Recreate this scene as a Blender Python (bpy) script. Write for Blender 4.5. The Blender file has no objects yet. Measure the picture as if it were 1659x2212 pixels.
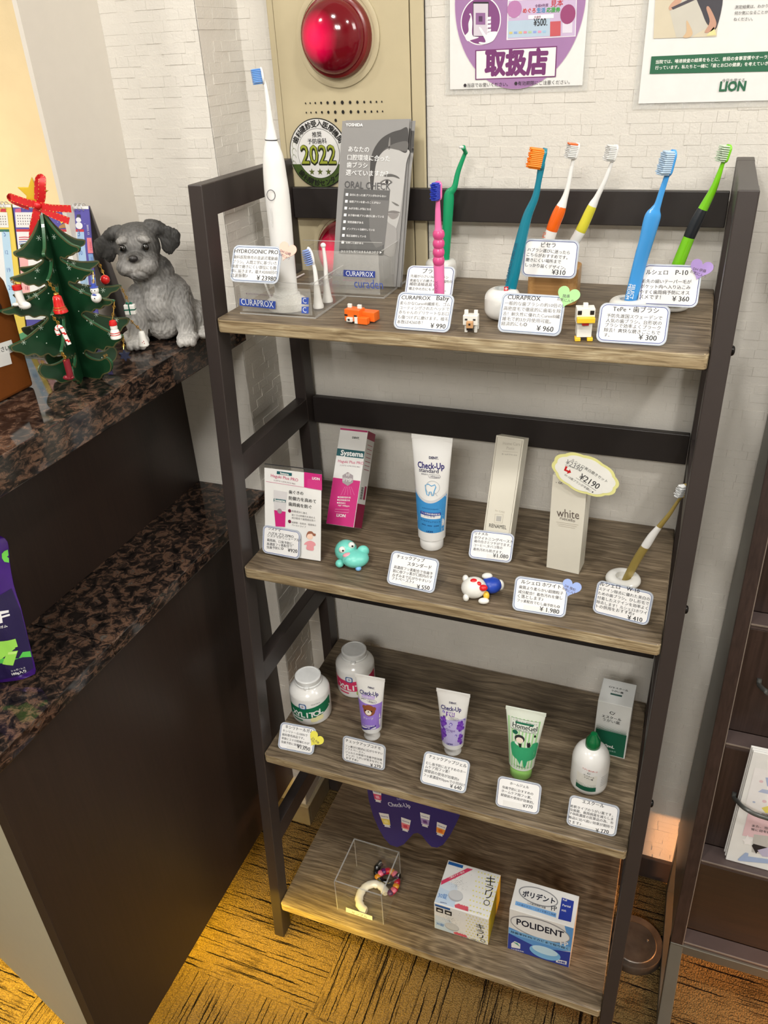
import bpy, math, random
import numpy as np
from mathutils import Vector, Matrix, noise, geometry

random.seed(7)
C = bpy.context.scene.collection
SC = bpy.context.scene

# ------------------------------------------------------------------ camera
FPX = 1717.03
CAM = np.array([0.53551, -0.72186, 1.40399])
CR = np.array([0.93523749, 0.35113663, -0.04509894])
CU = np.array([-0.14138793, 0.48725945, 0.86173528])
CF = np.array([-0.3245617, 0.79955069, -0.50534978])
cd = bpy.data.cameras.new('camera')
cd.sensor_fit = 'HORIZONTAL'; cd.sensor_width = 36.0; cd.lens = FPX / 1659 * 36.0
cd.clip_start = 0.01
cam = bpy.data.objects.new('camera', cd); C.objects.link(cam)
cam.matrix_world = Matrix(((CR[0], CU[0], -CF[0], CAM[0]), (CR[1], CU[1], -CF[1], CAM[1]), (CR[2], CU[2], -CF[2], CAM[2]), (0, 0, 0, 1)))
SC.camera = cam
SC.cycles.transparent_max_bounces = 32
SC.cycles.max_bounces = 12

# ------------------------------------------------------------------ world, lights, exposure
SC.view_settings.view_transform = 'Standard'
SC.view_settings.look = 'None'
SC.view_settings.gamma = 1.0
SC.view_settings.use_curve_mapping = False
SC.view_settings.exposure = 0.68
w = bpy.data.worlds.new('world'); SC.world = w; w.use_nodes = True
bg = w.node_tree.nodes['Background']
bg.inputs[0].default_value = (0.95, 0.94, 0.92, 1); bg.inputs[1].default_value = 0.40

def area(name, loc, target, size, energy, col, sy=None, spread=180):
    l = bpy.data.lights.new(name, 'AREA'); l.energy = energy; l.color = col
    l.shape = 'RECTANGLE' if sy else 'SQUARE'; l.size = size
    if sy: l.size_y = sy
    l.spread = math.radians(spread)
    o = bpy.data.objects.new(name, l); C.objects.link(o); o.location = loc
    d = Vector(target) - Vector(loc)
    o.rotation_euler = d.to_track_quat('-Z', 'Y').to_euler()
    o['kind'] = 'structure'
    return o
WARM = (1.0, 0.965, 0.91)
area('ceiling_light', (1.15, -0.75, 2.36), (1.0, -0.55, 0), 0.14, 6.5, WARM)
area('ceiling_light', (0.05, -0.70, 2.36), (0.1, -0.5, 0), 0.14, 6.5, WARM)
area('ceiling_light', (-0.9, -0.9, 2.36), (-0.9, -0.9, 0), 0.14, 7.0, WARM)
area('ceiling_light', (0.55, -2.1, 2.36), (0.50, -0.5, 0.5), 0.6, 30.0, WARM)
area('ceiling_light', (1.95, -0.35, 2.2), (-0.2, 0.15, 1.2), 0.5, 9.0, WARM)  # added fill from the right to brighten right-facing walls, not a known fixture
area('glow_light', (-0.75, 0.10, 1.16), (-0.55, 0.40, 1.22), 0.10, 0.6, (1.0, 0.80, 0.50))
area('strip_light', (-0.125, -0.05, 0.12), (-0.10, -0.05, 0), 0.05, 1.1, (1.0, 0.66, 0.02), 0.60, 150)
area('strip_light', (-0.36, -0.22, 0.125), (-0.38, -0.30, 0), 0.40, 1.2, (1.0, 0.70, 0.05), 0.04, 170)
area('strip_light', (1.0, 0.22, 0.13), (0.60, 0.34, 0.11), 0.04, 0.55, (1.0, 0.42, 0.14), 0.04, 80)
area('strip_light', (1.0, 0.05, 0.155), (0.85, 0.02, 0), 0.10, 0.8, (1.0, 0.42, 0.12), 0.3, 150)

# ------------------------------------------------------------------ helpers
def ray(u, v): return CF + CR * (u - 829.5) / FPX - CU * (v - 1106) / FPX
def at(u, v, ax, c):                     # the point of the plane ax = c seen at pixel (u, v)
    d = ray(u, v); i = 'xyz'.index(ax)
    return CAM + d * ((c - CAM[i]) / d[i])
def at_depth(u, v, P):
    d = ray(u, v); return CAM + d * (np.dot(np.array(P) - CAM, CF))

def lin(c):
    c = c / 255.0
    return c / 12.92 if c <= 0.04045 else ((c + 0.055) / 1.055) ** 2.4
def rgb(c): return (lin(c[0]), lin(c[1]), lin(c[2]), 1.0)

MATS = {}
def mat(name, col=(200, 200, 200), rough=0.5, metal=0.0, var=0.06, scale=60, bump=0.0, bscale=300, spec=0.5, emit=0, coat=0, sss=0):
    if name in MATS: return MATS[name]
    m = bpy.data.materials.new(name); m.use_nodes = True; nt = m.node_tree; b = nt.nodes['Principled BSDF']
    b.inputs['Roughness'].default_value = rough; b.inputs['Metallic'].default_value = metal
    b.inputs['Specular IOR Level'].default_value = spec
    b.inputs['Coat Weight'].default_value = coat
    tc = nt.nodes.new('ShaderNodeTexCoord')
    n = nt.nodes.new('ShaderNodeTexNoise'); n.inputs['Scale'].default_value = scale; n.inputs['Detail'].default_value = 3
    nt.links.new(tc.outputs['Object'], n.inputs['Vector'])
    cr = nt.nodes.new('ShaderNodeValToRGB')
    c = rgb(col)
    cr.color_ramp.elements[0].position = 0.3; cr.color_ramp.elements[1].position = 0.7
    cr.color_ramp.elements[0].color = tuple(x * (1 - var) for x in c[:3]) + (1,)
    cr.color_ramp.elements[1].color = tuple(min(1, x * (1 + var)) for x in c[:3]) + (1,)
    nt.links.new(n.outputs['Fac'], cr.inputs['Fac']); nt.links.new(cr.outputs['Color'], b.inputs['Base Color'])
    if bump:
        n2 = nt.nodes.new('ShaderNodeTexNoise'); n2.inputs['Scale'].default_value = bscale; n2.inputs['Detail'].default_value = 4
        nt.links.new(tc.outputs['Object'], n2.inputs['Vector'])
        bp = nt.nodes.new('ShaderNodeBump'); bp.inputs['Strength'].default_value = bump; bp.inputs['Distance'].default_value = 0.001
        nt.links.new(n2.outputs['Fac'], bp.inputs['Height']); nt.links.new(bp.outputs['Normal'], b.inputs['Normal'])
    if emit:
        b.inputs['Emission Color'].default_value = c; b.inputs['Emission Strength'].default_value = emit
    MATS[name] = m
    return m
INKS = {}
def ink(col, rough=0.5):
    k = 'print_%d_%d_%d' % tuple(col)
    return mat(k, col, rough, var=0.02)

def clear_mat(name, tint, gloss, haze=0.0, hazecol=(230, 230, 228)):
    m = bpy.data.materials.new(name); m.use_nodes = True; nt = m.node_tree
    for n in list(nt.nodes): nt.nodes.remove(n)
    out = nt.nodes.new('ShaderNodeOutputMaterial')
    t = nt.nodes.new('ShaderNodeBsdfTransparent'); t.inputs[0].default_value = (tint, tint, tint * 0.995, 1)
    g = nt.nodes.new('ShaderNodeBsdfGlossy'); g.inputs['Roughness'].default_value = 0.04
    fr = nt.nodes.new('ShaderNodeFresnel'); fr.inputs[0].default_value = 1.45
    mu = nt.nodes.new('ShaderNodeMath'); mu.operation = 'MULTIPLY'; mu.inputs[1].default_value = gloss
    ge = nt.nodes.new('ShaderNodeNewGeometry'); fb = nt.nodes.new('ShaderNodeMath'); fb.operation = 'MULTIPLY_ADD'; fb.inputs[1].default_value = -1; fb.inputs[2].default_value = 1
    nt.links.new(ge.outputs['Backfacing'], fb.inputs[0]); ff_ = nt.nodes.new('ShaderNodeMath'); ff_.operation = 'MULTIPLY'
    nt.links.new(fr.outputs[0], ff_.inputs[0]); nt.links.new(fb.outputs[0], ff_.inputs[1]); nt.links.new(ff_.outputs[0], mu.inputs[0])
    mx = nt.nodes.new('ShaderNodeMixShader')
    nt.links.new(mu.outputs[0], mx.inputs[0]); nt.links.new(t.outputs[0], mx.inputs[1]); nt.links.new(g.outputs[0], mx.inputs[2])
    d = nt.nodes.new('ShaderNodeBsdfDiffuse'); d.inputs[0].default_value = rgb(hazecol)
    mh = nt.nodes.new('ShaderNodeMixShader')
    nz = nt.nodes.new('ShaderNodeTexNoise'); nz.inputs['Scale'].default_value = 40
    m2 = nt.nodes.new('ShaderNodeMath'); m2.operation = 'MULTIPLY'; m2.inputs[1].default_value = haze * 2
    nt.links.new(nz.outputs['Fac'], m2.inputs[0]); nt.links.new(m2.outputs[0], mh.inputs[0])
    nt.links.new(mx.outputs[0], mh.inputs[1]); nt.links.new(d.outputs[0], mh.inputs[2]); nt.links.new(mh.outputs[0], out.inputs[0])
    MATS[name] = m
    return m
ACR = clear_mat('clear_acrylic', 0.995, 0.8, 0.018)
ACE = clear_mat('acrylic_edge', 0.80, 1.0, 0.30)
FILM = clear_mat('laminate_film', 0.99, 0.5, 0.22)

def wl(p):
    v = Vector((0, 0, 0))
    while p is not None: v = v + p.location; p = p.parent
    return v
class MB:
    def __init__(s): s.v = []; s.f = []; s.m = []
    def add(s, v, f, m=0):
        k = len(s.v); s.v += [tuple(float(c) for c in q) for q in v]; s.f += [tuple(i + k for i in q) for q in f]; s.m += [m] * len(f)
        return s
    def build(s, name, mats, parent=None, smooth=False, origin=None, bevel=0, seg=2, angle=0.6):
        if not isinstance(mats, (list, tuple)): mats = [mats]
        o0 = wl(parent) if parent is not None else Vector(origin if origin is not None else (0, 0, 0))
        me = bpy.data.meshes.new(name)
        me.from_pydata([(a - o0[0], b - o0[1], c - o0[2]) for a, b, c in s.v], [], s.f)
        for m in mats: me.materials.append(m)
        me.polygons.foreach_set('material_index', s.m)
        if smooth:
            me.polygons.foreach_set('use_smooth', [True] * len(s.f)); me.update(); me.set_sharp_from_angle(angle=0.75)
        me.update()
        o = bpy.data.objects.new(name, me); C.objects.link(o)
        if parent is not None: o.parent = parent
        else: o.location = o0
        if bevel:
            b = o.modifiers.new('bevel', 'BEVEL'); b.width = bevel; b.segments = seg; b.limit_method = 'ANGLE'; b.angle_limit = angle
        return o
X3 = np.array([1., 0, 0]); Y3 = np.array([0, 1., 0]); Z3 = np.array([0, 0, 1.])
BF = [(0, 3, 2, 1), (4, 5, 6, 7), (0, 1, 5, 4), (1, 2, 6, 5), (2, 3, 7, 6), (3, 0, 4, 7)]
def boxv(A, x, y, z):
    A = np.array(A, float)
    return [A, A + x, A + x + y, A + y, A + z, A + x + z, A + x + y + z, A + y + z]
def box(mb, x0, x1, y0, y1, z0, z1, m=0): mb.add(boxv((x0, y0, z0), X3 * (x1 - x0), Y3 * (y1 - y0), Z3 * (z1 - z0)), BF, m); return mb
def cbox(mb, c, dx, dy, dz, m=0, fr=(X3, Y3, Z3)):
    x, y, z = fr[0] * dx, fr[1] * dy, fr[2] * dz
    mb.add(boxv(np.array(c) - x / 2 - y / 2 - z / 2, x, y, z), BF, m); return mb
def lathe(mb, c, prof, n=32, fr=(X3, Y3, Z3), m=0, cap=True, sx=1, sy=1):
    c = np.array(c, float); v = []; f = []
    for r, h in prof:
        for k in range(n):
            a = 2 * math.pi * k / n
            v.append(c + fr[0] * r * math.cos(a) * sx + fr[1] * r * math.sin(a) * sy + fr[2] * h)
    for j in range(len(prof) - 1):
        for k in range(n):
            f.append((j * n + k, j * n + (k + 1) % n, (j + 1) * n + (k + 1) % n, (j + 1) * n + k))
    if cap:
        f.append(tuple(range(n - 1, -1, -1))); f.append(tuple((len(prof) - 1) * n + k for k in range(n)))
    mb.add(v, f, m); return mb
def ellip(mb, c, r, fr=(X3, Y3, Z3), n=20, k=12, m=0):
    c = np.array(c, float); v = [c - fr[2] * r[2]]; f = []
    for j in range(1, k):
        t = -math.pi / 2 + math.pi * j / k
        for i in range(n):
            a = 2 * math.pi * i / n
            v.append(c + fr[0] * r[0] * math.cos(t) * math.cos(a) + fr[1] * r[1] * math.cos(t) * math.sin(a) + fr[2] * r[2] * math.sin(t))
    v.append(c + fr[2] * r[2]); e = len(v) - 1
    for i in range(n):
        f.append((0, 1 + (i + 1) % n, 1 + i)); f.append((e, e - n + i, e - n + (i + 1) % n))
        for j in range(k - 2):
            a = 1 + j * n + i; b = 1 + j * n + (i + 1) % n
            f.append((a, b, b + n, a + n))
    mb.add(v, f, m); return mb
def nrm(v): v = np.array(v, float); return v / np.linalg.norm(v)
def catmull(P, k=4):
    P = [np.array(p, float) for p in P]; out = []
    for i in range(len(P) - 1):
        a = P[max(i - 1, 0)]; b = P[i]; c = P[i + 1]; d = P[min(i + 2, len(P) - 1)]
        for j in range(k):
            t = j / k
            out.append(0.5 * (2 * b + (c - a) * t + (2 * a - 5 * b + 4 * c - d) * t * t + (3 * b - a - 3 * c + d) * t ** 3))
    out.append(P[-1]); return out
def sweep(mb, pts, w, h=None, side=None, n=12, m=0, power=1.0):
    """tube along pts; w, h = half widths; side = direction of w"""
    pts = [np.array(p, float) for p in pts]; N = len(pts)
    if not hasattr(w, '__len__'): w = [w] * N
    if h is None: h = w
    if not hasattr(h, '__len__'): h = [h] * N
    v = []; f = []; sd = np.array(side, float) if side is not None else None
    for i in range(N):
        t = nrm(pts[min(i + 1, N - 1)] - pts[max(i - 1, 0)])
        if sd is None: sd = np.cross(t, Z3 if abs(t[2]) < 0.9 else X3)
        s = nrm(sd - t * np.dot(sd, t)); u = np.cross(t, s)
        if side is None: sd = s
        for k in range(n):
            a = 2 * math.pi * k / n; ca, sa = math.cos(a), math.sin(a)
            ca = math.copysign(abs(ca) ** power, ca); sa = math.copysign(abs(sa) ** power, sa)
            v.append(pts[i] + s * w[i] * ca + u * h[i] * sa)
    for i in range(N - 1):
        for k in range(n): f.append((i * n + k, i * n + (k + 1) % n, (i + 1) * n + (k + 1) % n, (i + 1) * n + k))
    f.append(tuple(range(n - 1, -1, -1))); f.append(tuple((N - 1) * n + k for k in range(n)))
    mb.add(v, f, m); return mb
def prism(mb, poly, A, x, y, nrmv, thick, m=0, mside=None):
    A = np.array(A, float); n = len(poly)
    v = [A + x * p[0] + y * p[1] for p in poly] + [A + x * p[0] + y * p[1] + nrmv * thick for p in poly]
    mb.add(v, [tuple(range(n)), tuple(range(2 * n - 1, n - 1, -1))], m)
    k = len(mb.v) - 2 * n
    for i in range(n):
        mb.f.append((k + i, k + n + i, k + n + (i + 1) % n, k + (i + 1) % n)); mb.m.append(m if mside is None else mside)
    return mb
def rr(a0, b0, a1, b1, r, n=6):
    P = []
    for cx, cy, s in ((a1 - r, b0 + r, -90), (a1 - r, b1 - r, 0), (a0 + r, b1 - r, 90), (a0 + r, b0 + r, 180)):
        for i in range(n + 1):
            t = math.radians(s + 90 * i / n); P.append((cx + r * math.cos(t), cy + r * math.sin(t)))
    return P

def thing(name, label, cat, loc, group=None):
    o = bpy.data.objects.new(name, None); C.objects.link(o); o.empty_display_size = 0.02
    o.location = tuple(float(c) for c in loc)
    o['label'] = label; o['category'] = cat
    if group: o['group'] = group
    return o
def tag(o, label, cat, group=None):
    o['label'] = label; o['category'] = cat
    if group: o['group'] = group
    return o
def struct(o): o['kind'] = 'structure'; return o

# ------------------------------------------------------------------ flat print on plane or curved faces
TXT = {}
NCOPY = {}
def text_geo(s, bold):
    k = (s, bold)
    if k in TXT: return TXT[k]
    if (s, 'g') not in TXT:
        cu = bpy.data.curves.new('t', 'FONT'); cu.body = s; cu.size = 1; cu.resolution_u = 2
        o = bpy.data.objects.new('t', cu); me = bpy.data.meshes.new_from_object(o)
        V = np.zeros(len(me.vertices) * 3); me.vertices.foreach_get('co', V); V = V.reshape(-1, 3)[:, :2]
        F = [tuple(p.vertices) for p in me.polygons]
        bpy.data.objects.remove(o); bpy.data.curves.remove(cu); bpy.data.meshes.remove(me)
        TXT[(s, 'g')] = (V, F)
    V, F = TXT[(s, 'g')]
    if bold >= 0.7:
        d = 0.017 * bold; n = 2 if bold < 1.3 else 4 if bold < 2 else 10
        D = [(d * math.cos(2 * math.pi * i / n), d * math.sin(2 * math.pi * i / n)) for i in range(n)]
        if bold >= 2: D.append((0, 0))
        k0 = len(V); V2 = np.concatenate([V + np.array(q) for q in D]); F2 = [tuple(i + k0 * j for i in f) for j in range(len(D)) for f in F]
        TXT[k] = (V2, F2); NCOPY[id(F2)] = len(D)
    else: TXT[k] = (V, F)
    return TXT[k]

class Art:
    def __init__(s, A, x, up, zoom=(0, 0, 1.0), bulge=None, off=0.0002):
        s.A = np.array(A, float); s.x = np.array(x, float); s.up = np.array(up, float); s.n = np.cross(s.x, s.up)
        s.zoom = zoom; s.bulge = bulge; s.off = off; s.items = []
    def loc(s, zx, zy):                       # zoom pixel -> (a, b) in metres on the face
        d = ray(zx / s.zoom[2] + s.zoom[0], zy / s.zoom[2] + s.zoom[1])
        o = 0.0
        for _ in range(7 if s.bulge else 1):
            A = s.A + s.n * o; t = np.dot(A - CAM, s.n) / np.dot(d, s.n); P = CAM + d * t - s.A
            a, b = np.dot(P, s.x), np.dot(P, s.up)
            if s.bulge: o = s.bulge(a, b)
        return (a, b)
    clampw = None
    def pos(s, a, b, o):
        if s.clampw: c = s.clampw(b); a = max(-c, min(c, a))
        return s.A + s.x * a + s.up * b + s.n * ((s.bulge(a, b) if s.bulge else 0) + o)
    def poly(s, col, P, layer=1):
        tri = geometry.tessellate_polygon([[Vector((p[0], p[1], 0)) for p in P]])
        s.items.append((ink(col) if isinstance(col, tuple) else col, layer, [tuple(p) for p in P], [tuple(t) for t in tri])); return s
    def P(s, col, Z, layer=1): return s.poly(col, [s.loc(*z) for z in Z], layer)
    def PS(s, col, Z, layer=1):               # closed smooth outline
        Q = [np.array(s.loc(*z)) for z in Z]; n = len(Q); out = []
        for i in range(n):
            p, q, r, t = Q[i - 1], Q[i], Q[(i + 1) % n], Q[(i + 2) % n]
            for j in range(5):
                u = j / 5; out.append(tuple(0.5 * (2 * q + (r - p) * u + (2 * p - 5 * q + 4 * r - t) * u * u + (3 * q - p - 3 * r + t) * u ** 3)))
        return s.poly(col, out, layer)
    def R(s, col, x0, y0, x1, y1, layer=1):   # zoom rect by opposite corners (axis aligned on the face)
        a0, b0 = s.loc(x0, y0); a1, b1 = s.loc(x1, y1)
        return s.poly(col, [(a0, b1), (a1, b1), (a1, b0), (a0, b0)], layer)
    def E(s, col, c, ra, rb, layer=1, n=20, rot=0):
        cr, sr = math.cos(rot), math.sin(rot)
        return s.poly(col, [(c[0] + ra * math.cos(t) * cr - rb * math.sin(t) * sr, c[1] + ra * math.cos(t) * sr + rb * math.sin(t) * cr) for t in [2 * math.pi * i / n for i in range(n)]], layer)
    def EZ(s, col, zx, zy, rx, ry, layer=1, n=20, rot=0):
        c = s.loc(zx, zy); a = s.loc(zx + rx, zy); b = s.loc(zx, zy + ry)
        return s.E(col, c, abs(a[0] - c[0]), abs(b[1] - c[1]), layer, n, rot)
    def L(s, col, pts, wd, layer=1, close=False):   # polyline of local points
        pts = [np.array(p) for p in pts]
        if close: pts = pts + [pts[0]]
        v = []; f = []
        N = len(pts)
        for i in range(N):
            if close: t = pts[(i + 1) % (N - 1)] - pts[(i - 1) % (N - 1)]
            else: t = pts[min(i + 1, N - 1)] - pts[max(i - 1, 0)]
            t = t / (np.linalg.norm(t) + 1e-12); nn = np.array([-t[1], t[0]]) * wd / 2
            v += [tuple(pts[i] - nn), tuple(pts[i] + nn)]
        for i in range(N - 1): f.append((2 * i, 2 * i + 2, 2 * i + 3, 2 * i + 1))
        s.items.append((ink(col) if isinstance(col, tuple) else col, layer, v, f)); return s
    def LZ(s, col, Z, wd, layer=1, close=False): return s.L(col, [s.loc(*z) for z in Z], wd, layer, close)
    def T(s, txt, x0, y0, x1, y1, col=(20, 20, 24), bold=0, hs=1.0, layer=3):
        V, F = text_geo(txt, bold)
        if not len(V): return s
        p0 = np.array(s.loc(x0, y0)); p1 = np.array(s.loc(x1, y1)); d = p1 - p0
        w0 = V[:, 0].min(); k = np.linalg.norm(d) / (V[:, 0].max() - w0); e = d / np.linalg.norm(d); q = np.array([-e[1], e[0]])
        W = [tuple(p0 + e * (a - w0) * k + q * b * k * hs) for a, b in V]
        s.items.append((ink(col), layer, W, F)); return s
    def build(s, name='printed_design', parent=None, du=0.004):
        mats = []; mb = MB()
        for m, layer, V, F in s.items:
            if m not in mats: mats.append(m)
            mi = mats.index(m)
            nc = NCOPY.get(id(F), 1); nv, nf = len(V) // nc, len(F) // nc
            for j in range(nc):               # the shifted copies of bold print lie a hair above each other
                Vj = V[j * nv:(j + 1) * nv]; Fj = [tuple(i - j * nv for i in f) for f in F[j * nf:(j + 1) * nf]]
                if s.bulge: Vj, Fj = cut(Vj, Fj, du)
                mb.add([s.pos(a, b, s.off + (layer + 0.085 * j) * 0.00009) for a, b in Vj], Fj, mi)
        return mb.build(name, mats, parent)
def cut(V, F, du):
    import bmesh
    a = np.array(V); ext = a.max(0) - a.min(0)
    if ext[0] < du * 1.2 and ext[1] < du * 1.2: return V, F
    bm = bmesh.new(); vs = [bm.verts.new((p[0], p[1], 0)) for p in V]
    for f in F:
        try: bm.faces.new([vs[i] for i in f])
        except ValueError: pass
    for ax in (0, 1):
        lo, hi = a[:, ax].min(), a[:, ax].max(); n = int((hi - lo) / du)
        for i in range(1, n + 1):
            c = lo + (hi - lo) * i / (n + 1)
            co = (c, 0, 0) if ax == 0 else (0, c, 0); no = (1, 0, 0) if ax == 0 else (0, 1, 0)
            bmesh.ops.bisect_plane(bm, geom=bm.verts[:] + bm.edges[:] + bm.faces[:], plane_co=co, plane_no=no)
    bm.verts.index_update(); out = ([(v.co.x, v.co.y) for v in bm.verts], [tuple(v.index for v in f.verts) for f in bm.faces]); bm.free()
    return out
def frame(az, lean=0):
    a = math.radians(az); x = np.array([math.cos(a), math.sin(a), 0]); nb = np.array([-x[1], x[0], 0]); t = math.radians(lean)
    return x, math.cos(t) * Z3 + math.sin(t) * nb
def heart(c, r, rot=0):
    P = []
    for i in range(40):
        t = 2 * math.pi * i / 40
        x = 16 * math.sin(t) ** 3 / 17; y = (13 * math.cos(t) - 5 * math.cos(2 * t) - 2 * math.cos(3 * t) - math.cos(4 * t)) / 17 + 0.1
        P.append((c[0] + r * (x * math.cos(rot) - y * math.sin(rot)), c[1] + r * (x * math.sin(rot) + y * math.cos(rot))))
    return P
def star(c, r, n=5, k=0.42, rot=0):
    return [(c[0] + (r if i % 2 == 0 else r * k) * math.sin(math.pi * i / n + rot), c[1] + (r if i % 2 == 0 else r * k) * math.cos(math.pi * i / n + rot)) for i in range(2 * n)]
Z1 = (380, 300, 4.425); Z4 = (820, 280, 3.770); Z5 = (1200, 280, 3.614); Z6 = (480, 500, 3.95); Z7 = (520, 900, 4.366); Z8 = (820, 900, 4.608)
ZA = (1080, 940, 3.95); ZB = (580, 1360, 5.184); ZC = (880, 1460, 5.184); ZD = (1180, 1430, 5.53); ZE = (580, 1640, 3.95); ZF = (900, 1820, 4.1475)
ZG = (720, 250, 5.395); Z2 = (480, 100, 3.687); ZP1 = (960, 0, 5.027); ZP2 = (1360, 0, 5.548); ZL = (570, 0, 4.608); ZT = (0, 380, 5.027)
ZR3 = (1560, 1560, 7.37); ZU = (0, 1140, 5.825)

# ------------------------------------------------------------------ big materials
def wood_mat(name, dark, mid, light, plank=True):
    m = bpy.data.materials.new(name); m.use_nodes = True; nt = m.node_tree; b = nt.nodes['Principled BSDF']; N = nt.nodes.new; Lk = nt.links.new
    tc = N('ShaderNodeTexCoord')
    warp = N('ShaderNodeTexNoise'); warp.inputs['Scale'].default_value = 7; warp.inputs['Detail'].default_value = 2
    Lk(tc.outputs['Object'], warp.inputs['Vector'])
    mp = N('ShaderNodeMapping'); mp.inputs['Scale'].default_value = (4.0, 80, 80)
    add = N('ShaderNodeVectorMath'); add.operation = 'MULTIPLY_ADD'; add.inputs[1].default_value = (0.0, 0.035, 0.02)
    Lk(warp.outputs['Color'], add.inputs[0]); Lk(tc.outputs['Object'], add.inputs[2]); Lk(add.outputs[0], mp.inputs['Vector'])
    n1 = N('ShaderNodeTexNoise'); n1.inputs['Scale'].default_value = 2.2; n1.inputs['Detail'].default_value = 6; n1.inputs['Roughness'].default_value = 0.62; n1.inputs['Distortion'].default_value = 0.6
    Lk(mp.outputs[0], n1.inputs['Vector'])
    # knots: elongated cells whose distance field bends into rings
    mk = N('ShaderNodeMapping'); mk.inputs['Scale'].default_value = (4.5, 10, 10); Lk(add.outputs[0], mk.inputs['Vector'])
    vo = N('ShaderNodeTexVoronoi'); vo.inputs['Scale'].default_value = 1.0; Lk(mk.outputs[0], vo.inputs['Vector'])
    sn = N('ShaderNodeMath'); sn.operation = 'SINE'
    ml = N('ShaderNodeMath'); ml.operation = 'MULTIPLY'; ml.inputs[1].default_value = 62; Lk(vo.outputs['Distance'], ml.inputs[0]); Lk(ml.outputs[0], sn.inputs[0])
    near = N('ShaderNodeMapRange'); near.inputs[1].default_value = 0.42; near.inputs[2].default_value = 0.05; near.inputs[3].default_value = 0; near.inputs[4].default_value = 0.11
    Lk(vo.outputs['Distance'], near.inputs[0])
    mm = N('ShaderNodeMath'); mm.operation = 'MULTIPLY'; Lk(sn.outputs[0], mm.inputs[0]); Lk(near.outputs[0], mm.inputs[1])
    ad = N('ShaderNodeMath'); ad.operation = 'ADD'; Lk(n1.outputs['Fac'], ad.inputs[0]); Lk(mm.outputs[0], ad.inputs[1])
    cr = N('ShaderNodeValToRGB'); e = cr.color_ramp.elements
    e[0].position = 0.28; e[0].color = rgb(dark); e[1].position = 0.70; e[1].color = rgb(light); k = e.new(0.5); k.color = rgb(mid)
    Lk(ad.outputs[0], cr.inputs['Fac'])
    last = cr.outputs['Color']
    # fine pores
    mp2 = N('ShaderNodeMapping'); mp2.inputs['Scale'].default_value = (12, 420, 420); Lk(tc.outputs['Object'], mp2.inputs['Vector'])
    n2 = N('ShaderNodeTexNoise'); n2.inputs['Scale'].default_value = 1.5; n2.inputs['Detail'].default_value = 3; Lk(mp2.outputs[0], n2.inputs['Vector'])
    r2 = N('ShaderNodeValToRGB'); r2.color_ramp.elements[0].position = 0.34; r2.color_ramp.elements[0].color = (0.45, 0.42, 0.38, 1); r2.color_ramp.elements[1].position = 0.55; r2.color_ramp.elements[1].color = (1, 1, 1, 1)
    Lk(n2.outputs['Fac'], r2.inputs['Fac'])
    mx = N('ShaderNodeMix'); mx.data_type = 'RGBA'; mx.blend_type = 'MULTIPLY'; mx.inputs[0].default_value = 0.75
    Lk(last, mx.inputs[6]); Lk(r2.outputs['Color'], mx.inputs[7])
    sx = N('ShaderNodeSeparateXYZ'); Lk(tc.outputs['Object'], sx.inputs[0])
    fr = N('ShaderNodeMath'); fr.operation = 'PINGPONG'; fr.inputs[1].default_value = 0.052; Lk(sx.outputs['Y'], fr.inputs[0])
    sm = N('ShaderNodeMapRange'); sm.inputs[1].default_value = 0.0004; sm.inputs[2].default_value = 0.0010; sm.inputs[3].default_value = 0.45; sm.inputs[4].default_value = 1.0; Lk(fr.outputs[0], sm.inputs[0])
    mp_ = N('ShaderNodeMix'); mp_.data_type = 'RGBA'; mp_.blend_type = 'MULTIPLY'; mp_.inputs[0].default_value = 0.8 if plank else 0; Lk(mx.outputs[2], mp_.inputs[6]); Lk(sm.outputs[0], mp_.inputs[7])
    Lk(mp_.outputs[2], b.inputs['Base Color']); b.inputs['Roughness'].default_value = 0.46
    bp = N('ShaderNodeBump'); bp.inputs['Strength'].default_value = 0.12; bp.inputs['Distance'].default_value = 0.0006; Lk(n2.outputs['Fac'], bp.inputs['Height']); Lk(bp.outputs[0], b.inputs['Normal'])
    MATS[name] = m; return m
WOOD = wood_mat('greige_oak_laminate', (74, 62, 48), (112, 98, 79), (145, 130, 108))
WOODE = wood_mat('oak_edge_laminate', (122, 102, 74), (164, 146, 114), (200, 186, 154), False)

def granite_mat():
    m = bpy.data.materials.new('brown_granite'); m.use_nodes = True; nt = m.node_tree; b = nt.nodes['Principled BSDF']; N = nt.nodes.new; Lk = nt.links.new
    tc = N('ShaderNodeTexCoord'); mp = N('ShaderNodeMapping'); mp.inputs['Scale'].default_value = (70, 70, 150); mp.inputs['Rotation'].default_value = (0, 0, 0.6)
    Lk(tc.outputs['Object'], mp.inputs['Vector'])
    n = N('ShaderNodeTexNoise'); n.inputs['Scale'].default_value = 1.0; n.inputs['Detail'].default_value = 5; n.inputs['Roughness'].default_value = 0.7; n.inputs['Distortion'].default_value = 0.7
    Lk(mp.outputs[0], n.inputs['Vector'])
    cr = N('ShaderNodeValToRGB'); e = cr.color_ramp.elements
    e[0].position = 0.36; e[0].color = rgb((13, 12, 12)); e[1].position = 0.74; e[1].color = rgb((116, 112, 106))
    for p, c in ((0.46, (34, 29, 27)), (0.53, (64, 50, 42)), (0.59, (104, 78, 62)), (0.65, (66, 58, 52))):
        k = e.new(p); k.color = rgb(c)
    Lk(n.outputs['Fac'], cr.inputs['Fac']); Lk(cr.outputs[0], b.inputs['Base Color']); b.inputs['Roughness'].default_value = 0.07
    MATS['granite'] = m; return m
GRAN = granite_mat()
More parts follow.
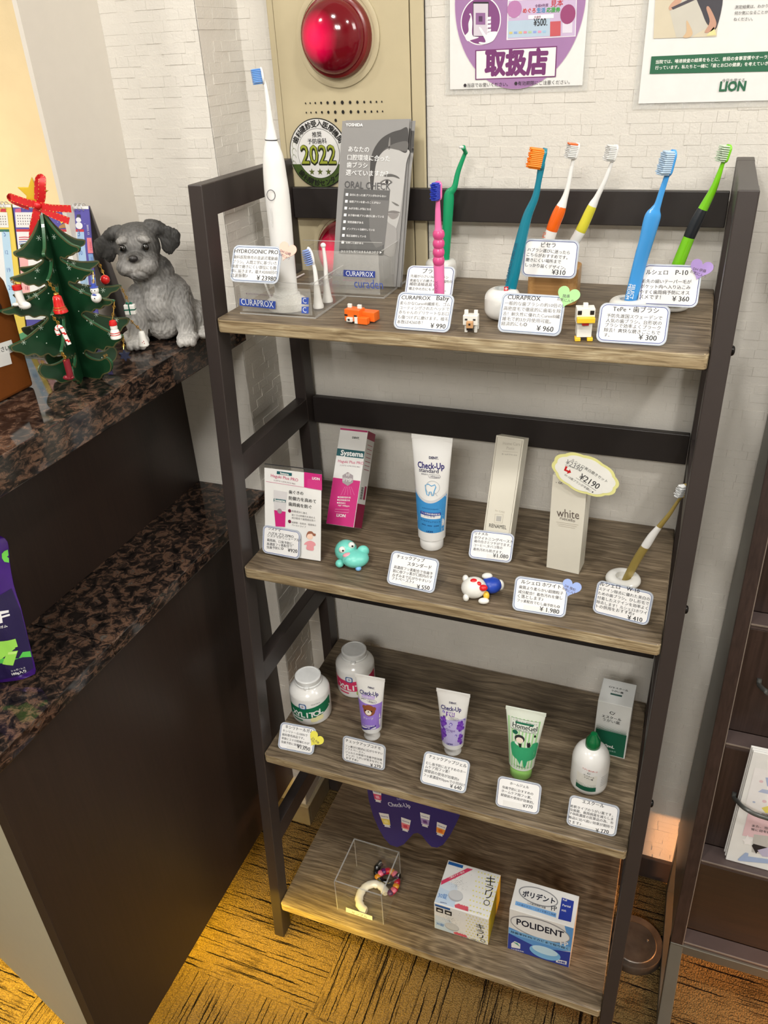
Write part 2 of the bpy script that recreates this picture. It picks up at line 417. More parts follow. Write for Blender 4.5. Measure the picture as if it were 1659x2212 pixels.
def dark_wood(name, a, c, rough=0.45, ax=2):
    m = bpy.data.materials.new(name); m.use_nodes = True; nt = m.node_tree; b = nt.nodes['Principled BSDF']; N = nt.nodes.new; Lk = nt.links.new
    tc = N('ShaderNodeTexCoord'); mp = N('ShaderNodeMapping'); s = [160, 160, 160]; s[ax] = 5; mp.inputs['Scale'].default_value = s; Lk(tc.outputs['Object'], mp.inputs['Vector'])
    n = N('ShaderNodeTexNoise'); n.inputs['Scale'].default_value = 2; n.inputs['Detail'].default_value = 4; Lk(mp.outputs[0], n.inputs['Vector'])
    cr = N('ShaderNodeValToRGB'); cr.color_ramp.elements[0].position = 0.3; cr.color_ramp.elements[1].position = 0.7; cr.color_ramp.elements[0].color = rgb(a); cr.color_ramp.elements[1].color = rgb(c)
    Lk(n.outputs['Fac'], cr.inputs['Fac']); Lk(cr.outputs[0], b.inputs['Base Color']); b.inputs['Roughness'].default_value = rough
    bp = N('ShaderNodeBump'); bp.inputs['Strength'].default_value = 0.1; bp.inputs['Distance'].default_value = 0.0004; Lk(n.outputs['Fac'], bp.inputs['Height']); Lk(bp.outputs[0], b.inputs['Normal'])
    MATS[name] = m; return m
PANEL = dark_wood('dark_brown_panel', (40, 30, 25), (48, 36, 30), 0.42, 2)
RACKW = dark_wood('dark_walnut_laminate', (42, 30, 26), (58, 43, 38), 0.4, 2)
FRAME = mat('dark_bronze_steel', (52, 45, 43), 0.42, 0.0, 0.03, 30, bump=0.06, bscale=900)
WALLP = mat('cream_wallpaper', (214, 210, 202), 0.8, var=0.025, scale=25, bump=0.5, bscale=420)
PLASTER = mat('rough_plaster', (226, 208, 170), 0.85, var=0.03, scale=20, bump=0.8, bscale=60)
SMOOTHW = mat('smooth_white_trim', (212, 206, 196), 0.6, var=0.01)
GREYM = mat('grey_metal_laminate', (96, 94, 86), 0.42, 0.3, 0.03)
WHITE = mat('white_plastic', (228, 228, 226), 0.32, var=0.01)
PAPER = mat('white_paper', (226, 226, 224), 0.6, var=0.02)
def carpet_mat():
    m = bpy.data.materials.new('ochre_loop_carpet'); m.use_nodes = True; nt = m.node_tree; b = nt.nodes['Principled BSDF']; N = nt.nodes.new; Lk = nt.links.new
    tc = N('ShaderNodeTexCoord')
    # long dark pulled rows running along local x
    wn = N('ShaderNodeTexNoise'); wn.inputs['Scale'].default_value = 160; Lk(tc.outputs['Object'], wn.inputs['Vector'])
    va = N('ShaderNodeVectorMath'); va.operation = 'MULTIPLY_ADD'; va.inputs[1].default_value = (0, 0.003, 0); Lk(wn.outputs['Color'], va.inputs[0]); Lk(tc.outputs['Object'], va.inputs[2])
    mp = N('ShaderNodeMapping'); mp.inputs['Scale'].default_value = (4.5, 210, 1); Lk(va.outputs[0], mp.inputs['Vector'])
    n = N('ShaderNodeTexNoise'); n.inputs['Scale'].default_value = 1.0; n.inputs['Detail'].default_value = 2.5; n.inputs['Roughness'].default_value = 0.65; Lk(mp.outputs[0], n.inputs['Vector'])
    th = N('ShaderNodeMapRange'); th.inputs[1].default_value = 0.585; th.inputs[2].default_value = 0.61; Lk(n.outputs['Fac'], th.inputs[0])
    tone = N('ShaderNodeTexNoise'); tone.inputs['Scale'].default_value = 9; tone.inputs['Detail'].default_value = 3; Lk(tc.outputs['Object'], tone.inputs['Vector'])
    mp3 = N('ShaderNodeMapping'); mp3.inputs['Scale'].default_value = (25, 260, 1); Lk(va.outputs[0], mp3.inputs['Vector'])
    tn2 = N('ShaderNodeTexNoise'); tn2.inputs['Scale'].default_value = 1; Lk(mp3.outputs[0], tn2.inputs['Vector'])
    ad = N('ShaderNodeMath'); ad.operation = 'ADD'; Lk(tone.outputs['Fac'], ad.inputs[0]); Lk(tn2.outputs['Fac'], ad.inputs[1])
    cr = N('ShaderNodeValToRGB'); e = cr.color_ramp.elements; e[0].position = 0.75; e[0].color = rgb((96, 77, 48)); e[1].position = 1.25 / 1.3; e[1].color = rgb((136, 111, 70))
    Lk(ad.outputs[0], cr.inputs['Fac'])
    mx = N('ShaderNodeMix'); mx.data_type = 'RGBA'; Lk(th.outputs[0], mx.inputs[0]); Lk(cr.outputs[0], mx.inputs[6]); mx.inputs[7].default_value = rgb((26, 20, 16))
    vo = N('ShaderNodeTexVoronoi'); vo.inputs['Scale'].default_value = 420; Lk(tc.outputs['Object'], vo.inputs['Vector'])
    sp = N('ShaderNodeMapRange'); sp.inputs[1].default_value = 0.0; sp.inputs[2].default_value = 0.75; sp.inputs[3].default_value = 1.15; sp.inputs[4].default_value = 0.5; Lk(vo.outputs['Distance'], sp.inputs[0])
    m2 = N('ShaderNodeMix'); m2.data_type = 'RGBA'; m2.blend_type = 'MULTIPLY'; m2.inputs[0].default_value = 0.8; Lk(mx.outputs[2], m2.inputs[6]); Lk(sp.outputs[0], m2.inputs[7])
    Lk(m2.outputs[2], b.inputs['Base Color']); b.inputs['Roughness'].default_value = 0.95; b.inputs['Specular IOR Level'].default_value = 0.1
    hs = N('ShaderNodeMath'); hs.operation = 'MULTIPLY_ADD'; hs.inputs[1].default_value = -1.2; Lk(th.outputs[0], hs.inputs[0])
    iv = N('ShaderNodeMath'); iv.operation = 'SUBTRACT'; iv.inputs[0].default_value = 1; Lk(vo.outputs['Distance'], iv.inputs[1]); Lk(iv.outputs[0], hs.inputs[2])
    bp = N('ShaderNodeBump'); bp.inputs['Strength'].default_value = 0.9; bp.inputs['Distance'].default_value = 0.003; Lk(hs.outputs[0], bp.inputs['Height']); Lk(bp.outputs[0], b.inputs['Normal'])
    return m
CARPET = carpet_mat()

# ================================================================== THE ROOM
YW = 0.345
rs = random.Random(11)
def wallpaper(name, A, x, up, wd, ht, parent, row=0.0118, m=WALLP):
    """embossed paper: rows of small blocks that stand out by different fractions of a millimetre"""
    n = np.cross(x, up); A = np.array(A, float); V = []; F = []
    b = 0.0
    while b < ht - 1e-6:
        b1 = min(b + row, ht); a = 0.0
        while a < wd - 1e-6:
            a1 = min(a + rs.choice([0.012, 0.018, 0.018, 0.026, 0.036]), wd)
            h = rs.choice([0.0004, 0.0007, 0.0010]); e = 0.00016; k = len(V)
            for aa, bb, hh in ((a, b, 0), (a1, b, 0), (a1, b1, 0), (a, b1, 0), (a + e, b + e, h), (a1 - e, b + e, h), (a1 - e, b1 - e, h), (a + e, b1 - e, h)):
                V.append(A + x * aa + up * bb + n * (hh + (0.0003 if hh else 0.0006)))
            F += [(k + 4, k + 5, k + 6, k + 7), (k, k + 1, k + 5, k + 4), (k + 1, k + 2, k + 6, k + 5), (k + 2, k + 3, k + 7, k + 6), (k + 3, k, k + 4, k + 7)]
            a = a1
        b = b1
    o = MB().add(V, F).build(name, m, parent); o['kind'] = 'stuff'
    return o
ZC_ = 2.40
floor = struct(box(MB(), -1.6, 2.2, -2.6, 0.6, -0.03, -0.006).build('floor', mat('floor_screed', (70, 62, 50), 0.9)))
P = 0.47; tm = None; tm2 = None
def tile(w, h):
    mb = MB(); box(mb, -w / 2 + 0.0002, w / 2 - 0.0002, -h / 2 + 0.0002, h / 2 - 0.0002, -0.006, 0.0)
    return mb
tmesh = {}
for i in range(-3, 4):
    for j in range(-3, 1):
        y0 = -0.105 + j * P; y1 = y0 + P
        if j == 0: y1 = 0.344
        if i * P + 0.105 < -1.4: continue
        rot = (i + j) % 2 == 0
        key = (rot, j == 0)
        if key not in tmesh:
            ww, hh = P, y1 - y0
            if rot: ww, hh = hh, ww
            o = tile(ww, hh).build('carpet_tile', CARPET, floor); tmesh[key] = o.data
        else:
            o = bpy.data.objects.new('carpet_tile', tmesh[key]); C.objects.link(o); o.parent = floor
        o.location = (0.105 + i * P + P / 2, (y0 + y1) / 2, 0)
        o.rotation_euler = (0, 0, math.pi / 2 if rot else 0)
ceil = struct(box(MB(), -1.6, 2.2, -2.6, 0.6, ZC_, ZC_ + 0.03).build('ceiling', mat('ceiling_white', (225, 222, 214), 0.8)))
wb = struct(box(MB(), -0.065, 2.2, YW, YW + 0.10, -0.006, ZC_).build('wall_back', WALLP))
wallpaper('embossed_wallpaper', (-0.065, YW, 0.05), X3, Z3, 1.25, 1.62, wb)
mbp = MB(); box(mbp, -0.2012, -0.065, 0.245, YW + 0.1, -0.006, ZC_)
wlft = struct(mbp.build('wall_left', WALLP))
wallpaper('embossed_wallpaper', (-0.2024, 0.245, 0.05), X3, Z3, 0.1374, 1.62, wlft)
wallpaper('embossed_wallpaper', (-0.065, 0.245, 0.05), Y3, Z3, 0.10, 1.62, wlft)
# smooth return and plastered wall beside the counter
wst = struct(box(MB(), -1.6, -0.2090, 0.43, 0.47, -0.006, ZC_).build('wall_counter', PLASTER))
struct(box(MB(), -0.2088, -0.2024, 0.1055, 0.43, 1.0858, ZC_).build('trim_1', SMOOTHW))
struct(box(MB(), -1.62, -1.6, -2.6, 0.6, -0.03, ZC_).build('wall_far_left', WALLP))
struct(box(MB(), 2.2, 2.22, -2.6, 0.6, -0.03, ZC_).build('wall_right', WALLP))
struct(box(MB(), -1.6, 2.2, -2.62, -2.6, -0.03, ZC_).build('wall_front', WALLP))
BB = mat('dark_vinyl_baseboard', (62, 55, 54), 0.35, var=0.03)
struct(box(MB(), -0.057, 2.2, 0.337, YW, 0.0, 0.055).build('baseboard_back', BB, bevel=0.0015))
mb = MB(); box(mb, -0.2024, -0.057, 0.237, 0.245, 0.0, 0.055); box(mb, -0.065, -0.057, 0.245, 0.337, 0.0, 0.055)
struct(mb.build('baseboard_left', mat('tan_vinyl_baseboard', (150, 138, 112), 0.4), bevel=0.0015))

# ------------------------------------------------------------------ fire alarm panel
BEI = mat('beige_enamel', (190, 178, 146), 0.42, var=0.015)
fa = thing('fire_alarm_panel', 'tall beige fire alarm panel on the back wall with red lamp and speaker holes', 'alarm panel', (0.086, 0.344, 1.3))
x0, x1 = -0.0175, 0.1895; zt, zb = 1.66, 1.06
mb = MB(); box(mb, x0, -0.0085, 0.335, 0.3445, zb, zt); box(mb, 0.1725, x1, 0.335, 0.3445, zb, zt); box(mb, x0, x1, 0.335, 0.3445, zb - 0.012, zb); box(mb, x0, x1, 0.338, 0.3445, zb, zt, 1)
mb.build('frame', [BEI, mat('black_gap', (18, 16, 14), 0.8)], fa, bevel=0.0015)
mb = MB(); box(mb, -0.0078, 0.1717, 0.3338, 0.3378, zb + 0.0008, zt); door = mb.build('door', BEI, fa, bevel=0.001)
RLENS = bpy.data.materials.new('red_lens'); RLENS.use_nodes = True
nt = RLENS.node_tree; b = nt.nodes['Principled BSDF']; b.inputs['Base Color'].default_value = rgb((98, 6, 18)); b.inputs['Roughness'].default_value = 0.12
tc = nt.nodes.new('ShaderNodeTexCoord'); mp = nt.nodes.new('ShaderNodeMapping'); mp.inputs['Location'].default_value = (0.40, 1.1, -0.02); mp.inputs['Scale'].default_value = (34, 34, 34)
gr = nt.nodes.new('ShaderNodeTexGradient'); gr.gradient_type = 'SPHERICAL'
nt.links.new(tc.outputs['Object'], mp.inputs['Vector']); nt.links.new(mp.outputs[0], gr.inputs[0])
pw = nt.nodes.new('ShaderNodeMath'); pw.operation = 'MULTIPLY'; pw.inputs[1].default_value = 1.1; nt.links.new(gr.outputs['Fac'], pw.inputs[0])
ad = nt.nodes.new('ShaderNodeMath'); ad.operation = 'ADD'; ad.inputs[1].default_value = 0.015; nt.links.new(pw.outputs[0], ad.inputs[0])
b.inputs['Emission Color'].default_value = (0.85, 0.0, 0.07, 1); nt.links.new(ad.outputs[0], b.inputs['Emission Strength'])
DRED = mat('dark_red_plastic', (112, 26, 26), 0.25, var=0.04)
LF = (X3, Z3, -Y3)
def lamp(parent, cx, cz, r, name, lab=None):
    c = (cx, 0.333, cz)
    mb = MB(); lathe(mb, c, [(r * 1.22, 0), (r * 1.22, 0.0015), (r * 1.15, 0.0022), (r * 1.08, 0.0016), (r * 1.07, 0.0005)], 48, LF)
    mb.build('lamp_bezel', BEI, parent, True)
    mb = MB(); lathe(mb, c, [(r, 0), (r, 0.004), (r * 0.97, 0.011), (r * 0.9, 0.0125), (r * 0.88, 0.0125)], 48, LF)
    ring = mb.build(name, DRED, parent, True)
    lamp_o = bpy.data.objects.new('x', None)
    prof = []; n = 46; R = r * 0.89; hgt = r * 0.62
    for i in range(n + 1):
        t = i / n; rad = R * math.cos(t * math.pi / 2); h = 0.012 + hgt * math.sin(t * math.pi / 2)
        prof.append((max(rad, 0.0002), h + (0.00035 if i % 2 else 0)))
    mb = MB(); lathe(mb, (cx, 0.333, cz), prof, 48, LF, cap=False)
    o = mb.build('lens', RLENS, ring, True)
    # local origin at the lens centre so its glow sits behind the dome
    d = Vector((cx, 0.333, cz)) - wl(ring); o.data.transform(Matrix.Translation(-d)); o.location = d
    return ring
lamp(fa, 0.0785, 1.4165, 0.046, 'alarm_lamp')
lamp(fa, 0.0745, 1.158, 0.044, 'call_button_ring')
a = Art((0, 0.333, 0), X3, Z3, ZL, off=0.0001)
for row, (zx0, zy0, zx1, zy1) in enumerate(((415, 1028, 1174, 1012), (424, 1121, 1178, 1108))):
    for i, (dx, r) in enumerate(zip((415, 461, 512, 570, 634, 703, 780, 858, 931, 999, 1063, 1121, 1174), (7, 7, 8, 10, 12, 13, 15, 13, 12, 10, 9, 8, 7))):
        a.E((12, 10, 8), a.loc(dx + (8 if row else 0), zy0 + (zy1 - zy0) * i / 12), r / ZL[2] * 0.00062, r / ZL[2] * 0.00072, 1, 14)
a.E((12, 10, 8), a.loc(715, 1198), 0.0017, 0.002, 1, 14)
h = a.build('speaker_holes', fa); h['kind'] = 'stuff'

st = thing('round_sticker', 'round white and green 2022 sticker on the beige alarm panel', 'sticker', (0.0405, 0.3325, 1.2835))
mb = MB(); prism(mb, [(0.043 * math.cos(t * math.pi / 32), 0.043 * math.sin(t * math.pi / 32)) for t in range(64)], (0.0405, 0.3328, 1.2835), X3, Z3, -Y3, 0.0006)
mb.build('backing', ink((18, 18, 18)), st)
a = Art((0.0405, 0.3322, 1.2835), X3, Z3, Z2, off=0.0001)
R = 0.0418
a.E((214, 214, 212), (0, 0), R, R, 1, 64)
seg = [(R * math.cos(t), R * math.sin(t)) for t in [math.radians(198 + i * 3.6) for i in range(41)]]
a.poly((62, 84, 30), seg, 2)
a.E((20, 20, 20), (0, 0), 0.0307, 0.0307, 3, 64); a.E((222, 222, 220), (0, 0), 0.0302, 0.0302, 4, 64)
for i, ch in enumerate('歯科健診受入医療機関'):
    t = math.radians(152 - i * 13.8); V, F = text_geo(ch, 1.6); k = 0.0088; cx, cy = V.mean(0)
    q = [(R * 0.87 * math.cos(t) + (p[0] - cx) * k * math.sin(t) + (p[1] - cy) * k * math.cos(t), R * 0.87 * math.sin(t) - (p[0] - cx) * k * math.cos(t) + (p[1] - cy) * k * math.sin(t)) for p in V]
    a.items.append((ink((20, 20, 20)), 5, q, F))
for i, ch in enumerate('歯科健診センター'):
    t = math.radians(222 + i * 13.0); V, F = text_geo(ch, 1.6); k = 0.0088; cx, cy = V.mean(0)
    q = [(R * 0.87 * math.cos(t) + (p[0] - cx) * k * -math.sin(t) - (p[1] - cy) * k * math.cos(t), R * 0.87 * math.sin(t) + (p[0] - cx) * k * math.cos(t) - (p[1] - cy) * k * math.sin(t)) for p in V]
    a.items.append((ink((14, 16, 8)), 5, q, F))
a.T('推奨', 718, 722, 795, 718, bold=1, layer=6).T('予防歯科', 682, 775, 835, 770, bold=1, layer=6)
a.T('2022', 632, 938, 916, 938, (30, 36, 8), 3.2, 1.25, 6).T('2022', 636, 934, 912, 934, (150, 160, 50), 0.6, 1.25, 7)
for zx in (716, 781, 848):
    c = a.loc(zx, 1000); a.poly((88, 98, 40), star(c, 0.0046), 6)
for i in range(4):
    c = a.loc(575, 790 + i * 50); a.L((150, 156, 130), [(c[0] + 0.003 * math.cos(t), c[1] + 0.0045 * math.sin(t)) for t in [j * 0.55 for j in range(9)]], 0.0006, 5)
a.build('printed_design', st)

# ------------------------------------------------------------------ posters
def sheet(name, label, cat, x0, x1, z0, z1, y, m, margin=0.006):
    t = thing(name, label, cat, ((x0 + x1) / 2, y + 0.001, z0))
    mb = MB(); box(mb, x0, x1, y + 0.0004, y + 0.0012, z0, z1); mb.build('pouch', FILM, t)
    mb = MB(); box(mb, x0 + margin, x1 - margin, y, y + 0.0006, z0 + margin, z1); mb.build('paper', m, t)
    return t
p1 = sheet('laminated_poster', 'laminated purple circle poster with large boxed kanji, taped beside the alarm panel', 'poster', 0.2148, 0.3868, 1.348, 1.62, 0.3415, PAPER)
a = Art((0, 0.3412, 0), X3, Z3, ZP1)
MAU = (158, 118, 166); PUR = (112, 46, 106)
cc = a.loc(785, 210)
a.E((190, 150, 194), (a.loc(808, 0)[0], a.loc(0, 60)[1]), abs(a.loc(1518, 0)[0] - a.loc(98, 0)[0]) / 2, a.loc(0, 60)[1] - a.loc(750, 968)[1], 1, 72)
a.E(MAU, (a.loc(808, 0)[0], a.loc(0, 60)[1]), abs(a.loc(1518, 0)[0] - a.loc(98, 0)[0]) / 2 - 0.0004, a.loc(0, 60)[1] - a.loc(750, 962)[1], 2, 72)
c = a.loc(395, 230); ra = abs(a.loc(612, 230)[0] - a.loc(175, 230)[0]) / 2
a.E((236, 232, 236), c, ra, ra, 3, 48).E((124, 66, 124), c, ra * 0.95, ra * 0.95, 4, 48)
a.PS((232, 228, 232), [(225, 390), (262, 340), (262, 255), (285, 180), (270, 155), (290, 150), (305, 240), (305, 380), (375, 405), (290, 435), (250, 445)], 5)
a.P((40, 34, 44), [(312, 20), (482, 20), (482, 395), (312, 395)], 5).P((206, 198, 210), [(318, 40), (476, 40), (476, 390), (318, 390)], 6)
a.P((140, 96, 146), [(342, 140), (446, 140), (446, 268), (342, 268)], 7).P((80, 50, 84), [(375, 175), (415, 175), (415, 235), (375, 235)], 8)
for yy in (185, 225, 270, 315): a.P((236, 232, 236), [(470, yy), (508, yy - 4), (506, yy + 28), (462, yy + 30)], 7)
a.PS((236, 232, 236), [(380, 310), (400, 302), (455, 378), (480, 350), (575, 345), (560, 400), (520, 450), (440, 480), (380, 470), (385, 455), (450, 450)], 9)
a.P((238, 236, 236), [(690, 0), (1440, -45), (1425, 395), (675, 435)], 3)
a.P((196, 176, 208), [(698, 10), (1432, -30), (1418, 388), (688, 425)], 4)
a.P((176, 196, 214), [(690, 230), (1150, 200), (1150, 390), (690, 412)], 5)
a.P((214, 206, 222), [(712, 40), (818, 34), (812, 190), (706, 196)], 6).E((178, 120, 170), a.loc(762, 100), 0.0085, 0.0085, 7)
a.P((192, 84, 92), [(1150, 235), (1265, 228), (1262, 388), (1148, 396)], 6)
a.P((216, 210, 224), [(1285, 225), (1392, 218), (1388, 355), (1282, 360)], 6)
a.E((146, 60, 110), a.loc(1342, 155), 0.0085, 0.0095, 7)
for i, cl in enumerate(((204, 190, 120), (130, 160, 214), (204, 190, 120), (214, 140, 160), (170, 200, 160), (140, 160, 220), (220, 150, 180), (150, 190, 220))):
    a.P(cl, [(705 + i * 52, 345 - i * 2), (740 + i * 52, 344 - i * 2), (740 + i * 52, 368 - i * 2), (705 + i * 52, 370 - i * 2)], 7)
a.T('令和4年度', 985, 80, 1130, 68, (110, 60, 110), 1, layer=8).T('見本', 1155, 70, 1290, 58, (190, 40, 50), 1, layer=8)
for s_, xa, xb, cl in (('めぐろ', 852, 992, (200, 60, 50)), ('生活', 1002, 1098, (50, 140, 190)), ('応援券', 1108, 1258, (60, 160, 70))):
    a.T(s_, xa, 138 - (xa - 852) * 0.03, xb, 138 - (xb - 852) * 0.03, cl, 1.6, layer=8)
a.P((236, 232, 240), [(912, 165), (1188, 152), (1188, 196), (912, 208)], 7).T('共通券', 975, 198, 1050, 194, (120, 40, 80), 1, layer=8)
a.T('¥500.', 968, 285, 1118, 276, (30, 30, 34), 1, 1.5, 8)
a.P(PUR, [(336, 545), (1226, 498), (1210, 835), (336, 866)], 4).P((232, 230, 230), [(348, 556), (1214, 512), (1198, 824), (348, 856)], 5)
a.T('取扱店', 436, 795, 1118, 780, PUR, 3.0, 1.12, 7)
a.T('●当店でお使いください。', 210, 945, 690, 932, (44, 36, 44), 0.6, 1.0, 7).T('●有効期限にご注意ください。', 760, 925, 1362, 908, (44, 36, 44), 0.6, 1.0, 7)
a.build('printed_design', p1)

p2 = sheet('laminated_poster', 'laminated white clinic poster with green caption band, right of the purple circle poster', 'poster', 0.4398, 0.70, 1.3275, 1.68, 0.3415, PAPER)
a = Art((0, 0.3412, 0), X3, Z3, ZP2)
GRN = (30, 96, 66)
a.P((206, 196, 172), [(318, -200), (1120, -240), (1042, 438), (285, 462)], 1)
a.P((196, 192, 180), [(475, 110), (770, -120), (830, -60), (930, 330), (740, 445), (560, 450)], 2)
a.PS((60, 58, 66), [(800, -100), (1110, -120), (1045, 330), (940, 300), (870, 150)], 3)
a.PS((198, 156, 132), [(470, 90), (520, 20), (610, -40), (620, 20), (540, 80), (490, 125)], 4)
a.P((70, 64, 72), [(500, 90), (760, -30), (780, 0), (520, 115)], 5)
a.PS((190, 146, 124), [(920, 100), (960, 90), (1040, 270), (1000, 360), (900, 390), (960, 260)], 4)
a.PS((206, 176, 140), [(680, 260), (700, 260), (755, 390), (720, 446), (640, 446), (680, 380)], 4)
a.P((222, 214, 150), [(920, 430), (1010, 320), (1040, 420)], 4)
a.P(GRN, [(262, 676), (1900, 605), (1900, 850), (240, 886)], 2)
a.T('当院では、唾液検査の結果をもとに、普段の食事習慣やオーラルケアの', 312, 762, 1850, 694, (224, 228, 220), 1.3, 1, 4)
a.T('行っています。私たちと一緒に「歯とお口の健康」を考えていきましょう', 304, 832, 1850, 770, (224, 228, 220), 1.3, 1, 4)
a.T('今日を愛する。', 1105, 985, 1400, 978, (60, 62, 60), 0.4, 1, 4)
a.T('LION', 1070, 1090, 1385, 1084, GRN, 2.6, 1.1, 4)
a.T('測定結果は、わかりやすく', 1262, 104, 1790, 82, (64, 62, 62), 0.6, 1, 4).T('何か気になることがありましたら', 1255, 176, 1930, 150, (64, 62, 62), 0.6, 1, 4).T('ねください。', 1245, 248, 1475, 244, (64, 62, 62), 0.6, 1, 4)
a.build('printed_design', p2)

# ================================================================== THE SHELF RACK
LN = 0.0799; W = 0.56; PT = 0.0188; PD = 0.0288; YB0, YB1 = 0.303, 0.3318; HR = 1.278
rack = thing('shelf_rack', 'dark brown metal ladder rack with four greige wood shelves against the wall', 'shelf rack', (W / 2, 0.2, 0))
for xa, xb in ((-PT, 0), (W, W + PT)):
    MB().add(boxv((xa, 0, 0.0), X3 * (xb - xa), Y3 * PD, Z3 * HR + Y3 * LN * HR), BF).build('front_post', FRAME, rack, bevel=0.0012)
    box(MB(), xa, xb, YB0, YB1, 0.0, HR).build('rear_post', FRAME, rack, bevel=0.0012)
    for k, (z0, z1) in enumerate(((1.242, HR), (0.9020, 0.9395), (0.5610, 0.5985), (0.2205, 0.2585))):
        y0 = LN * (z0 + z1) / 2 + PD - 0.002
        box(MB(), xa + 0.0004, xb - 0.0004, y0, YB0 + 0.002, z0, z1 - 0.0002).build('side_rail', FRAME, rack, bevel=0.001)
for z0, z1 in ((1.2026, 1.2425), (0.8925, 0.9365), (0.5470, 0.5880), (0.2050, 0.2450)):
    box(MB(), 0.001, W - 0.001, 0.3215, 0.3315, z0, z1).build('rear_rail', mat('black_bronze_steel', (38, 33, 32), 0.42, bump=0.05, bscale=900), rack, bevel=0.001)
SZ = (1.1293, 0.7839, 0.4428, 0.0941); TH = 0.0175
boards = []
for z in SZ:
    y0 = LN * z - 0.002
    poly = [(0.004, y0 + 0.0), (W - 0.004, y0), (W - 0.0005, y0 + 0.0035), (W - 0.0005, 0.3322), (0.0005, 0.3322), (0.0005, y0 + 0.0035)]
    mb = MB(); prism(mb, poly, (0, 0, z - TH), X3, Y3, Z3, TH, 0, 1)
    bd = mb.build('shelf_board', [WOOD, WOODE], rack, bevel=0.0022, seg=3)
    # own texture offset for each board
    d = Vector((rs.uniform(-5, 5) , rs.uniform(-5, 5), 0)); 
    bd.data.transform(Matrix.Translation(-d)); bd.location = bd.location + d
    # shelf cleats under each end
    for xa in (0.0005, W - 0.0105): box(MB(), xa, xa + 0.010, y0 + 0.035, 0.325, z - TH - 0.0125, z - TH - 0.0002).build('shelf_cleat', FRAME, rack, bevel=0.0006)
for u, v in ((1579, 768), (1474, 1388), (1395, 1835)):
    q = at(u, v, 'x', W + PT); yy = LN * q[2] + PD * 0.55
    mb = MB(); lathe(mb, (W + PT, yy, q[2]), [(0.0052, 0), (0.0052, 0.0015), (0.004, 0.003), (0.002, 0.0036)], 16, (Y3, Z3, X3)); mb.build('bolt', mat('black_bolt', (24, 22, 22), 0.25, 0.6), rack, True)
    mb = MB(); lathe(mb, (-PT, yy, q[2]), [(0.0052, 0), (0.0052, 0.0015), (0.004, 0.003), (0.002, 0.0036)], 16, (Z3, Y3, -X3)); mb.build('bolt', MATS['black_bolt'], rack, True)

# ================================================================== RECEPTION COUNTER
ct = thing('reception_counter', 'dark brown reception counter with two brown granite tops, left of the shelf rack', 'counter', (-0.3, -0.05, 0))
XE = -0.056; YE = -0.340
def slab(poly, z0, z1, name='granite_slab', bev=0.0012):
    mb = MB(); prism(mb, poly, (0, 0, z0), X3, Y3, Z3, z1 - z0); return mb.build(name, GRAN, ct, bevel=bev)
slab([(-0.95, YE), (XE, YE), (XE, 0.2442), (-0.2016, 0.2442), (-0.2016, 0.428), (-0.95, 0.428)], 1.0475, 1.0855)
slab([(-0.60, YE), (-0.058, YE), (-0.058, -0.1500), (-0.60, -0.1500)], 0.780, 0.800)
slab([(-0.60, -0.1488), (-0.058, -0.1488), (-0.058, 0.2442), (-0.2016, 0.2442), (-0.2016, 0.1048), (-0.60, 0.1048)], 0.780, 0.800)
box(MB(), -0.2016, -0.181, -0.31, 0.2442, 0.800, 1.0475).build('upper_panel', PANEL, ct, bevel=0.001)
box(MB(), -0.103, -0.0855, -0.334, 0.2442, 0.130, 0.780).build('front_panel', PANEL, ct, bevel=0.001)
ex_, _ = frame(-15.5); MB().add(boxv(np.array((-0.1050, -0.3290, 0.130)) - ex_ * 0.62, ex_ * 0.62, np.array((-ex_[1], ex_[0], 0)) * 0.016, Z3 * 0.65), BF).build('end_panel', mat('beige_laminate', (176, 170, 148), 0.5, var=0.015), ct, bevel=0.001)
box(MB(), -0.60, -0.1035, -0.15, 0.104, 0.128, 0.150).build('bottom_board', mat('light_bottom_board', (200, 190, 160), 0.6), ct)
box(MB(), -0.60, -0.36, -0.10, 0.104, 0.0, 0.128).build('plinth', mat('light_bottom_board', (200, 190, 160), 0.6), ct)
mb = MB(); box(mb, -0.112, -0.104, -0.29, 0.235, 0.1225, 0.1275); mb.build('light_strip', mat('yellow_light_strip', (255, 205, 60), 0.5, emit=3.0), ct)

# ================================================================== BROCHURE RACK
bx = thing('brochure_rack', 'dark walnut brochure rack with grey metal sides and feet, at the right edge', 'brochure rack', (0.80, 0.2, 0))
XL = 0.647; YF = lambda z: 0.108 + 0.150 * (z - 0.17); ZB0 = 0.168; ZT0 = 1.30; XR = 1.05
def leanpanel(x0, x1, yb, dy=0.0, m=RACKW, name='side_panel', z0=ZB0, z1=ZT0):
    A = np.array((x0, YF(z0) + dy, z0)); v = []
    for x in (x0, x1):
        v += [np.array((x, YF(z0) + dy, z0)), np.array((x, yb, z0)), np.array((x, yb, z1)), np.array((x, YF(z1) + dy, z1))]
    f = [(0, 1, 2, 3), (7, 6, 5, 4), (0, 4, 5, 1), (1, 5, 6, 2), (2, 6, 7, 3), (3, 7, 4, 0)]
    return MB().add(v, f).build(name, m, bx, bevel=0.0008)
def leanstrip(x0, x1, d, m, name, z0=ZB0, z1=ZT0):
    v = []
    for x in (x0, x1):
        v += [np.array((x, YF(z0), z0)), np.array((x, YF(z0) + d, z0)), np.array((x, YF(z1) + d, z1)), np.array((x, YF(z1), z1))]
    f = [(0, 1, 2, 3), (7, 6, 5, 4), (0, 4, 5, 1), (1, 5, 6, 2), (2, 6, 7, 3), (3, 7, 4, 0)]
    return MB().add(v, f).build(name, m, bx, bevel=0.0006)
leanpanel(XL, XL + 0.004, 0.325, 0.006, GREYM, 'metal_side')
leanpanel(XL + 0.0042, XL + 0.0170, 0.325, 0.004, RACKW, 'side_panel')
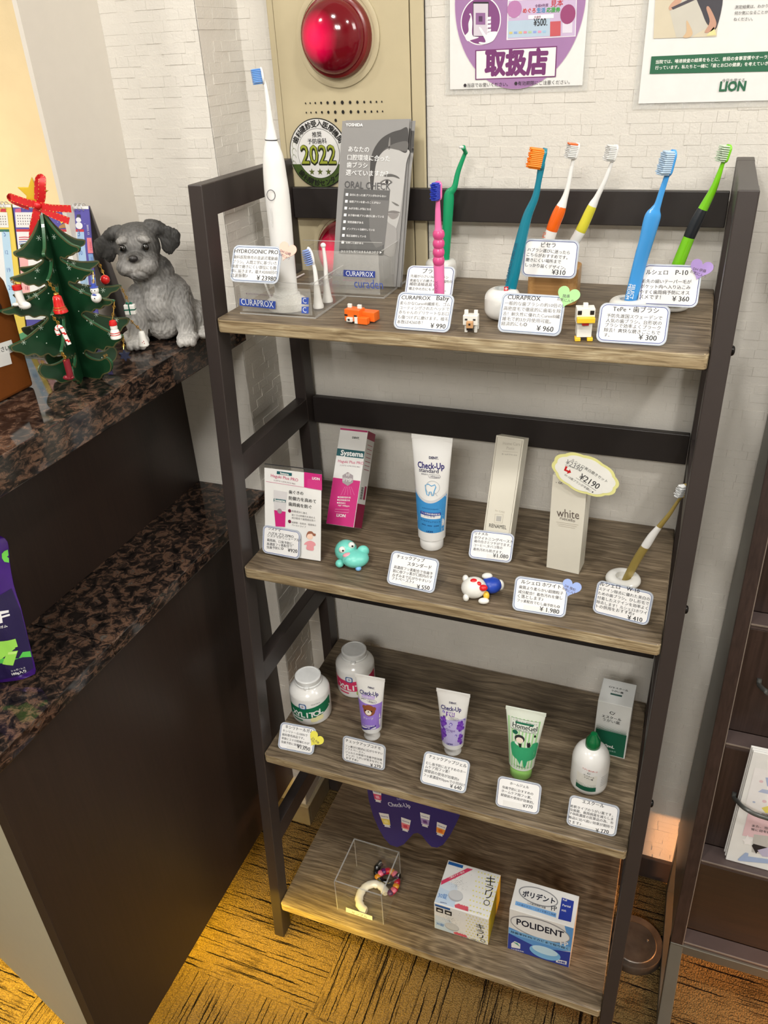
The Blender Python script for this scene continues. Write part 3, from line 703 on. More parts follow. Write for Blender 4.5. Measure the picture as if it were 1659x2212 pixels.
leanstrip(XL, XL + 0.0172, 0.006, RACKW, 'front_stile')
leanstrip(XL + 0.0172, XL + 0.0186, 0.008, mat('pale_edge_band', (120, 108, 98), 0.4), 'edge_band')  # thin pale strip paints the highlight along the stile's edge
zl = [1.16, 0.935, None, 0.53, 0.352, ZB0 + 0.02]
def zfront(u, v):
    d = ray(u, v); A = np.array((0, YF(0), 0)); n = nrm(np.array((0, -1, 0.15))); t = np.dot(A - CAM, n) / np.dot(d, n); return (CAM + d * t)
lips = [zfront(1627, 1349)[2], zfront(1572.5, 1607)[2], zfront(1522, 1861)[2], zfront(1479, 2036)[2]]
lips = [lips[0] + 0.19 * 2, lips[0] + 0.19] + lips
for i, z in enumerate(lips):
    nz = lips[i + 1] if i + 1 < len(lips) else None
    # ledge, and a thin pale strip painting the highlight on its front edge
    last = i == len(lips) - 1
    yb = YF(lips[i - 1]) if i else YF(z) + 0.03
    box(MB(), XL + 0.019, XR, YF(z) + 0.0015, yb + 0.001, z - 0.008, z).build('ledge', mat('ledge_laminate', (74, 62, 60), 0.35), bx, bevel=0.0006)
    box(MB(), XL + 0.019, XR, YF(z), YF(z) + 0.0015, z - 0.0015, z + 0.0003).build('ledge_edge', MATS['pale_edge_band'], bx)
    if not last:
        box(MB(), XL + 0.019, XR, YF(z) + 0.0016, YF(z) + 0.0105, nz, z - 0.0085).build('pocket_board', RACKW if i != len(lips) - 2 else dark_wood('brown_front_board', (50, 36, 24), (60, 42, 28), 0.5, 0), bx, bevel=0.0006)
box(MB(), XL + 0.019, XR, YF(ZB0) + 0.006, 0.32, ZB0, lips[-1] - 0.009).build('bottom_rail', RACKW, bx, bevel=0.0008)
box(MB(), XL + 0.018, XR, 0.318, 0.325, ZB0, ZT0).build('back_board', RACKW, bx)
box(MB(), XL, XR, YF(0.16), YF(0.16) + 0.02, ZB0 - 0.020, ZB0 - 0.0003).build('base_bar', GREYM, bx, bevel=0.001)
v = []
for x in (XL, XL + 0.019):
    v += [np.array((x, 0.03, 0)), np.array((x, 0.052, 0)), np.array((x, YF(0.168) + 0.022, ZB0 - 0.0003)), np.array((x, YF(0.168), ZB0 - 0.0003))]
MB().add(v, [(0, 1, 2, 3), (7, 6, 5, 4), (0, 4, 5, 1), (1, 5, 6, 2), (2, 6, 7, 3), (3, 7, 4, 0)]).build('front_leg', GREYM, bx, bevel=0.001)
MB().add([q + X3 * (XR - XL - 0.019) for q in v], [(0, 1, 2, 3), (7, 6, 5, 4), (0, 4, 5, 1), (1, 5, 6, 2), (2, 6, 7, 3), (3, 7, 4, 0)]).build('front_leg', GREYM, bx, bevel=0.001)
box(MB(), XL + 0.001, XL + 0.016, 0.0525, 0.330, 0.0, 0.018).build('floor_runner', GREYM, bx, bevel=0.001)
box(MB(), XL + 0.001, XL + 0.016, 0.306, 0.325, 0.0183, ZB0 - 0.0003).build('rear_leg', GREYM, bx, bevel=0.001)
BAIL = mat('grey_painted_wire', (84, 86, 84), 0.3, 0.4, 0.02)
def bail(p0, p1, p2, ybk, yfr):
    A = at(*p0, 'y', ybk); B = at(*p1, 'y', yfr); Cc = at(*p2, 'y', yfr)
    D = Cc + (Cc - B) * 6
    D[0] = min(D[0], XR - 0.06)
    D = Cc + nrm(Cc - B) * 0.11; D[2] = Cc[2] - 0.002; D[1] = Cc[1]; E2 = D + X3 * 0.016 + Y3 * 0.010; E2[2] = B[2]; E3 = np.array((D[0] + 0.020, ybk, A[2]))
    pts = catmull([A, A + (0, -0.004, -0.006), (A + B) / 2 + (-0.003, 0, -0.003), B, Cc, D, E2, E3], 5)
    mb = MB(); sweep(mb, pts, 0.0032, n=10); mb.build('wire_bail', BAIL, bx, True)
yb1 = YF(lips[3])
bail((1587, 1712), (1612, 1748), (1659, 1768), yb1, yb1 - 0.035)
bail((1641, 1466), (1655, 1493), (1675, 1502), YF(lips[2]), YF(lips[2]) - 0.03)
# brochures in the lower pocket
BLp = (1563, 1848)
for k in range(3):
    xo = XL + 0.019 + 0.0
    A = at(1556 + k * 6.5, 1846, 'z', lips[4] + 0.0008); A[1] = yb1 - 0.006 - (2 - k) * -0.0 - k * 0.0065
    B = at(1619 - k * 2, 1612 + k * 4, 'y', yb1 - 0.003 - k * 0.004)
    up = nrm(np.array((0, B[1] - A[1], B[2] - A[2]))); H = np.linalg.norm(B[1:] - A[1:])
    A[0] = 0.0 + at(1562 + k * 4, 1846, 'y', A[1])[0]
    t = thing('clinic_brochure', ('white brochure at the back of the lower rack pocket', 'white brochure in the middle of the lower rack pocket', 'foremost white brochure with pastel stars in the rack pocket')[k], 'brochure', A, None)
    x, _ = frame(0)
    mb = MB(); mb.add(boxv(A, X3 * 0.10, nrm(np.cross(X3, up)) * -0.0034, up * H), BF); mb.build('folded_pages', PAPER, t, bevel=0.0008)
    if k == 2:
        a = Art(A, X3, up, ZR3, off=0.0003)
        a.P((232, 230, 230), [(520, 720), (900, 800), (900, 1440), (345, 1420)], 1)
        a.P((222, 190, 196), [(420, 1420), (900, 1500), (900, 1900), (320, 1800)], 2)
        a.P((168, 180, 212), [(690, 875), (900, 900), (900, 1060), (715, 1015)], 2).P((176, 186, 214), [(570, 1105), (640, 1060), (900, 1110), (900, 1180)], 2)
        a.EZ((222, 190, 196), 622, 940, 34, 22, 2).EZ((222, 190, 196), 672, 1258, 38, 24, 2).EZ((176, 186, 210), 505, 1268, 25, 15, 2)
        a.P((228, 214, 110), [(625, 1360), (730, 1330), (900, 1300), (900, 1450), (690, 1440)], 2)
        a.P((236, 234, 234), star(a.loc(405, 1870), 0) and [(310, 1860), (370, 1850), (405, 1790), (430, 1850), (495, 1860), (455, 1900), (460, 1960), (400, 1935), (345, 1950), (355, 1900)], 3)
        a.P((188, 186, 182), [(505, 1780), (900, 1830), (900, 2160), (470, 2060)], 3).P((40, 38, 40), [(470, 1960), (500, 1930), (720, 1990), (690, 2030), (560, 2060), (540, 2090)], 4).P((186, 180, 206), [(560, 2030), (720, 1990), (900, 2020), (900, 2160), (640, 2130)], 5)
        a.P((160, 178, 212), [(250, 2175), (370, 2070), (420, 2080), (410, 2130), (900, 2200), (900, 2260), (260, 2200)], 6)
        a.T('♡ 保険', 545, 1465, 760, 1500, (60, 60, 66), 0.5, 1, 7).T('また、当院で', 475, 1655, 860, 1720, (80, 76, 80), 0.8, 1, 7).T('常に目を配り', 460, 1710, 830, 1780, (80, 76, 80), 0.8, 1, 7)
        a.build('printed_design', t)
# floor fitting behind the right posts
ff = thing('floor_outlet_cover', 'round tarnished metal outlet cover on the carpet beside the right rack post', 'floor cover', (0.600, 0.190, 0))
STL = mat('tarnished_steel', (104, 98, 92), 0.32, 0.75, 0.25, 45, bump=0.15, bscale=500)
mb = MB(); lathe(mb, (0.600, 0.190, 0.0005), [(0.052, 0), (0.052, 0.012), (0.049, 0.0165), (0.034, 0.0175)], 48); mb.build('housing', STL, ff, True)
mb = MB(); lathe(mb, (0.600, 0.186, 0.0178), [(0.038, 0), (0.0385, 0.0022), (0.037, 0.0032), (0.0355, 0.0028)], 48); lid = mb.build('lid', STL, ff, True)
mb = MB(); lathe(mb, (0.622, 0.195, 0.0208), [(0.0022, 0), (0.0022, 0.0012), (0.001, 0.0018)], 12); mb.build('screw', mat('bright_steel', (190, 188, 182), 0.2, 0.9), lid, True)

# ================================================================== THINGS ON THE SHELVES
S1, S2, S3, S4 = SZ
BLK = (24, 24, 28); GRY = (104, 104, 106); DG = (62, 62, 66)  # GRY is card print paled by overexposure, put into its colour
BLUE = (44, 66, 132)
def quad(q, z, lean, az=None):
    A = at(*q[0], 'z', z); B = at(*q[1], 'z', z); d = B - A; Wd = np.linalg.norm(d)
    if az is None: az = math.degrees(math.atan2(d[1], d[0]))
    x, up = frame(az, lean); n = np.cross(x, up); H = []
    for T in q[2:]:
        r_ = ray(*T); t = np.dot(A - CAM, n) / np.dot(r_, n); H.append(np.dot(CAM + r_ * t - A, up))
    return A, x, up, Wd, sum(H) / len(H)
HEARTS = {}
def card(label, q, z, lean, zoom, lines, line_col=BLUE, body=GRY, heartspec=None, foot=None, group='price cards', zref=None, az=None, shift=0):
    A, x, up, Wd, H = quad(q, z, lean, az); n = np.cross(x, up); A = A + n * shift
    t = thing('price_card', label, 'price card', A + x * Wd / 2)
    P = rr(0, 0, Wd, H, 0.007)
    mb = MB(); prism(mb, P, A - n * 0.0007, x, up, n, 0.0007); mb.build('laminated_card', mat('laminated_card_edge', (176, 184, 196), 0.35), t)
    a = Art(A, x, up, zoom)
    m = 0.0014
    a.poly((232, 232, 232), rr(m, m, Wd - m, H - m, 0.006), 1)
    k = 0.0021; a.L(line_col, rr(k, k, Wd - k, H - k, 0.0056), 0.0008, 2, True)
    for L in lines:
        s_, x0, y0, x1, y1 = L[:5]
        kw = L[5] if len(L) > 5 else {}
        c_ = kw.get('c', body)
        if kw is PR: y0 -= 10; y1 -= 10
        a.T(s_, x0, y0, x1, y1, c_, kw.get('b', 0.8), kw.get('h', 1.0))
    a.build('printed_text', t)
    if foot:
        f0, f1 = a.loc(*foot[0]), a.loc(*foot[1])
        lo = -0.001
        mb = MB(); hgt = f0[1] - 0
        mb.add(boxv(A + x * f0[0] + up * 0.0003 + n * 0.0012, x * (f1[0] - f0[0]), n * 0.0008, up * max(f0[1], 0.004)), BF)
        mb.build('clear_clip', ACR, t)
    if heartspec:
        hx, hy, hr, hrot, hcol, tl, nm = heartspec
        c = a.loc(hx, hy); r = abs(a.loc(hx + hr, hy)[0] - c[0])
        mb = MB(); prism(mb, heart(c, r, math.radians(hrot)), A + n * 0.0006, x, up, n, 0.0007)
        h = mb.build('heart_sticker', ink(hcol), t); h['label'] = nm
        b = Art(A, x, up, zoom, off=0.00135)
        for L in tl: b.T(L[0], *L[1:5], (84, 66, 84), 0.4)
        b.build('sticker_text', t)
    return t, A, x, up, Wd, H
def TL(s, x0, y0, x1, y1, **k): return (s, x0, y0, x1, y1, k)
T1 = dict(c=BLK, b=1.1); PR = dict(c=BLK, b=1.2)

# ---- top shelf price cards
E1 = 1.1306
def acr_plate(mb, p, x, y, z): mb.add(boxv(p, x, y, z), BF)

card('price card reading HYDROSONIC PRO ¥23980 with a pink heart sticker', ((496, 608), (600, 614), (506.5, 528.7), (610.5, 533)), 1.1765, 28, Z1,
     [('HYDROSONIC PRO', 560, 1090, 978, 1104, T1), ('歯科医院専売の音波式電動歯', 552, 1142, 975, 1160), ('ブラシ。人間工学に基づいた', 545, 1188, 968, 1205), ('角度で磨きにくい部位にも簡', 536, 1230, 960, 1250), ('単に届きます。最大42000回の', 530, 1274, 970, 1294), ('音波振動♪', 524, 1320, 686, 1324), ('¥ 23980', 770, 1360, 958, 1372, PR)],
     (74, 104, 146), GRY, (1062, 1080, 92, -18, (230, 188, 172), [('DH 山﨑', 1000, 1082, 1098, 1120), ('お気に入り', 985, 1108, 1088, 1160)], 'salmon pink heart sticker'))
card('price card reading ブラウト, half hidden behind the pink toothbrush', ((873, 641), (976, 645), (885, 573), (986, 576)), E1, 34, Z4,
     [('プラウト', 348, 1168, 520, 1176, T1), ('先端が小さい360度ブラシ', 252, 1202, 560, 1216), ('奥歯などの磨きにくい場所の', 246, 1238, 590, 1250), ('補助清掃道具です。', 242, 1268, 500, 1280), ('矯正中の方にもオススメ。', 236, 1304, 540, 1318)], BLUE, DG)
card('price card reading CURAPROX Baby ¥990 in front of the pink toothbrush', ((848.6, 709.7), (969.9, 719), (862.4, 630.7), (984.5, 635.4)), E1, 32, Z4,
     [('CURAPROX', 178, 1382, 415, 1390, T1), ('Baby', 462, 1390, 566, 1394, T1), ('柔らかなCuren®繊維毛、ゴム', 165, 1424, 574, 1438), ('コーティングされたヘッドで', 162, 1462, 568, 1476), ('赤ちゃんのデリケートなお口', 155, 1498, 562, 1514), ('も傷つけずに磨けます。植毛', 148, 1538, 560, 1558), ('本数は4260本！', 140, 1578, 350, 1586), ('¥ 990', 412, 1626, 536, 1632, PR)], (70, 98, 140), GRY)
tp, *_ = card('price card reading ビセラ ¥310 in front of the wooden block', ((1125, 597), (1241.8, 605), (1139.6, 513.4), (1247.6, 520.8)), 1.170, 15, Z4,
     [('ビセラ', 1315, 955, 1434, 958, T1), ('ハブラシ選びに迷ったら', 1204, 988, 1548, 1016), ('こちらがおすすめです。', 1198, 1028, 1530, 1056), ('磨きにくい場所まで', 1190, 1070, 1476, 1090), ('しっかり届くデザイン。', 1186, 1112, 1515, 1140), ('¥310', 1400, 1188, 1512, 1196, PR)], BLUE, DG, az=-1)
card('price card reading CURAPROX ¥960 with a green heart sticker', ((1073.3, 716.3), (1210, 727), (1086.6, 631.5), (1221, 639)), E1, 28, Z4,
     [('CURAPROX', 1042, 1380, 1310, 1396, T1), ('一般的な歯ブラシの約10倍の', 1018, 1426, 1482, 1450), ('高密度毛で徹底的に歯垢を除', 1010, 1468, 1476, 1494), ('去！耐久性に優れたCuren®繊', 1004, 1510, 1466, 1538), ('維毛で約3か月使用可能。', 998, 1552, 1395, 1578), ('経済的にも◎', 990, 1592, 1200, 1602), ('¥ 960', 1275, 1648, 1414, 1658, PR)], (74, 104, 146), GRY,
     (1532, 1366, 100, -14, (154, 206, 136), [('院長', 1492, 1368, 1550, 1372), ('お気に入り', 1445, 1392, 1578, 1412)], 'light green heart sticker'), ((1020, 1590), (1250, 1600)))
card('price card reading TePe ¥300 in front of the blue toothbrush', ((1286.3, 738), (1438, 747.6), (1298, 652), (1450.4, 661.8)), E1, 30, Z5,
     [('TePe・歯ブラシ', 446, 1416, 806, 1432, T1), ('予防先進国スウェーデンで', 398, 1464, 832, 1486), ('人気の歯ブラシ。台形状の', 392, 1502, 828, 1526), ('ブラシで効率よくプラーク', 384, 1538, 820, 1564), ('除去！爽快な磨きごこちで', 378, 1576, 816, 1602), ('す。', 376, 1614, 420, 1618), ('¥ 300', 645, 1650, 788, 1660, PR)], (48, 72, 140), DG)
card('price card reading ルシェロ P-10 ¥360 with a purple heart sticker', ((1377, 659), (1505.8, 665), (1385, 570.5), (1509, 572)), 1.1405, 25, Z5,
     [('ルシェロ', 705, 1128, 876, 1132, T1), ('P-10', 934, 1134, 1034, 1136, T1), ('毛先の細いテーパー毛が', 672, 1196, 1060, 1202), ('ポケット内へ入り込こみ', 664, 1236, 1052, 1246), ('やすく歯周病予防にオス', 656, 1280, 1044, 1288), ('スメです！', 652, 1318, 820, 1324), ('¥ 360', 908, 1350, 1042, 1352, PR)], (34, 54, 126), DG,
     (1132, 1096, 98, -14, (160, 132, 196), [('DH 伊藤', 1072, 1096, 1172, 1118), ('お気に入り', 1048, 1116, 1168, 1160)], 'purple heart sticker'))
# ---- second shelf price cards
E2 = S2 + 0.0013
card('price card reading システマ ¥920 stuck low on the pink and white leaflet stand', ((571, 1191), (654, 1203.5), (573, 1131.8), (655, 1145)), E2, 17, Z7,
     [('システマ', 262, 1062, 378, 1084, T1), ('ハグキプラスPRO', 262, 1108, 500, 1144, T1), ('システマがリニューアル！', 252, 1130, 565, 1178), ('歯周病、口臭予防に。', 250, 1170, 500, 1212), ('高濃度フッ素配合で', 248, 1208, 486, 1236), ('虫歯予防に◎', 246, 1240, 405, 1256), ('¥920', 445, 1284, 536, 1296, PR)], (50, 80, 150), DG, az=-1.3, shift=0.006)
card('price card reading チェックアップスタンダード ¥550 below the blue and white tube', ((834, 1260), (937, 1283), (846, 1189.7), (952.8, 1207)), E2, 32, Z8,
     [('チェックアップ', 170, 1404, 448, 1450, T1), ('スタンダード', 276, 1478, 515, 1520, T1), ('高濃度フッ素配合で虫歯予', 142, 1506, 528, 1578), ('防に◎フッ素が口腔内のす', 134, 1546, 526, 1614), ('みずみまで広がりやすいソ', 126, 1584, 512, 1658), ('フトペースト♪', 120, 1618, 340, 1660), ('¥ 550', 370, 1722, 498, 1736, PR)], (62, 92, 140), DG, None, ((225, 1640), (400, 1660)))
card('price card reading リナメル ¥1,080 in front of the slim cream box', ((1011, 1205), (1104, 1217), (1019.6, 1142.6), (1113, 1154)), E2, 38, Z8,
     [('リナメル', 948, 1174, 1080, 1184, T1), ('ホワイトニングペースト', 940, 1214, 1326, 1260, T1), ('歯の白さとツヤがでます。', 940, 1248, 1305, 1296), ('コーヒー,タバコ等の', 936, 1288, 1222, 1320), ('着色汚れも防ぎます。', 930, 1328, 1228, 1366), ('¥1.080', 1126, 1410, 1280, 1424, PR)], (48, 78, 150), DG, None, ((1070, 1370), (1290, 1400)))
card('price card reading ルシェロホワイト ¥1,980 with a light blue heart sticker', ((1105.3, 1317), (1220.5, 1335.4), (1114, 1243.8), (1229, 1259)), E2, 26, ZA,
     [('ルシェロ ホワイト', 180, 1262, 520, 1312, T1), ('歯質より柔らかい超微粒子', 162, 1304, 540, 1362), ('成分配合！着色汚れを優し', 155, 1344, 532, 1402), ('く落とします♪', 150, 1382, 368, 1414), ('フッ素配合でむし歯予防も◎', 146, 1416, 510, 1476), ('¥ 1.980', 336, 1508, 504, 1536, PR)], (64, 96, 150), DG,
     (606, 1306, 90, -14, (150, 172, 226), [('DR 植松', 552, 1290, 642, 1330), ('お気に入り', 530, 1310, 642, 1362)], 'periwinkle blue heart sticker'), ((205, 1448), (415, 1480)))
card('price card reading ルシェロ W-10 ¥410 in front of the gold toothbrush', ((1278.7, 1322), (1399.5, 1352.7), (1286.3, 1252.7), (1411, 1278)), E2, 20, ZA,
     [('ルシェロ', 852, 1280, 1024, 1312, T1), ('W-10', 1078, 1322, 1188, 1348, T1), ('ステイン除去に優れた美白の', 842, 1318, 1278, 1412), ('ための歯ブラシ。ひし形毛で', 836, 1356, 1270, 1450), ('付着したステインを効率よく', 830, 1394, 1260, 1490), ('除去します！ルシェロホワイ', 824, 1430, 1252, 1530), ('トの併用をおすすめ♪', 820, 1468, 1145, 1536), ('¥ 410', 1086, 1580, 1214, 1604, PR)], (70, 98, 150), DG)
# ---- third shelf price cards
E3 = S3 + 0.0013
card('price card reading キシリトールガム ¥1,050 with a yellow heart sticker', ((599.3, 1616.6), (676.5, 1632), (607, 1559.7), (685, 1572)), E3, 35, ZB,
     [('キシリトールガム', 188, 1100, 500, 1160, T1), ('キシリトール100%で', 160, 1140, 436, 1200), ('歯科専売商品です。', 152, 1182, 400, 1232), ('食後に２０分程噛むのが', 146, 1222, 456, 1290), ('虫歯予防に効果的です。', 140, 1264, 440, 1330), ('¥1,050', 318, 1336, 464, 1370, PR)], (56, 84, 140), DG,
     (528, 1232, 92, -30, (228, 220, 80), [('DA 佐藤', 492, 1216, 562, 1280), ('お気に入り', 474, 1226, 550, 1316)], 'yellow heart sticker'), ((210, 1300), (500, 1350)))
card('price card reading チェックアップコドモ ¥270 below the lilac tube', ((739, 1642), (830.8, 1665.7), (740, 1589.6), (834.6, 1608.8)), E3, 15, ZB,
     [('チェックアップコドモ', 862, 1250, 1258, 1345, T1), ('フッ素が口腔内に広がりやすい', 860, 1308, 1280, 1400), ('ソフトペースト。', 858, 1338, 1078, 1390), ('ジェルとの併用で虫歯予防効果', 862, 1374, 1274, 1470), ('アップ！うがいが苦手な子にも', 866, 1410, 1274, 1506), ('おすすめ♪', 868, 1442, 1006, 1478), ('¥ 270', 1142, 1540, 1260, 1560, PR)], (60, 76, 110), DG)
card('price card reading チェックアップジェル ¥640 below the grape tube', ((906, 1690.5), (1005.4, 1715.6), (919.5, 1623), (1017, 1643)), E3, 38, ZC,
     [('チェックアップジェル', 238, 912, 662, 1028, T1), ('むし歯予防におすすめのホー', 208, 984, 652, 1094), ('ムケア用フッ素！', 198, 1026, 470, 1090), ('就寝前の使用が効果的♪', 190, 1070, 575, 1176), ('フッ素濃度950ppmで小児向け', 180, 1118, 642, 1240), ('¥ 640', 475, 1260, 604, 1290, PR)], (76, 106, 140), DG)
card('price card reading ホームジェル ¥770 below the green striped tube', ((1069.4, 1740.7), (1163.6, 1761), (1076.8, 1675), (1170.3, 1694.4)), E3, 26, ZC,
     [('ホームジェル', 1148, 1212, 1360, 1262, T1), ('虫歯予防におすすめの', 1060, 1252, 1408, 1336), ('ホームケア用フッ素。', 1052, 1294, 1390, 1380), ('就寝前の使用が効果的。', 1044, 1338, 1415, 1436), ('¥770', 1290, 1470, 1404, 1486, dict(c=DG, b=0.8))], (44, 62, 110), DG, None, ((1075, 1388), (1290, 1440)))
card('price card reading エスクール ¥770 in front of the mouthwash bottle', ((1222.5, 1781), (1330, 1809), (1228.8, 1717.5), (1334.6, 1739)), E3, 25, ZD,
     [('エスクール', 428, 1680, 690, 1740, T1), ('希釈タイプのうがい薬です。', 286, 1730, 796, 1846), ('虫歯菌、歯周病菌を減らしま', 280, 1772, 800, 1892), ('す◎高濃度の医薬品の為、市', 274, 1814, 800, 1938), ('販品に比べ高い効果が期待で', 268, 1862, 798, 1990), ('きます♪', 262, 1914, 414, 1950), ('¥ 770', 590, 2040, 748, 2060, PR)], (92, 104, 128), DG, None, ((365, 1920), (635, 1960)))

# ---- white ceramic brush stands
CER = mat('white_ceramic', (226, 226, 222), 0.15, var=0.01, coat=0.5)
def holder(label, c, r, h, z, group='white ceramic toothbrush stands', hole=0.45, ro=0.35):
    t = thing('brush_stand', label, 'toothbrush stand', (c[0], c[1], z), None)
    e = r * ro; prof = [(r - e, 0.0002)]
    for i in range(7): a_ = math.radians(-90 + 15 * i); prof.append((r - e + e * math.cos(a_), 0.0002 + min(e, h / 2) * (1 + math.sin(a_))))
    for i in range(7): a_ = math.radians(15 * i); prof.append((r - e + e * math.cos(a_), h - min(e, h / 2) * (1 - math.sin(a_))))
    prof += [(r * (hole + 0.08), h), (r * hole, h - 0.001), (r * hole * 0.9, h * 0.3), (0.0005, h * 0.28)]
    mb = MB(); lathe(mb, (c[0], c[1], z), prof, 40); mb.build('ceramic_body', CER, t, True)
    return t
def depth_at(u, v, y): return np.dot(at(u, v, 'y', y) - CAM, CF)
def brush(label, pts, y, m, z0, head, base=None, power=1.0, flat=0.75, name='toothbrush', cat='toothbrush', grip=None, ys=None):
    """pts (u, v, width px) bottom to top on the plane y"""
    P3 = []; Ws = []
    for i, (u, v, wd) in enumerate(pts):
        yy = y if ys is None else ys[i]
        P3.append(at(u, v, 'y', yy)); Ws.append(wd * depth_at(u, v, yy) / FPX / 2)
    if base is not None: P3[0] = np.array(base)
    C4 = catmull([np.append(p, w_) for p, w_ in zip(P3, Ws)], 6)
    pp = [c[:3] for c in C4]; ww = [max(c[3], 0.0008) for c in C4]
    t = thing(name, label, cat, pp[0])
    side = np.array([0.82, -0.57, 0])
    mb = MB(); sweep(mb, pp, ww, [w_ * flat for w_ in ww], CR, 14, power=power); mb.build('handle', m, t, True)
    if grip:
        i0, i1, gm = grip; n_ = len(pp); a0, a1 = int(i0 * n_), int(i1 * n_)
        g = list(range(a0, a1 + 1)); k = len(g)
        mb = MB(); sweep(mb, [pp[i] for i in g], [ww[i] * (1.0 + 0.05 * math.sin(math.pi * j / (k - 1)) ** 0.3) for j, i in enumerate(g)], [ww[i] * flat * (1.0 + 0.10 * math.sin(math.pi * j / (k - 1)) ** 0.3) for j, i in enumerate(g)], CR, 14)
        gr_ = mb.build('grip', gm, t, True)
    if head:
        a_, b_ = at(*head['a'], 'y', head.get('y', y)), at(*head['b'], 'y', head.get('y', y)); ax = nrm(b_ - a_); Lh = np.linalg.norm(b_ - a_)
        bd = np.array(head.get('dir', (-0.74, -0.67, 0)), float); bd = nrm(bd - ax * np.dot(bd, ax)); sd = np.cross(ax, bd)
        hw = head.get('w', 0.0056); th = head.get('t', 0.0017)
        n_ = 12; P_ = [a_ + ax * Lh * i / n_ for i in range(n_ + 1)]
        wv = [hw * max(0.35, min(1, (1 - abs(2 * i / n_ - 1) ** 5.0) ** 0.5 + 0.02)) for i in range(n_ + 1)]
        mb = MB(); sweep(mb, P_, wv, th, sd, 16, power=0.7)
        hd = mb.build('brush_head', head.get('m', m), t, True)
        nr, nc = head.get('n', (10, 4)); ln = head.get('len', 0.0095); r_ = head.get('r', 0.00075)
        mats = head['bm']; mb = MB()
        for i in range(nr):
            for j in range(nc):
                s_ = (i + 0.5) / nr; q_ = (j + 0.5) / nc * 2 - 1
                lim = hw * 0.86 * (1 if 0.1 < s_ < 0.9 else 0.7)
                o = a_ + ax * Lh * (0.05 + 0.9 * s_) + sd * q_ * lim + bd * th * 0.6
                l2 = ln * (1 + head.get('wave', 0.06) * math.sin(i * 2.1 + j)); tip = head.get('prof', lambda s: 1)(s_)
                mi = head.get('mi', lambda s: 0)(s_)
                fr = (sd, ax, bd)
                lathe(mb, o, [(r_, 0), (r_ * 1.05, l2 * tip * 0.9), (r_ * 0.7, l2 * tip)], 6, fr, mi)
        br = mb.build('bristles', mats, hd); br['kind'] = 'stuff'
    return t, pp, ww
def plast(name, col, rough=0.22): return mat(name, col, rough, var=0.015, coat=0.3)
PINK = plast('pink_plastic', (226, 112, 168)); DPINK = plast('deep_pink_rubber', (208, 72, 132), 0.4); GREEN = plast('emerald_plastic', (20, 150, 100)); TEAL = plast('teal_plastic', (14, 122, 146))
SKY = plast('sky_blue_plastic', (70, 156, 226)); LIME = plast('lime_green_plastic', (120, 200, 30)); WPL = plast('white_glossy_plastic', (232, 232, 230)); ORG = plast('orange_plastic', (232, 100, 22)); YEL = plast('yellow_plastic', (214, 206, 60)); GOLD = mat('gold_plastic', (166, 146, 80), 0.28, 0.3, 0.04, coat=0.3)
NAVY = plast('navy_rubber', (18, 26, 34), 0.4)
BW = mat('white_bristles', (214, 216, 216), 0.5); BB_ = mat('blue_bristles', (46, 66, 186), 0.5); BO = mat('orange_bristles', (244, 132, 10), 0.5); BC = mat('clear_grey_bristles', (214, 214, 212), 0.4); BS = mat('pale_blue_bristles', (176, 200, 222), 0.4); BP = mat('cornflower_bristles', (92, 146, 214), 0.5)
# pink baby brush
c = (0.262, 0.140); holder('low white brush stand hidden behind the baby toothbrush price card', c, 0.014, 0.010, E1 - 0.001)
t, pp, ww = brush('small pink toothbrush with royal blue bristles and ribbed grip', [(948, 690, 22), (948.5, 640, 22), (948, 570, 23), (947.5, 540, 21), (947, 505, 18), (946.5, 490, 15), (946, 455, 12), (946, 436, 9.5), (945.5, 425, 9)], 0.140, PINK, S1,
    dict(a=(946, 434), b=(946.5, 391), w=0.0052, t=0.002, dir=(-0.35, -0.94, 0), bm=[BB_], n=(12, 6), len=0.007, r=0.0007, wave=0.12), base=(0.262, 0.140, E1 + 0.001))
for v0 in (506, 526, 545, 563):
    cpt = at(947.6, v0, 'y', 0.140); r_ = 0.0060
    lathe(mb := MB(), cpt, [(r_ * 0.9, -0.0042), (r_ * 1.06, -0.002), (r_ * 1.1, 0), (r_ * 1.06, 0.002), (r_ * 0.9, 0.0042)], 18); mb.build('grip_ring', DPINK, t, True)
a = Art(at(948, 600, 'y', 0.132), *frame(12, 0), Z4); a.T('CURAPROX', 470, 1400, 474, 1232, (170, 60, 120), 0.6); a.build('printed_text', t)
# emerald single-tuft brush
q = at(957, 602, 'z', S1); holder('white ceramic cup holding the emerald green brush, behind the baby price card', (0.2190, 0.3030), 0.0205, 0.030, S1)
t, pp, ww = brush('emerald green single-tuft brush with a bent tip', [(961, 585, 15), (963, 561, 16), (966, 500, 20), (969, 440, 23), (971, 418, 21), (981.8, 404, 13), (990, 370, 11), (1005.5, 329, 8.5)], 0.300, GREEN, S1, None, base=None)
P0, P1 = at(1006.5, 331, 'y', 0.300), at(1000.5, 318, 'y', 0.292)
mb = MB(); sweep(mb, [P0, (P0 + P1) / 2, P1], [0.0026, 0.0024, 0.003]); hd = mb.build('brush_head', GREEN, t, True)
mb = MB(); d_ = nrm(P1 - P0); sweep(mb, [P1, P1 + d_ * 0.0005 + np.array((-0.004, -0.003, 0))], [0.0016, 0.0012]); mb.build('bristles', BW, hd, True)
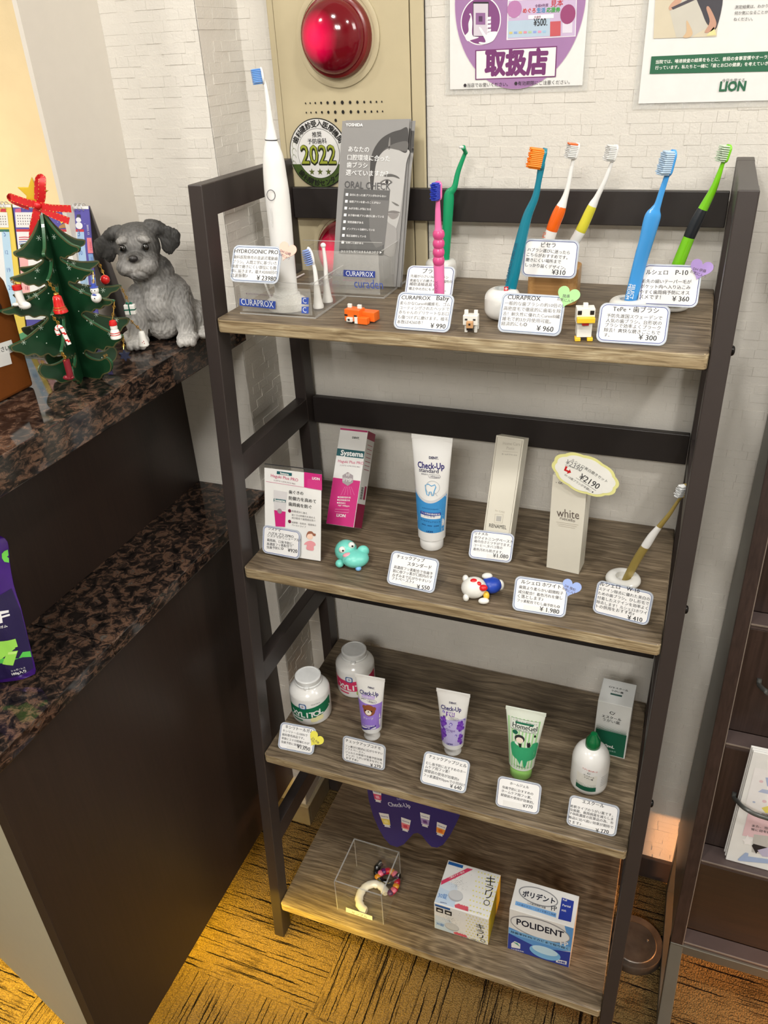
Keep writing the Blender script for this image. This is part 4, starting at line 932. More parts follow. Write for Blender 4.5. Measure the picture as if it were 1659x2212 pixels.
# teal brush
holder('round white ceramic cup holding the teal toothbrush', (0.3350, 0.1620), 0.0204, 0.034, S1, ro=0.55)
t, pp, ww = brush('teal toothbrush with orange bristles in a white ceramic cup', [(1093, 655, 24), (1101.7, 627.5, 26), (1119.7, 545, 26), (1138, 471, 21), (1155.5, 428.5, 16), (1163, 395, 13), (1169, 362, 15), (1171, 352, 14)], 0.165, TEAL, S1,
    dict(a=(1167, 368), b=(1178, 320), w=0.0062, t=0.0022, dir=(-0.9, -0.42, 0.05), bm=[BO], n=(11, 7), len=0.0130, r=0.0010, wave=0.08), flat=0.8)
a = Art(at(1110, 580, 'y', 0.155), *frame(18, 0), Z4); a.T('CURAPROX 5460 soft', 1042, 1245, 1122, 925, (20, 70, 96), 0.8)
c = a.loc(1030, 1295); a.poly((196, 50, 60), [(c[0] - .0024, c[1] - .0026), (c[0] + .0024, c[1] - .0022), (c[0] + .0024, c[1] + .0026), (c[0] - .0024, c[1] + .0022)], 3)
a.L((235, 235, 235), [(c[0] - .0015, c[1]), (c[0] + .0015, c[1])], .0008, 4).L((235, 235, 235), [(c[0], c[1] - .0015), (c[0], c[1] + .0015)], .0008, 4); a.build('printed_text', t)
# wooden block with two white brushes
wbk = thing('wooden_block', 'light wood brush block behind the ¥310 price card', 'wooden block', (0.374, 0.245, S1))
LW = dark_wood('light_beech', (176, 130, 78), (200, 156, 100), 0.4, 0)
xb0, xb1 = at(1137, 625, 'y', 0.225)[0], at(1245, 625, 'y', 0.225)[0]
mb = MB(); prism(mb, rr(xb0, 0.222, xb1, 0.268, 0.012, 8), (0, 0, S1 + 0.0002), X3, Y3, Z3, 0.042); mb.build('block', LW, wbk, bevel=0.0015)
ztop = S1 + 0.0422
for (xx, nm) in ((0.385, 'left'), (0.40, 'right')):
    pass
t, pp, ww = brush('white toothbrush with an orange grip patch, in the wooden block', [(1180, 540, 25), (1187, 513, 25), (1197, 484, 26), (1206, 462, 26), (1212.6, 446, 22), (1219, 430, 15), (1225.8, 407, 11), (1237.8, 346, 8), (1240, 338, 8)], 0.245, WPL, S1,
    dict(a=(1238.5, 345), b=(1248.5, 308), w=0.0052, t=0.0016, bm=[BC, ORG], n=(9, 6), len=0.0098, r=0.00095, mi=lambda s: 1 if s > 0.85 else 0, prof=lambda s: 1.12 if s > 0.85 else 1), grip=(0.20, 0.50, ORG))
a = Art(at(1183, 525, 'y', 0.236), *frame(18, 0), Z4); a.T('ru', 1348, 880, 1356, 838, (210, 90, 40), 0.3); a.build('printed_text', t)
brush('white toothbrush with a yellow grip patch, in the wooden block', [(1228, 545, 22), (1241.5, 520.7, 23), (1252, 503, 23), (1262, 483, 22), (1272, 461, 21), (1281, 442, 19), (1290, 425, 13), (1306.5, 390.7, 10), (1321.7, 350.6, 8)], 0.245, WPL, S1,
    dict(a=(1321, 350), b=(1331.5, 312), w=0.0052, t=0.0016, bm=[BC], n=(9, 6), len=0.0098, r=0.00095, prof=lambda s: 0.85 + 0.3 * abs(s - .5)), grip=(0.28, 0.60, YEL))
# blue brush
holder('low white ceramic ring stand of the sky blue toothbrush', (0.4685, 0.210), 0.0212, 0.017, S1)
t, pp, ww = brush('sky blue toothbrush with a broad tapered handle, the widest on the top shelf', [(1357, 672, 27), (1361.9, 652, 28), (1372, 610, 29), (1385, 558, 30.5), (1396, 520, 32), (1407, 478, 36), (1412, 462, 33), (1416, 452, 22), (1421.4, 440, 15), (1430, 412, 13), (1439.3, 383.8, 12), (1442, 376, 13)], 0.210, SKY, S1,
    dict(a=(1441, 381), b=(1456, 323), w=0.0060, t=0.002, bm=[BS], n=(12, 7), len=0.0105, dir=(-0.72, -0.69, 0), r=0.0010, w2=1, prof=lambda s: 1.08 - 0.12 * s), flat=0.45, power=0.75)
a = Art(at(1367, 632, 'y', 0.201), *frame(14, 0), Z5); a.T('SELECT', 600, 1208, 578, 1322, (226, 236, 244), 1.4).T('MEDIUM', 572, 1204, 548, 1322, (226, 236, 244), 1.4); a.build('printed_text', t)
# lime brush
holder('low white ceramic ring stand behind the ¥360 price card', (0.5145, 0.236), 0.0205, 0.013, S1)
brush('lime green toothbrush with a black grip patch, nearest the right post', [(1440, 640, 27), (1452, 605, 27), (1465.6, 569, 27), (1479.5, 534.6, 26), (1490.5, 508, 25), (1504.4, 478, 25), (1518.2, 452, 22), (1540.3, 410, 16), (1552, 380, 12), (1559.7, 357.5, 9), (1563, 349, 9)], 0.236, LIME, S1,
    dict(a=(1562.5, 352), b=(1576, 312), w=0.0052, t=0.0016, bm=[mat('pale_green_bristles', (196, 214, 190), 0.4)], n=(8, 5), len=0.0088, wave=0.1), grip=(0.38, 0.60, NAVY))
# ---- electric toothbrush, tray, spare heads
yt0, yt1, xt0, xt1 = 0.1125, 0.2055, 0.0210, 0.1225; ztt = S1 + 0.0405
tr = thing('acrylic_tray', 'clear acrylic display tray with blue CURAPROX band, left end of top shelf', 'display tray', (0.07, 0.16, S1))
def plates(parent, lst, m=ACR, name='clear_wall'):
    for p in lst: box(MB(), *p).build(name, m, parent, bevel=0.0004)
plates(tr, [(xt0, xt1, yt0, yt1, S1 + 0.0003, S1 + 0.0028)], name='clear_base')
plates(tr, [(xt0, xt1, yt0, yt0 + 0.002, S1 + 0.003, ztt), (xt0, xt0 + 0.002, yt0 + 0.0022, yt1 - 0.0022, S1 + 0.003, ztt), (xt0, xt1, yt1 - 0.002, yt1, S1 + 0.003, ztt)])
plates(tr, [(xt1 - 0.0022, xt1, yt0 + 0.0022, yt1 - 0.0022, S1 + 0.003, ztt)])
for p in ((xt0, xt1, yt0, yt0 + 0.002, ztt, ztt + 0.0004), (xt1 - 0.002, xt1, yt0, yt1, ztt, ztt + 0.0004), (xt1, xt1 + 0.0004, yt0, yt1, S1 + 0.0003, S1 + 0.0028), (xt0, xt1, yt0 - 0.0004, yt0, S1 + 0.0003, S1 + 0.002)): box(MB(), *p).build('bright_edge', ACE, tr)
zdk = S1 + 0.030
mb = MB(); box(mb, 0.088, xt1 - 0.0025, 0.138, yt1 - 0.0025, zdk, zdk + 0.002); mb.build('holed_deck', ACR, tr)
HD = [at(686, 600, 'y', 0.150), at(706, 585, 'y', 0.178)]
hx = [(0.1105, 0.1475), (0.1110, 0.1740)]
mb = MB()
for q in hx: lathe(mb, (q[0], q[1], zdk + 0.0021), [(0.0075, 0), (0.0075, 0.0006), (0.0066, 0.0006), (0.0066, 0)], 24, cap=False)
mb.build('deck_hole_rims', ACE, tr)
mb = MB(); mb.add(boxv((xt0 + 0.0025, yt0 + 0.0026, S1 + 0.0032), X3 * 0.094, Y3 * 0.0004, Z3 * 0.031), BF)
mb.build('paper_insert', clear_mat('thin_insert', 0.99, 0.1, 0.16), tr)
a = Art((0, yt0, 0), X3, Z3, Z6, off=0.0005)
a.P((52, 82, 176), [(150, 570), (458, 595), (455, 662), (150, 630)], 1).T('CURAPROX', 166, 622, 442, 648, (228, 234, 244), 0.8, 1.3, 3)
a.T('✚ SWISS PREMIUM ORAL CARE', 205, 535, 430, 552, (130, 110, 130), 0.2, 1, 2)
a.build('printed_band', tr)
a = Art((0, yt0, 0), X3, Z3, Z6, off=0.0005)
for y_ in (0, 78):
    a.P((64, 92, 180), [(680, 562 + y_), (740, 562 + y_), (738, 622 + y_), (678, 618 + y_)], 1).T('C', 692, 610 + y_, 722, 612 + y_, (232, 236, 244), 0.6, 1.2, 3)
a.build('logo_stickers', tr)['kind'] = 'stuff'
eb = thing('electric_toothbrush', 'tall white electric toothbrush with blue bristles standing in the acrylic tray', 'electric toothbrush', (0.0745, 0.1330, S1 + 0.0032))
yb = 0.142
bpts = [(619, 640, 52), (617.8, 623, 50), (612.5, 565, 50), (607.5, 507, 51), (603, 460, 52.5), (598.5, 420, 54), (594, 380, 51), (590.7, 344, 46), (588, 322, 37), (586.2, 308, 29), (585.8, 303, 27)]
def swp(pts, y, name, m, parent, flat=0.9, n=24):
    C4 = catmull([np.append(at(u, v, 'y', y), wd * depth_at(u, v, y) / FPX / 2) for u, v, wd in pts], 5)
    mb = MB(); sweep(mb, [c[:3] for c in C4], [c[3] for c in C4], [c[3] * flat for c in C4], CR, n); return mb.build(name, m, parent, True)
hdl = swp(bpts, yb, 'handle', WPL, eb)
swp([(585.8, 303.2, 27.3), (585.7, 300.8, 27.3)], yb, 'dark_seam_ring', mat('dark_grey_seam', (60, 60, 66), 0.5), eb)
nk = swp([(585.7, 300.7, 27), (585.2, 292, 24), (584, 275, 18), (582, 252, 13.5), (578.5, 220, 10), (574, 190, 8), (570.5, 176, 7.5), (569, 170, 7)], yb, 'brush_neck', WPL, eb)
a_, b_ = at(569.5, 182, 'y', yb), at(563.5, 146, 'y', yb); ax = nrm(b_ - a_); Lh = np.linalg.norm(b_ - a_); bd = nrm(np.array((-0.8, -0.6, 0)) - ax * np.dot(np.array((-0.8, -0.6, 0)), ax)); sd = np.cross(ax, bd)
mb = MB(); ellip(mb, (a_ + b_) / 2 , (0.0056, Lh * 0.56, 0.0022), (sd, ax, bd)); hd = mb.build('brush_head', WPL, eb, True)
mb = MB()
for i in range(9):
    for j in range(6):
        s_ = (i + .5) / 9 * 2 - 1; q_ = (j + .5) / 6 * 2 - 1
        if s_ * s_ + q_ * q_ > 1.15: continue
        lathe(mb, (a_ + b_) / 2 + ax * s_ * Lh * 0.47 + sd * q_ * 0.0048 + bd * 0.0015, [(0.0008, 0), (0.00085, 0.0085), (0.0005, 0.0095)], 6, (sd, ax, bd))
o = mb.build('bristles', BP, hd); o['kind'] = 'stuff'
# button ring
c = at(585.5, 421.5, 'y', yb - 0.0145); xx_, uu_ = frame(22, 0)
a = Art(c, xx_, uu_, Z2, bulge=lambda a, b: -0.5 * a * a / 0.015, off=0.0003)
a.L((96, 96, 102), [(0.0046 * math.cos(t), 0.0056 * math.sin(t)) for t in [i * math.pi / 16 for i in range(32)]], 0.0008, 2, True)
a.T('HYDROSONIC', 404, 1440, 392, 1285, (196, 196, 198), 0.1, 1, 2).T('CURAPROX', 548, 1840, 530, 1680, (150, 150, 154), 0.3, 1, 2)
a.build('button_and_print', eb, 0.002)
mb = MB(); lathe(mb, (0.0735, 0.1390, S1 + 0.0032), [(0.0255, 0), (0.027, 0.003), (0.0265, 0.009), (0.021, 0.013), (0.0175, 0.0145), (0.0165, 0.018), (0.015, 0.0182)], 40, sx=1, sy=0.86); mb.build('charger_base', WPL, eb, True)
mb = MB(); sweep(mb, catmull([(0.052, 0.140, S1 + 0.010), (0.040, 0.150, S1 + 0.024), (0.026, 0.170, S1 + 0.036), (0.016, 0.200, S1 + 0.038), (0.010, 0.232, S1 + 0.020), (0.012, 0.255, S1 + 0.003), (0.018, 0.30, S1 + 0.0022)], 6), 0.0013, n=8); mb.build('power_cord', WPL, eb, True)
for k, ((hx_, hy_), hp, hb, lab) in enumerate(((hx[0], (671, 554), (680, 583), 'white spare brush head with pale blue bristles in the acrylic tray'), (hx[1], (698, 530), (703, 570), 'slim white spare single-tuft head with a round tip in the acrylic tray'))):
    s = thing('spare_brush_head', lab, 'brush head', (hx_, hy_, S1 + 0.003), None)
    zb_ = S1 + 0.0030
    mb = MB(); lathe(mb, (hx_, hy_, zb_), [(0.0066, 0), (0.0068, 0.003), (0.0056, 0.006), (0.0045, 0.014), (0.0038, 0.022), (0.0032, 0.028)], 24); mb.build('socket', WPL, s, True)
    top = at(*hp, 'y', hy_); md = at(*hb, 'y', hy_)
    mb = MB(); sweep(mb, catmull([np.array((hx_, hy_, zb_ + 0.026)), md, top], 6), [0.003, 0.003, 0.0028, 0.0027, 0.0026, 0.0025, 0.0024, 0.0023, 0.0022, 0.0021, 0.002, 0.002, 0.002], n=12); mb.build('stem', WPL, s, True)
    if k == 0:
        ax = nrm(top - md + np.array((0, 0, 0.004))); bd = nrm(np.cross(np.cross(ax, np.array((-0.5, -0.85, 0))), ax)); sd = np.cross(ax, bd)
        mb = MB(); ellip(mb, top, (0.0062, 0.0115, 0.0022), (sd, ax, bd)); hd = mb.build('brush_head', WPL, s, True)
        mb = MB()
        for i in range(8):
            for j in range(5):
                s_ = (i + .5) / 8 * 2 - 1; q_ = (j + .5) / 5 * 2 - 1
                if s_ * s_ + q_ * q_ > 1.1: continue
                lathe(mb, top + ax * s_ * 0.0095 + sd * q_ * 0.0048 + bd * 0.0015, [(0.0007, 0), (0.00075, 0.006), (0.0005, 0.0068)], 6, (sd, ax, bd))
        o = mb.build('bristles', mat('periwinkle_bristles', (132, 156, 214), 0.5), hd); o['kind'] = 'stuff'
    else:
        mb = MB(); ellip(mb, top, (0.0035, 0.003, 0.0032), n=14, k=8); hd = mb.build('brush_head', WPL, s, True)
# ---- leaflet holder and leaflets
xl0, xl1, yl0, yl1 = 0.066, 0.1725, 0.2100, 0.2920; zl_ = S1 + 0.062
lh = thing('leaflet_holder', 'clear acrylic leaflet holder with CURAPROX and curaden labels on the top shelf', 'leaflet holder', (0.12, 0.25, S1))
plates(lh, [(xl0, xl1, yl0, yl1, S1 + 0.0003, S1 + 0.0028)], name='clear_base')
plates(lh, [(xl0, xl1, yl0, yl0 + 0.002, S1 + 0.003, zl_ + 0.006), (xl0, xl1, yl0 + 0.030, yl0 + 0.0318, S1 + 0.003, zl_ - 0.014), (xl0, xl1, yl1 - 0.002, yl1, S1 + 0.003, zl_ + 0.012), (xl0, xl0 + 0.002, yl0 + 0.0022, yl1 - 0.0022, S1 + 0.003, zl_ - 0.004), (xl1 - 0.002, xl1, yl0 + 0.0022, yl1 - 0.0022, S1 + 0.003, zl_ - 0.004)])
for p in ((xl0, xl1, yl0, yl0 + 0.002, zl_ + 0.006, zl_ + 0.0065), (xl1 - 0.002, xl1, yl0 + 0.002, yl1, zl_ - 0.004, zl_ - 0.0034), (xl1, xl1 + 0.0004, yl0, yl1, S1 + 0.0003, S1 + 0.0028), (xl0, xl1, yl0 - 0.0004, yl0, S1 + 0.0003, S1 + 0.002)): box(MB(), *p).build('bright_edge', ACE, lh)
mb = MB(); box(mb, xl0 + 0.003, xl1 - 0.006, yl0 + 0.0024, yl0 + 0.0028, S1 + 0.004, zl_ - 0.006); mb.build('paper_insert', MATS['thin_insert'], lh)
a = Art((0, yl0, 0), X3, Z3, ZG, off=0.0005)
a.P((46, 66, 150), [(120, 1795), (490, 1812), (488, 1888), (116, 1870)], 1).T('CURAPROX', 150, 1862, 470, 1878, (232, 236, 244), 0.7, 1.25, 3)
a.T('curaden', 248, 2000, 582, 2018, (64, 84, 166), 0.3, 1.3, 3).T('✚ PREMIUM ORAL CARE', 115, 1925, 440, 1935, (160, 130, 140), 0.1, 1, 2)
a.build('printed_label', lh)
LA = np.array((0.0716, 0.2510, S1 + 0.0033)); lx, lu = frame(2, 14); ln_ = np.cross(lx, lu)
GP = mat('grey_glossy_leaflet', (142, 141, 140), 0.3, var=0.01)
labs = ['grey portrait leaflet at the front of the acrylic holder, with checklist text', 'grey portrait leaflet showing just behind the front one in the holder', 'grey portrait leaflet at the back of the holder, its right edge sticking out']
for k in (0, 1, 2):
    o_ = LA - ln_ * 0.004 * k
    a = Art(o_, lx, lu, ZG, off=0.0003)
    dx = (0, 18, 66)[k]; dy = (0, 5, 25)[k]
    TLc = a.loc(105 + (40 if k else 0), 45 - (18 if k == 1 else -6 if k == 2 else 0)); TRc = a.loc(890 + dx, 60 + dy)
    TRc = (TRc[0], (TLc[1] + TRc[1]) / 2); TLc = (TLc[0], TRc[1])
    wd = 0.0895; bl = (TLc[0] - 0.011 + (0.002 * k), 0.0); br_ = (bl[0] + wd, 0.0)
    t = thing('leaflet', labs[k], 'leaflet', o_ + lx * 0.05)
    Pq = [bl, br_, TRc, TLc]
    mb = MB(); prism(mb, Pq, o_ - ln_ * 0.0009, lx, lu, ln_, 0.0009); mb.build('paper', GP, t)
    if k == 2:
        a.P((70, 68, 66), [(880, 170), (945, 178), (938, 440), (905, 430), (870, 420)], 1).PS((150, 148, 146), [(905, 430), (935, 440), (850, 1000), (820, 1000)], 1); a.build('printed_design', t)
    if k == 1:
        a.P((60, 58, 56), [(860, 145), (905, 150), (880, 430), (850, 420)], 1); a.build('printed_design', t)
    if k == 0:
        a.PS((176, 175, 173), [(430, 560), (640, 380), (880, 400), (850, 560), (800, 1000), (770, 1180), (720, 1340), (640, 1400), (480, 1200), (430, 900)], 1)
        a.PS((58, 56, 55), [(868, 150), (780, 165), (670, 200), (560, 270), (480, 380), (440, 500), (425, 650), (435, 830), (460, 980), (470, 800), (500, 560), (560, 440), (650, 380), (760, 400), (860, 420)], 2)
        a.PS((124, 122, 120), [(655, 260), (640, 380), (662, 386), (665, 270)], 3).PS((92, 90, 88), [(560, 420), (640, 380), (760, 400), (858, 410), (862, 300), (700, 330)], 3)
        a.PS((84, 82, 80), [(590, 700), (660, 678), (740, 700), (775, 735), (700, 712), (620, 712)], 4)
        a.PS((96, 94, 92), [(540, 790), (580, 752), (640, 740), (690, 775), (650, 800), (590, 808)], 4).PS((206, 204, 202), [(570, 785), (620, 755), (665, 775), (630, 796)], 5)
        a.EZ((40, 38, 38), 627, 774, 19, 24, 6)
        a.PS((104, 102, 100), [(680, 1000), (740, 1025), (770, 1050), (730, 1045)], 4)
        a.PS((112, 108, 106), [(610, 1130), (690, 1105), (770, 1120), (765, 1135), (690, 1132)], 4).PS((132, 128, 126), [(640, 1140), (760, 1140), (740, 1190), (690, 1205), (650, 1175)], 4)
        a.PS((150, 148, 146), [(380, 1430), (430, 1180), (470, 1060), (520, 1070), (640, 1240), (740, 1340), (700, 1640), (520, 1560), (430, 1440)], 3)
        a.PS((90, 88, 87), [(415, 1130), (425, 1180), (440, 1380), (500, 1520), (480, 1540), (390, 1420)], 4).PS((110, 108, 107), [(490, 1200), (520, 1220), (600, 1340), (560, 1330)], 4)
        a.P((88, 88, 88), [(132, 848), (664, 872), (585, 1625), (66, 1604)], 6)
        a.P((108, 107, 106), [(440, 980), (655, 990), (600, 1500), (500, 1540), (430, 1440), (420, 1200)], 7)
        a.P((62, 62, 62), [(76, 1550), (594, 1572), (585, 1625), (66, 1604)], 8)
        a.T('YOSHIDA', 148, 124, 348, 126, (232, 232, 232), 2.4, 0.9, 9)
        for s_, x0, y0, x1, y1 in (('あなたの', 178, 416, 420, 424), ('口腔環境に合った', 168, 512, 662, 530), ('歯ブラシ', 160, 600, 400, 608), ('選べていますか？', 148, 690, 640, 708)): a.T(s_, x0, y0, x1, y1, (236, 236, 236), 0.7, 1, 9)
        a.T('ORAL CHECK', 132, 838, 668, 868, (74, 74, 76), 0.1, 1.15, 9)
        for i, (s_, x1) in enumerate((('自分に合った歯ブラシがわからない', 618), ('歯間ブラシを使ったことがない', 552), ('みがき残しが気になる', 442), ('お子様の歯ブラシ選びに困っている', 592), ('知覚過敏がある', 352), ('インプラント治療をしている', 484), ('矯正治療をしている', 384), ('治療した歯がある', 352))):
            yy = 932 + i * 79.3; xo = 149 - i * 7
            a.P((236, 236, 236), [(xo, yy - 30), (xo + 30, yy - 29), (xo + 27, yy + 3), (xo - 3, yy + 2)], 9)
            a.T(s_, xo + 48, yy, x1, yy + (x1 - xo) * 0.04, (232, 232, 232), 0.9, 1, 9)
        a.T('ひとつでも当てはまる人はコチラ ▶', 92, 1592, 568, 1606, (236, 236, 236), 1.1, 1, 9)
        a.build('printed_design', t)

# ------------------------------------------------------------------ cartons
def carton(name, label, cat, q, z, lean, D, m, mats=None, az=None, H=None):
    A, x, up, Wd, Hh = quad(q, z, lean, az)
    if H: Hh = H
    n = np.cross(x, up); t = thing(name, label, cat, A + x * Wd / 2)
    mb = MB(); mb.add(boxv(A, x * Wd, -n * D, up * Hh), BF); mb.build('carton_body', m, t, bevel=0.0005)
    return t, A, x, up, n, Wd, Hh
def side_art(A, x, up, n, Wd, zoom): return Art(A + x * Wd, -n, up, zoom)
CREAM = mat('cream_card', (222, 218, 204), 0.45, var=0.01); MAG = (196, 30, 118); DTEAL = (8, 84, 92); WHT = (230, 230, 228)
# systema carton
D = 0.034
t, A, x, up, n, Wd, H = carton('toothpaste_carton', 'tall pink and white toothpaste carton with a teal Systema band, leaning on the rail', 'carton', ((704.4, 1131), (764, 1140), (740.3, 923), (799.4, 932)), S2 + D * math.sin(math.radians(33)) + 0.0006, 33, D, PAPER)
a = Art(A, x, up, Z7)
a.poly(MAG, [(0.0004, 0.0004), (Wd - 0.0004, 0.0004), (Wd - 0.0004, H * 0.48), (0.0004, H * 0.48)], 1)
a.poly(DTEAL, [(0.0004, H * 0.71), (Wd - 0.0004, H * 0.71), (Wd - 0.0004, H * 0.785), (0.0004, H * 0.785)], 1).poly((168, 20, 92), [(0.0004, H - 0.003), (Wd - 0.0004, H - 0.003), (Wd - 0.0004, H - 0.0004), (0.0004, H - 0.0004)], 1)
a.T('DENT.', 1052, 206, 1120, 214, (40, 40, 44), 1.6).T('Systema', 942, 362, 1156, 382, (236, 238, 238), 2.0, 1, 4).T('Haguki Plus PRO', 918, 430, 1158, 454, (196, 60, 110), 0.1).T('システマ ハグキプラス PRO', 936, 464, 1124, 482, (90, 60, 80), 0.2)
hx_ = [a.loc(1010 + 58 * math.cos(math.radians(30 + 60 * i)), 588 + 66 * math.sin(math.radians(30 + 60 * i))) for i in range(6)]
a.poly((160, 150, 154), hx_, 3).T('VF', 990, 562, 1030, 566, WHT, 0.2, 1, 5).T('IPMP', 962, 608, 1050, 618, WHT, 0.2, 1, 5)
for i in range(5): a.LZ((224, 150, 196), [(985 + i * 14, 660), (945 + i * 32, 740)], 0.0003, 3)
for i, s_ in enumerate(('●組織修復作用', '●浸透殺菌作用', '●薬用成分', 'NaF 1450ppm')): a.T(s_, 914 + (6 if i == 3 else -i * 3), 766 + i * 26, (1036, 1030, 990, 1026)[i], 772 + i * 26, WHT, 0.8, 1, 4)
a.LZ((236, 200, 220), [(892, 872), (1022, 880), (1018, 905), (888, 896)], 0.0003, 4, True)
a.T('LION', 904, 942, 988, 950, WHT, 2.0, 1, 4); a.build('printed_design', t)
b = side_art(A, x, up, n, Wd, Z7)
b.poly((140, 14, 66), [(0.0004, 0.0004), (D - 0.0004, 0.0004), (D - 0.0004, H * 0.25), (0.0004, H * 0.25)], 1).poly((150, 20, 70), [(0.0004, H - 0.012), (D - 0.0004, H - 0.012), (D - 0.0004, H - 0.0004), (0.0004, H - 0.0004)], 1)
for i in range(7): b.L((176, 60, 90), [(0.006, H - 0.020 - i * 0.006), (D - 0.006, H - 0.020 - i * 0.006)], 0.0008, 1)
for i in range(14): b.L((30, 30, 32), [(0.007, H * 0.42 - i * 0.0013), (0.017, H * 0.42 - i * 0.0013)], 0.0006 if i % 3 else 0.0009, 1)
b.poly((150, 18, 70), [(0.021, H * 0.3), (0.029, H * 0.3), (0.029, H * 0.44), (0.021, H * 0.44)], 1)
b.build('side_print', t)
# renamel
D = 0.026
t, A, x, up, n, Wd, H = carton('slim_carton', 'slim cream RENAMEL carton leaning back behind its price card', 'carton', ((1040, 1178), (1098, 1190), (1078.2, 943), (1133.6, 946.7)), S2 + D * math.sin(math.radians(20)) + 0.0006, 20, D, CREAM)
a = Art(A, x, up, Z8)
a.L((120, 112, 96), [(0.0022, 0.002), (Wd - 0.0022, 0.002), (Wd - 0.0022, H - 0.0025), (0.0022, H - 0.0025)], 0.0004, 1, True)
a.T('Home Care', 1228, 280, 1400, 290, (190, 184, 172), 0.1, 1.2, 2).T('Paste', 1265, 325, 1340, 330, (190, 184, 172), 0.1, 1.1, 2).LZ((180, 172, 158), [(1222, 344), (1378, 356)], 0.0003, 2).T('ホームケアペースト', 1216, 378, 1370, 392, (96, 92, 84), 0.4, 1, 2)
a.LZ((190, 184, 170), [(1150, 970), (1230, 974), (1222, 1060), (1142, 1054)], 0.0006, 2, True).P((182, 180, 174), [(1165, 988), (1213, 992), (1208, 1042), (1160, 1038)], 2).T('for CARE', 1150, 940, 1245, 962, (186, 180, 166), 0.1, 1, 2)
a.T('RENAMEL', 1090, 1098, 1262, 1122, (40, 36, 36), 0.3, 1.3, 2); a.build('printed_design', t)
# ruscello white
D = 0.030
t, A, x, up, n, Wd, H = carton('slim_carton', 'pale cream carton reading white ruscello, with a cloud-shaped tag on top', 'carton', ((1180, 1225.6), (1250, 1241), (1199, 1026), (1274, 1041)), S2 + 0.0005, 0, D, CREAM)
a = Art(A, x, up, ZA)
a.T('white', 485, 692, 676, 716, (96, 84, 78), 0.0, 1.35, 2).T('ruscello', 512, 716, 640, 742, (84, 74, 70), 0.4, 1, 2)
for i in range(3): a.LZ((176, 166, 152), [(482 + i * 8, 738 + i * 16), (670 - i * 14, 766 + i * 14)], 0.0004, 2)
a.T('・GC・', 478, 412, 560, 420, (60, 56, 56), 1, 1, 2); a.build('printed_design', t)
# cloud tag
cz = at(1263, 1028, 'y', A[1] - 0.013); tt = thing('cloud_tag', 'cloud-shaped yellow-edged price tag ¥2190 on the white ruscello carton', 'price tag', cz)
xa_, ua_ = frame(0, 0); rot = math.radians(-20)
cloud = []
for i in range(80):
    th = 2 * math.pi * i / 80; k = 1 + 0.055 * abs(math.sin(th * 5)) 
    px_, py_ = 0.0410 * k * math.cos(th), 0.0245 * k * math.sin(th)
    cloud.append((px_ * math.cos(rot) - py_ * math.sin(rot), px_ * math.sin(rot) + py_ * math.cos(rot)))
mb = MB(); prism(mb, cloud, cz + Y3 * 0.0035, xa_, ua_, -Y3, 0.0008); mb.build('tag_card', ink((226, 224, 150)), tt)
mb = MB(); sweep(mb, [cz + Y3 * 0.0035 + np.array((-0.012, 0.0003, -0.006)), cz + Y3 * 0.0035 + np.array((-0.012, 0.0112, -0.006))], 0.001, n=6); mb.build('tag_clip', ACE, tt)
a = Art(cz + Y3 * 0.0027, xa_, ua_, ZA)
a.poly((236, 236, 230), [(p[0] * 0.9, p[1] * 0.88) for p in cloud], 1)
a.T('ルシェロ美白磨きセット', 606, 216, 910, 405, (60, 60, 62), 0.4, 1, 3).T('¥2390', 555, 240, 690, 312, (120, 120, 120), 0.2, 1.1, 3).LZ((120, 120, 120), [(556, 252), (688, 300)], 0.0004, 4)
a.T('¥2190', 668, 366, 832, 462, (50, 50, 54), 0.8, 1.1, 3).LZ((60, 60, 60), [(650, 362), (820, 472)], 0.0004, 4).T('W-10歯ブラシが半額に★', 546, 340, 795, 496, (60, 60, 62), 0.4, 1, 3)
a.P((196, 30, 34), [(560, 262), (578, 268), (566, 292), (590, 302), (596, 288), (608, 318), (570, 328), (578, 314), (546, 300)], 3)
a.build('printed_text', tt)
# leaflet stand systema
ls = quad(((573, 1195), (692.2, 1213.5), (573, 1000.8), (696.4, 1020)), S2 + 0.001, 14); A, x, up, Wd, H = ls; n = np.cross(x, up)
t = thing('leaflet_stand', 'clear stand with a pink and white gum care leaflet, left end of second shelf', 'leaflet stand', A + x * Wd / 2)
mb = MB(); mb.add(boxv(A - n * 0.0012, x * Wd, -n * 0.0016, up * H), BF); mb.build('clear_back', ACR, t, bevel=0.0004)
mb = MB(); mb.add(boxv(A + Z3 * 0.0, x * Wd, -n * 0.034 - up * 0.0, Z3 * 0.0018), BF); mb.build('clear_foot', ACR, t)
mb = MB(); mb.add(boxv(A - n * 0.0010 + up * 0.001, x * Wd, n * 0.0008, up * (H - 0.006)), BF); mb.build('leaflet', PAPER, t)
mb = MB(); mb.add(boxv(A - n * 0.0028 + up * H, x * Wd, n * 0.003, up * 0.0006), BF); mb.build('dark_top_edge', ink((50, 50, 52)), t)
a = Art(A, x, up, Z7)
a.P(MAG, [(598, 522), (766, 546), (768, 694), (598, 666)], 1).LZ(MAG, [(238, 610), (598, 666)], 0.0004, 1)
for i in range(8): a.LZ((222, 110, 170), [(630, 590 + i * 12), (766, 612 + i * 12)], 0.00025, 2)
a.P(DTEAL, [(342, 512), (484, 532), (482, 560), (340, 540)], 1).T('Systema', 372, 540, 454, 552, WHT, 2, 1, 3).T('LION', 674, 590, 746, 600, WHT, 2, 1, 3)
a.T('Haguki Plus PRO', 285, 566, 542, 612, (196, 60, 110), 0.1, 1, 3).T('システマ ハグキプラス PRO', 312, 604, 515, 640, (100, 50, 80), 0.2, 1, 3)
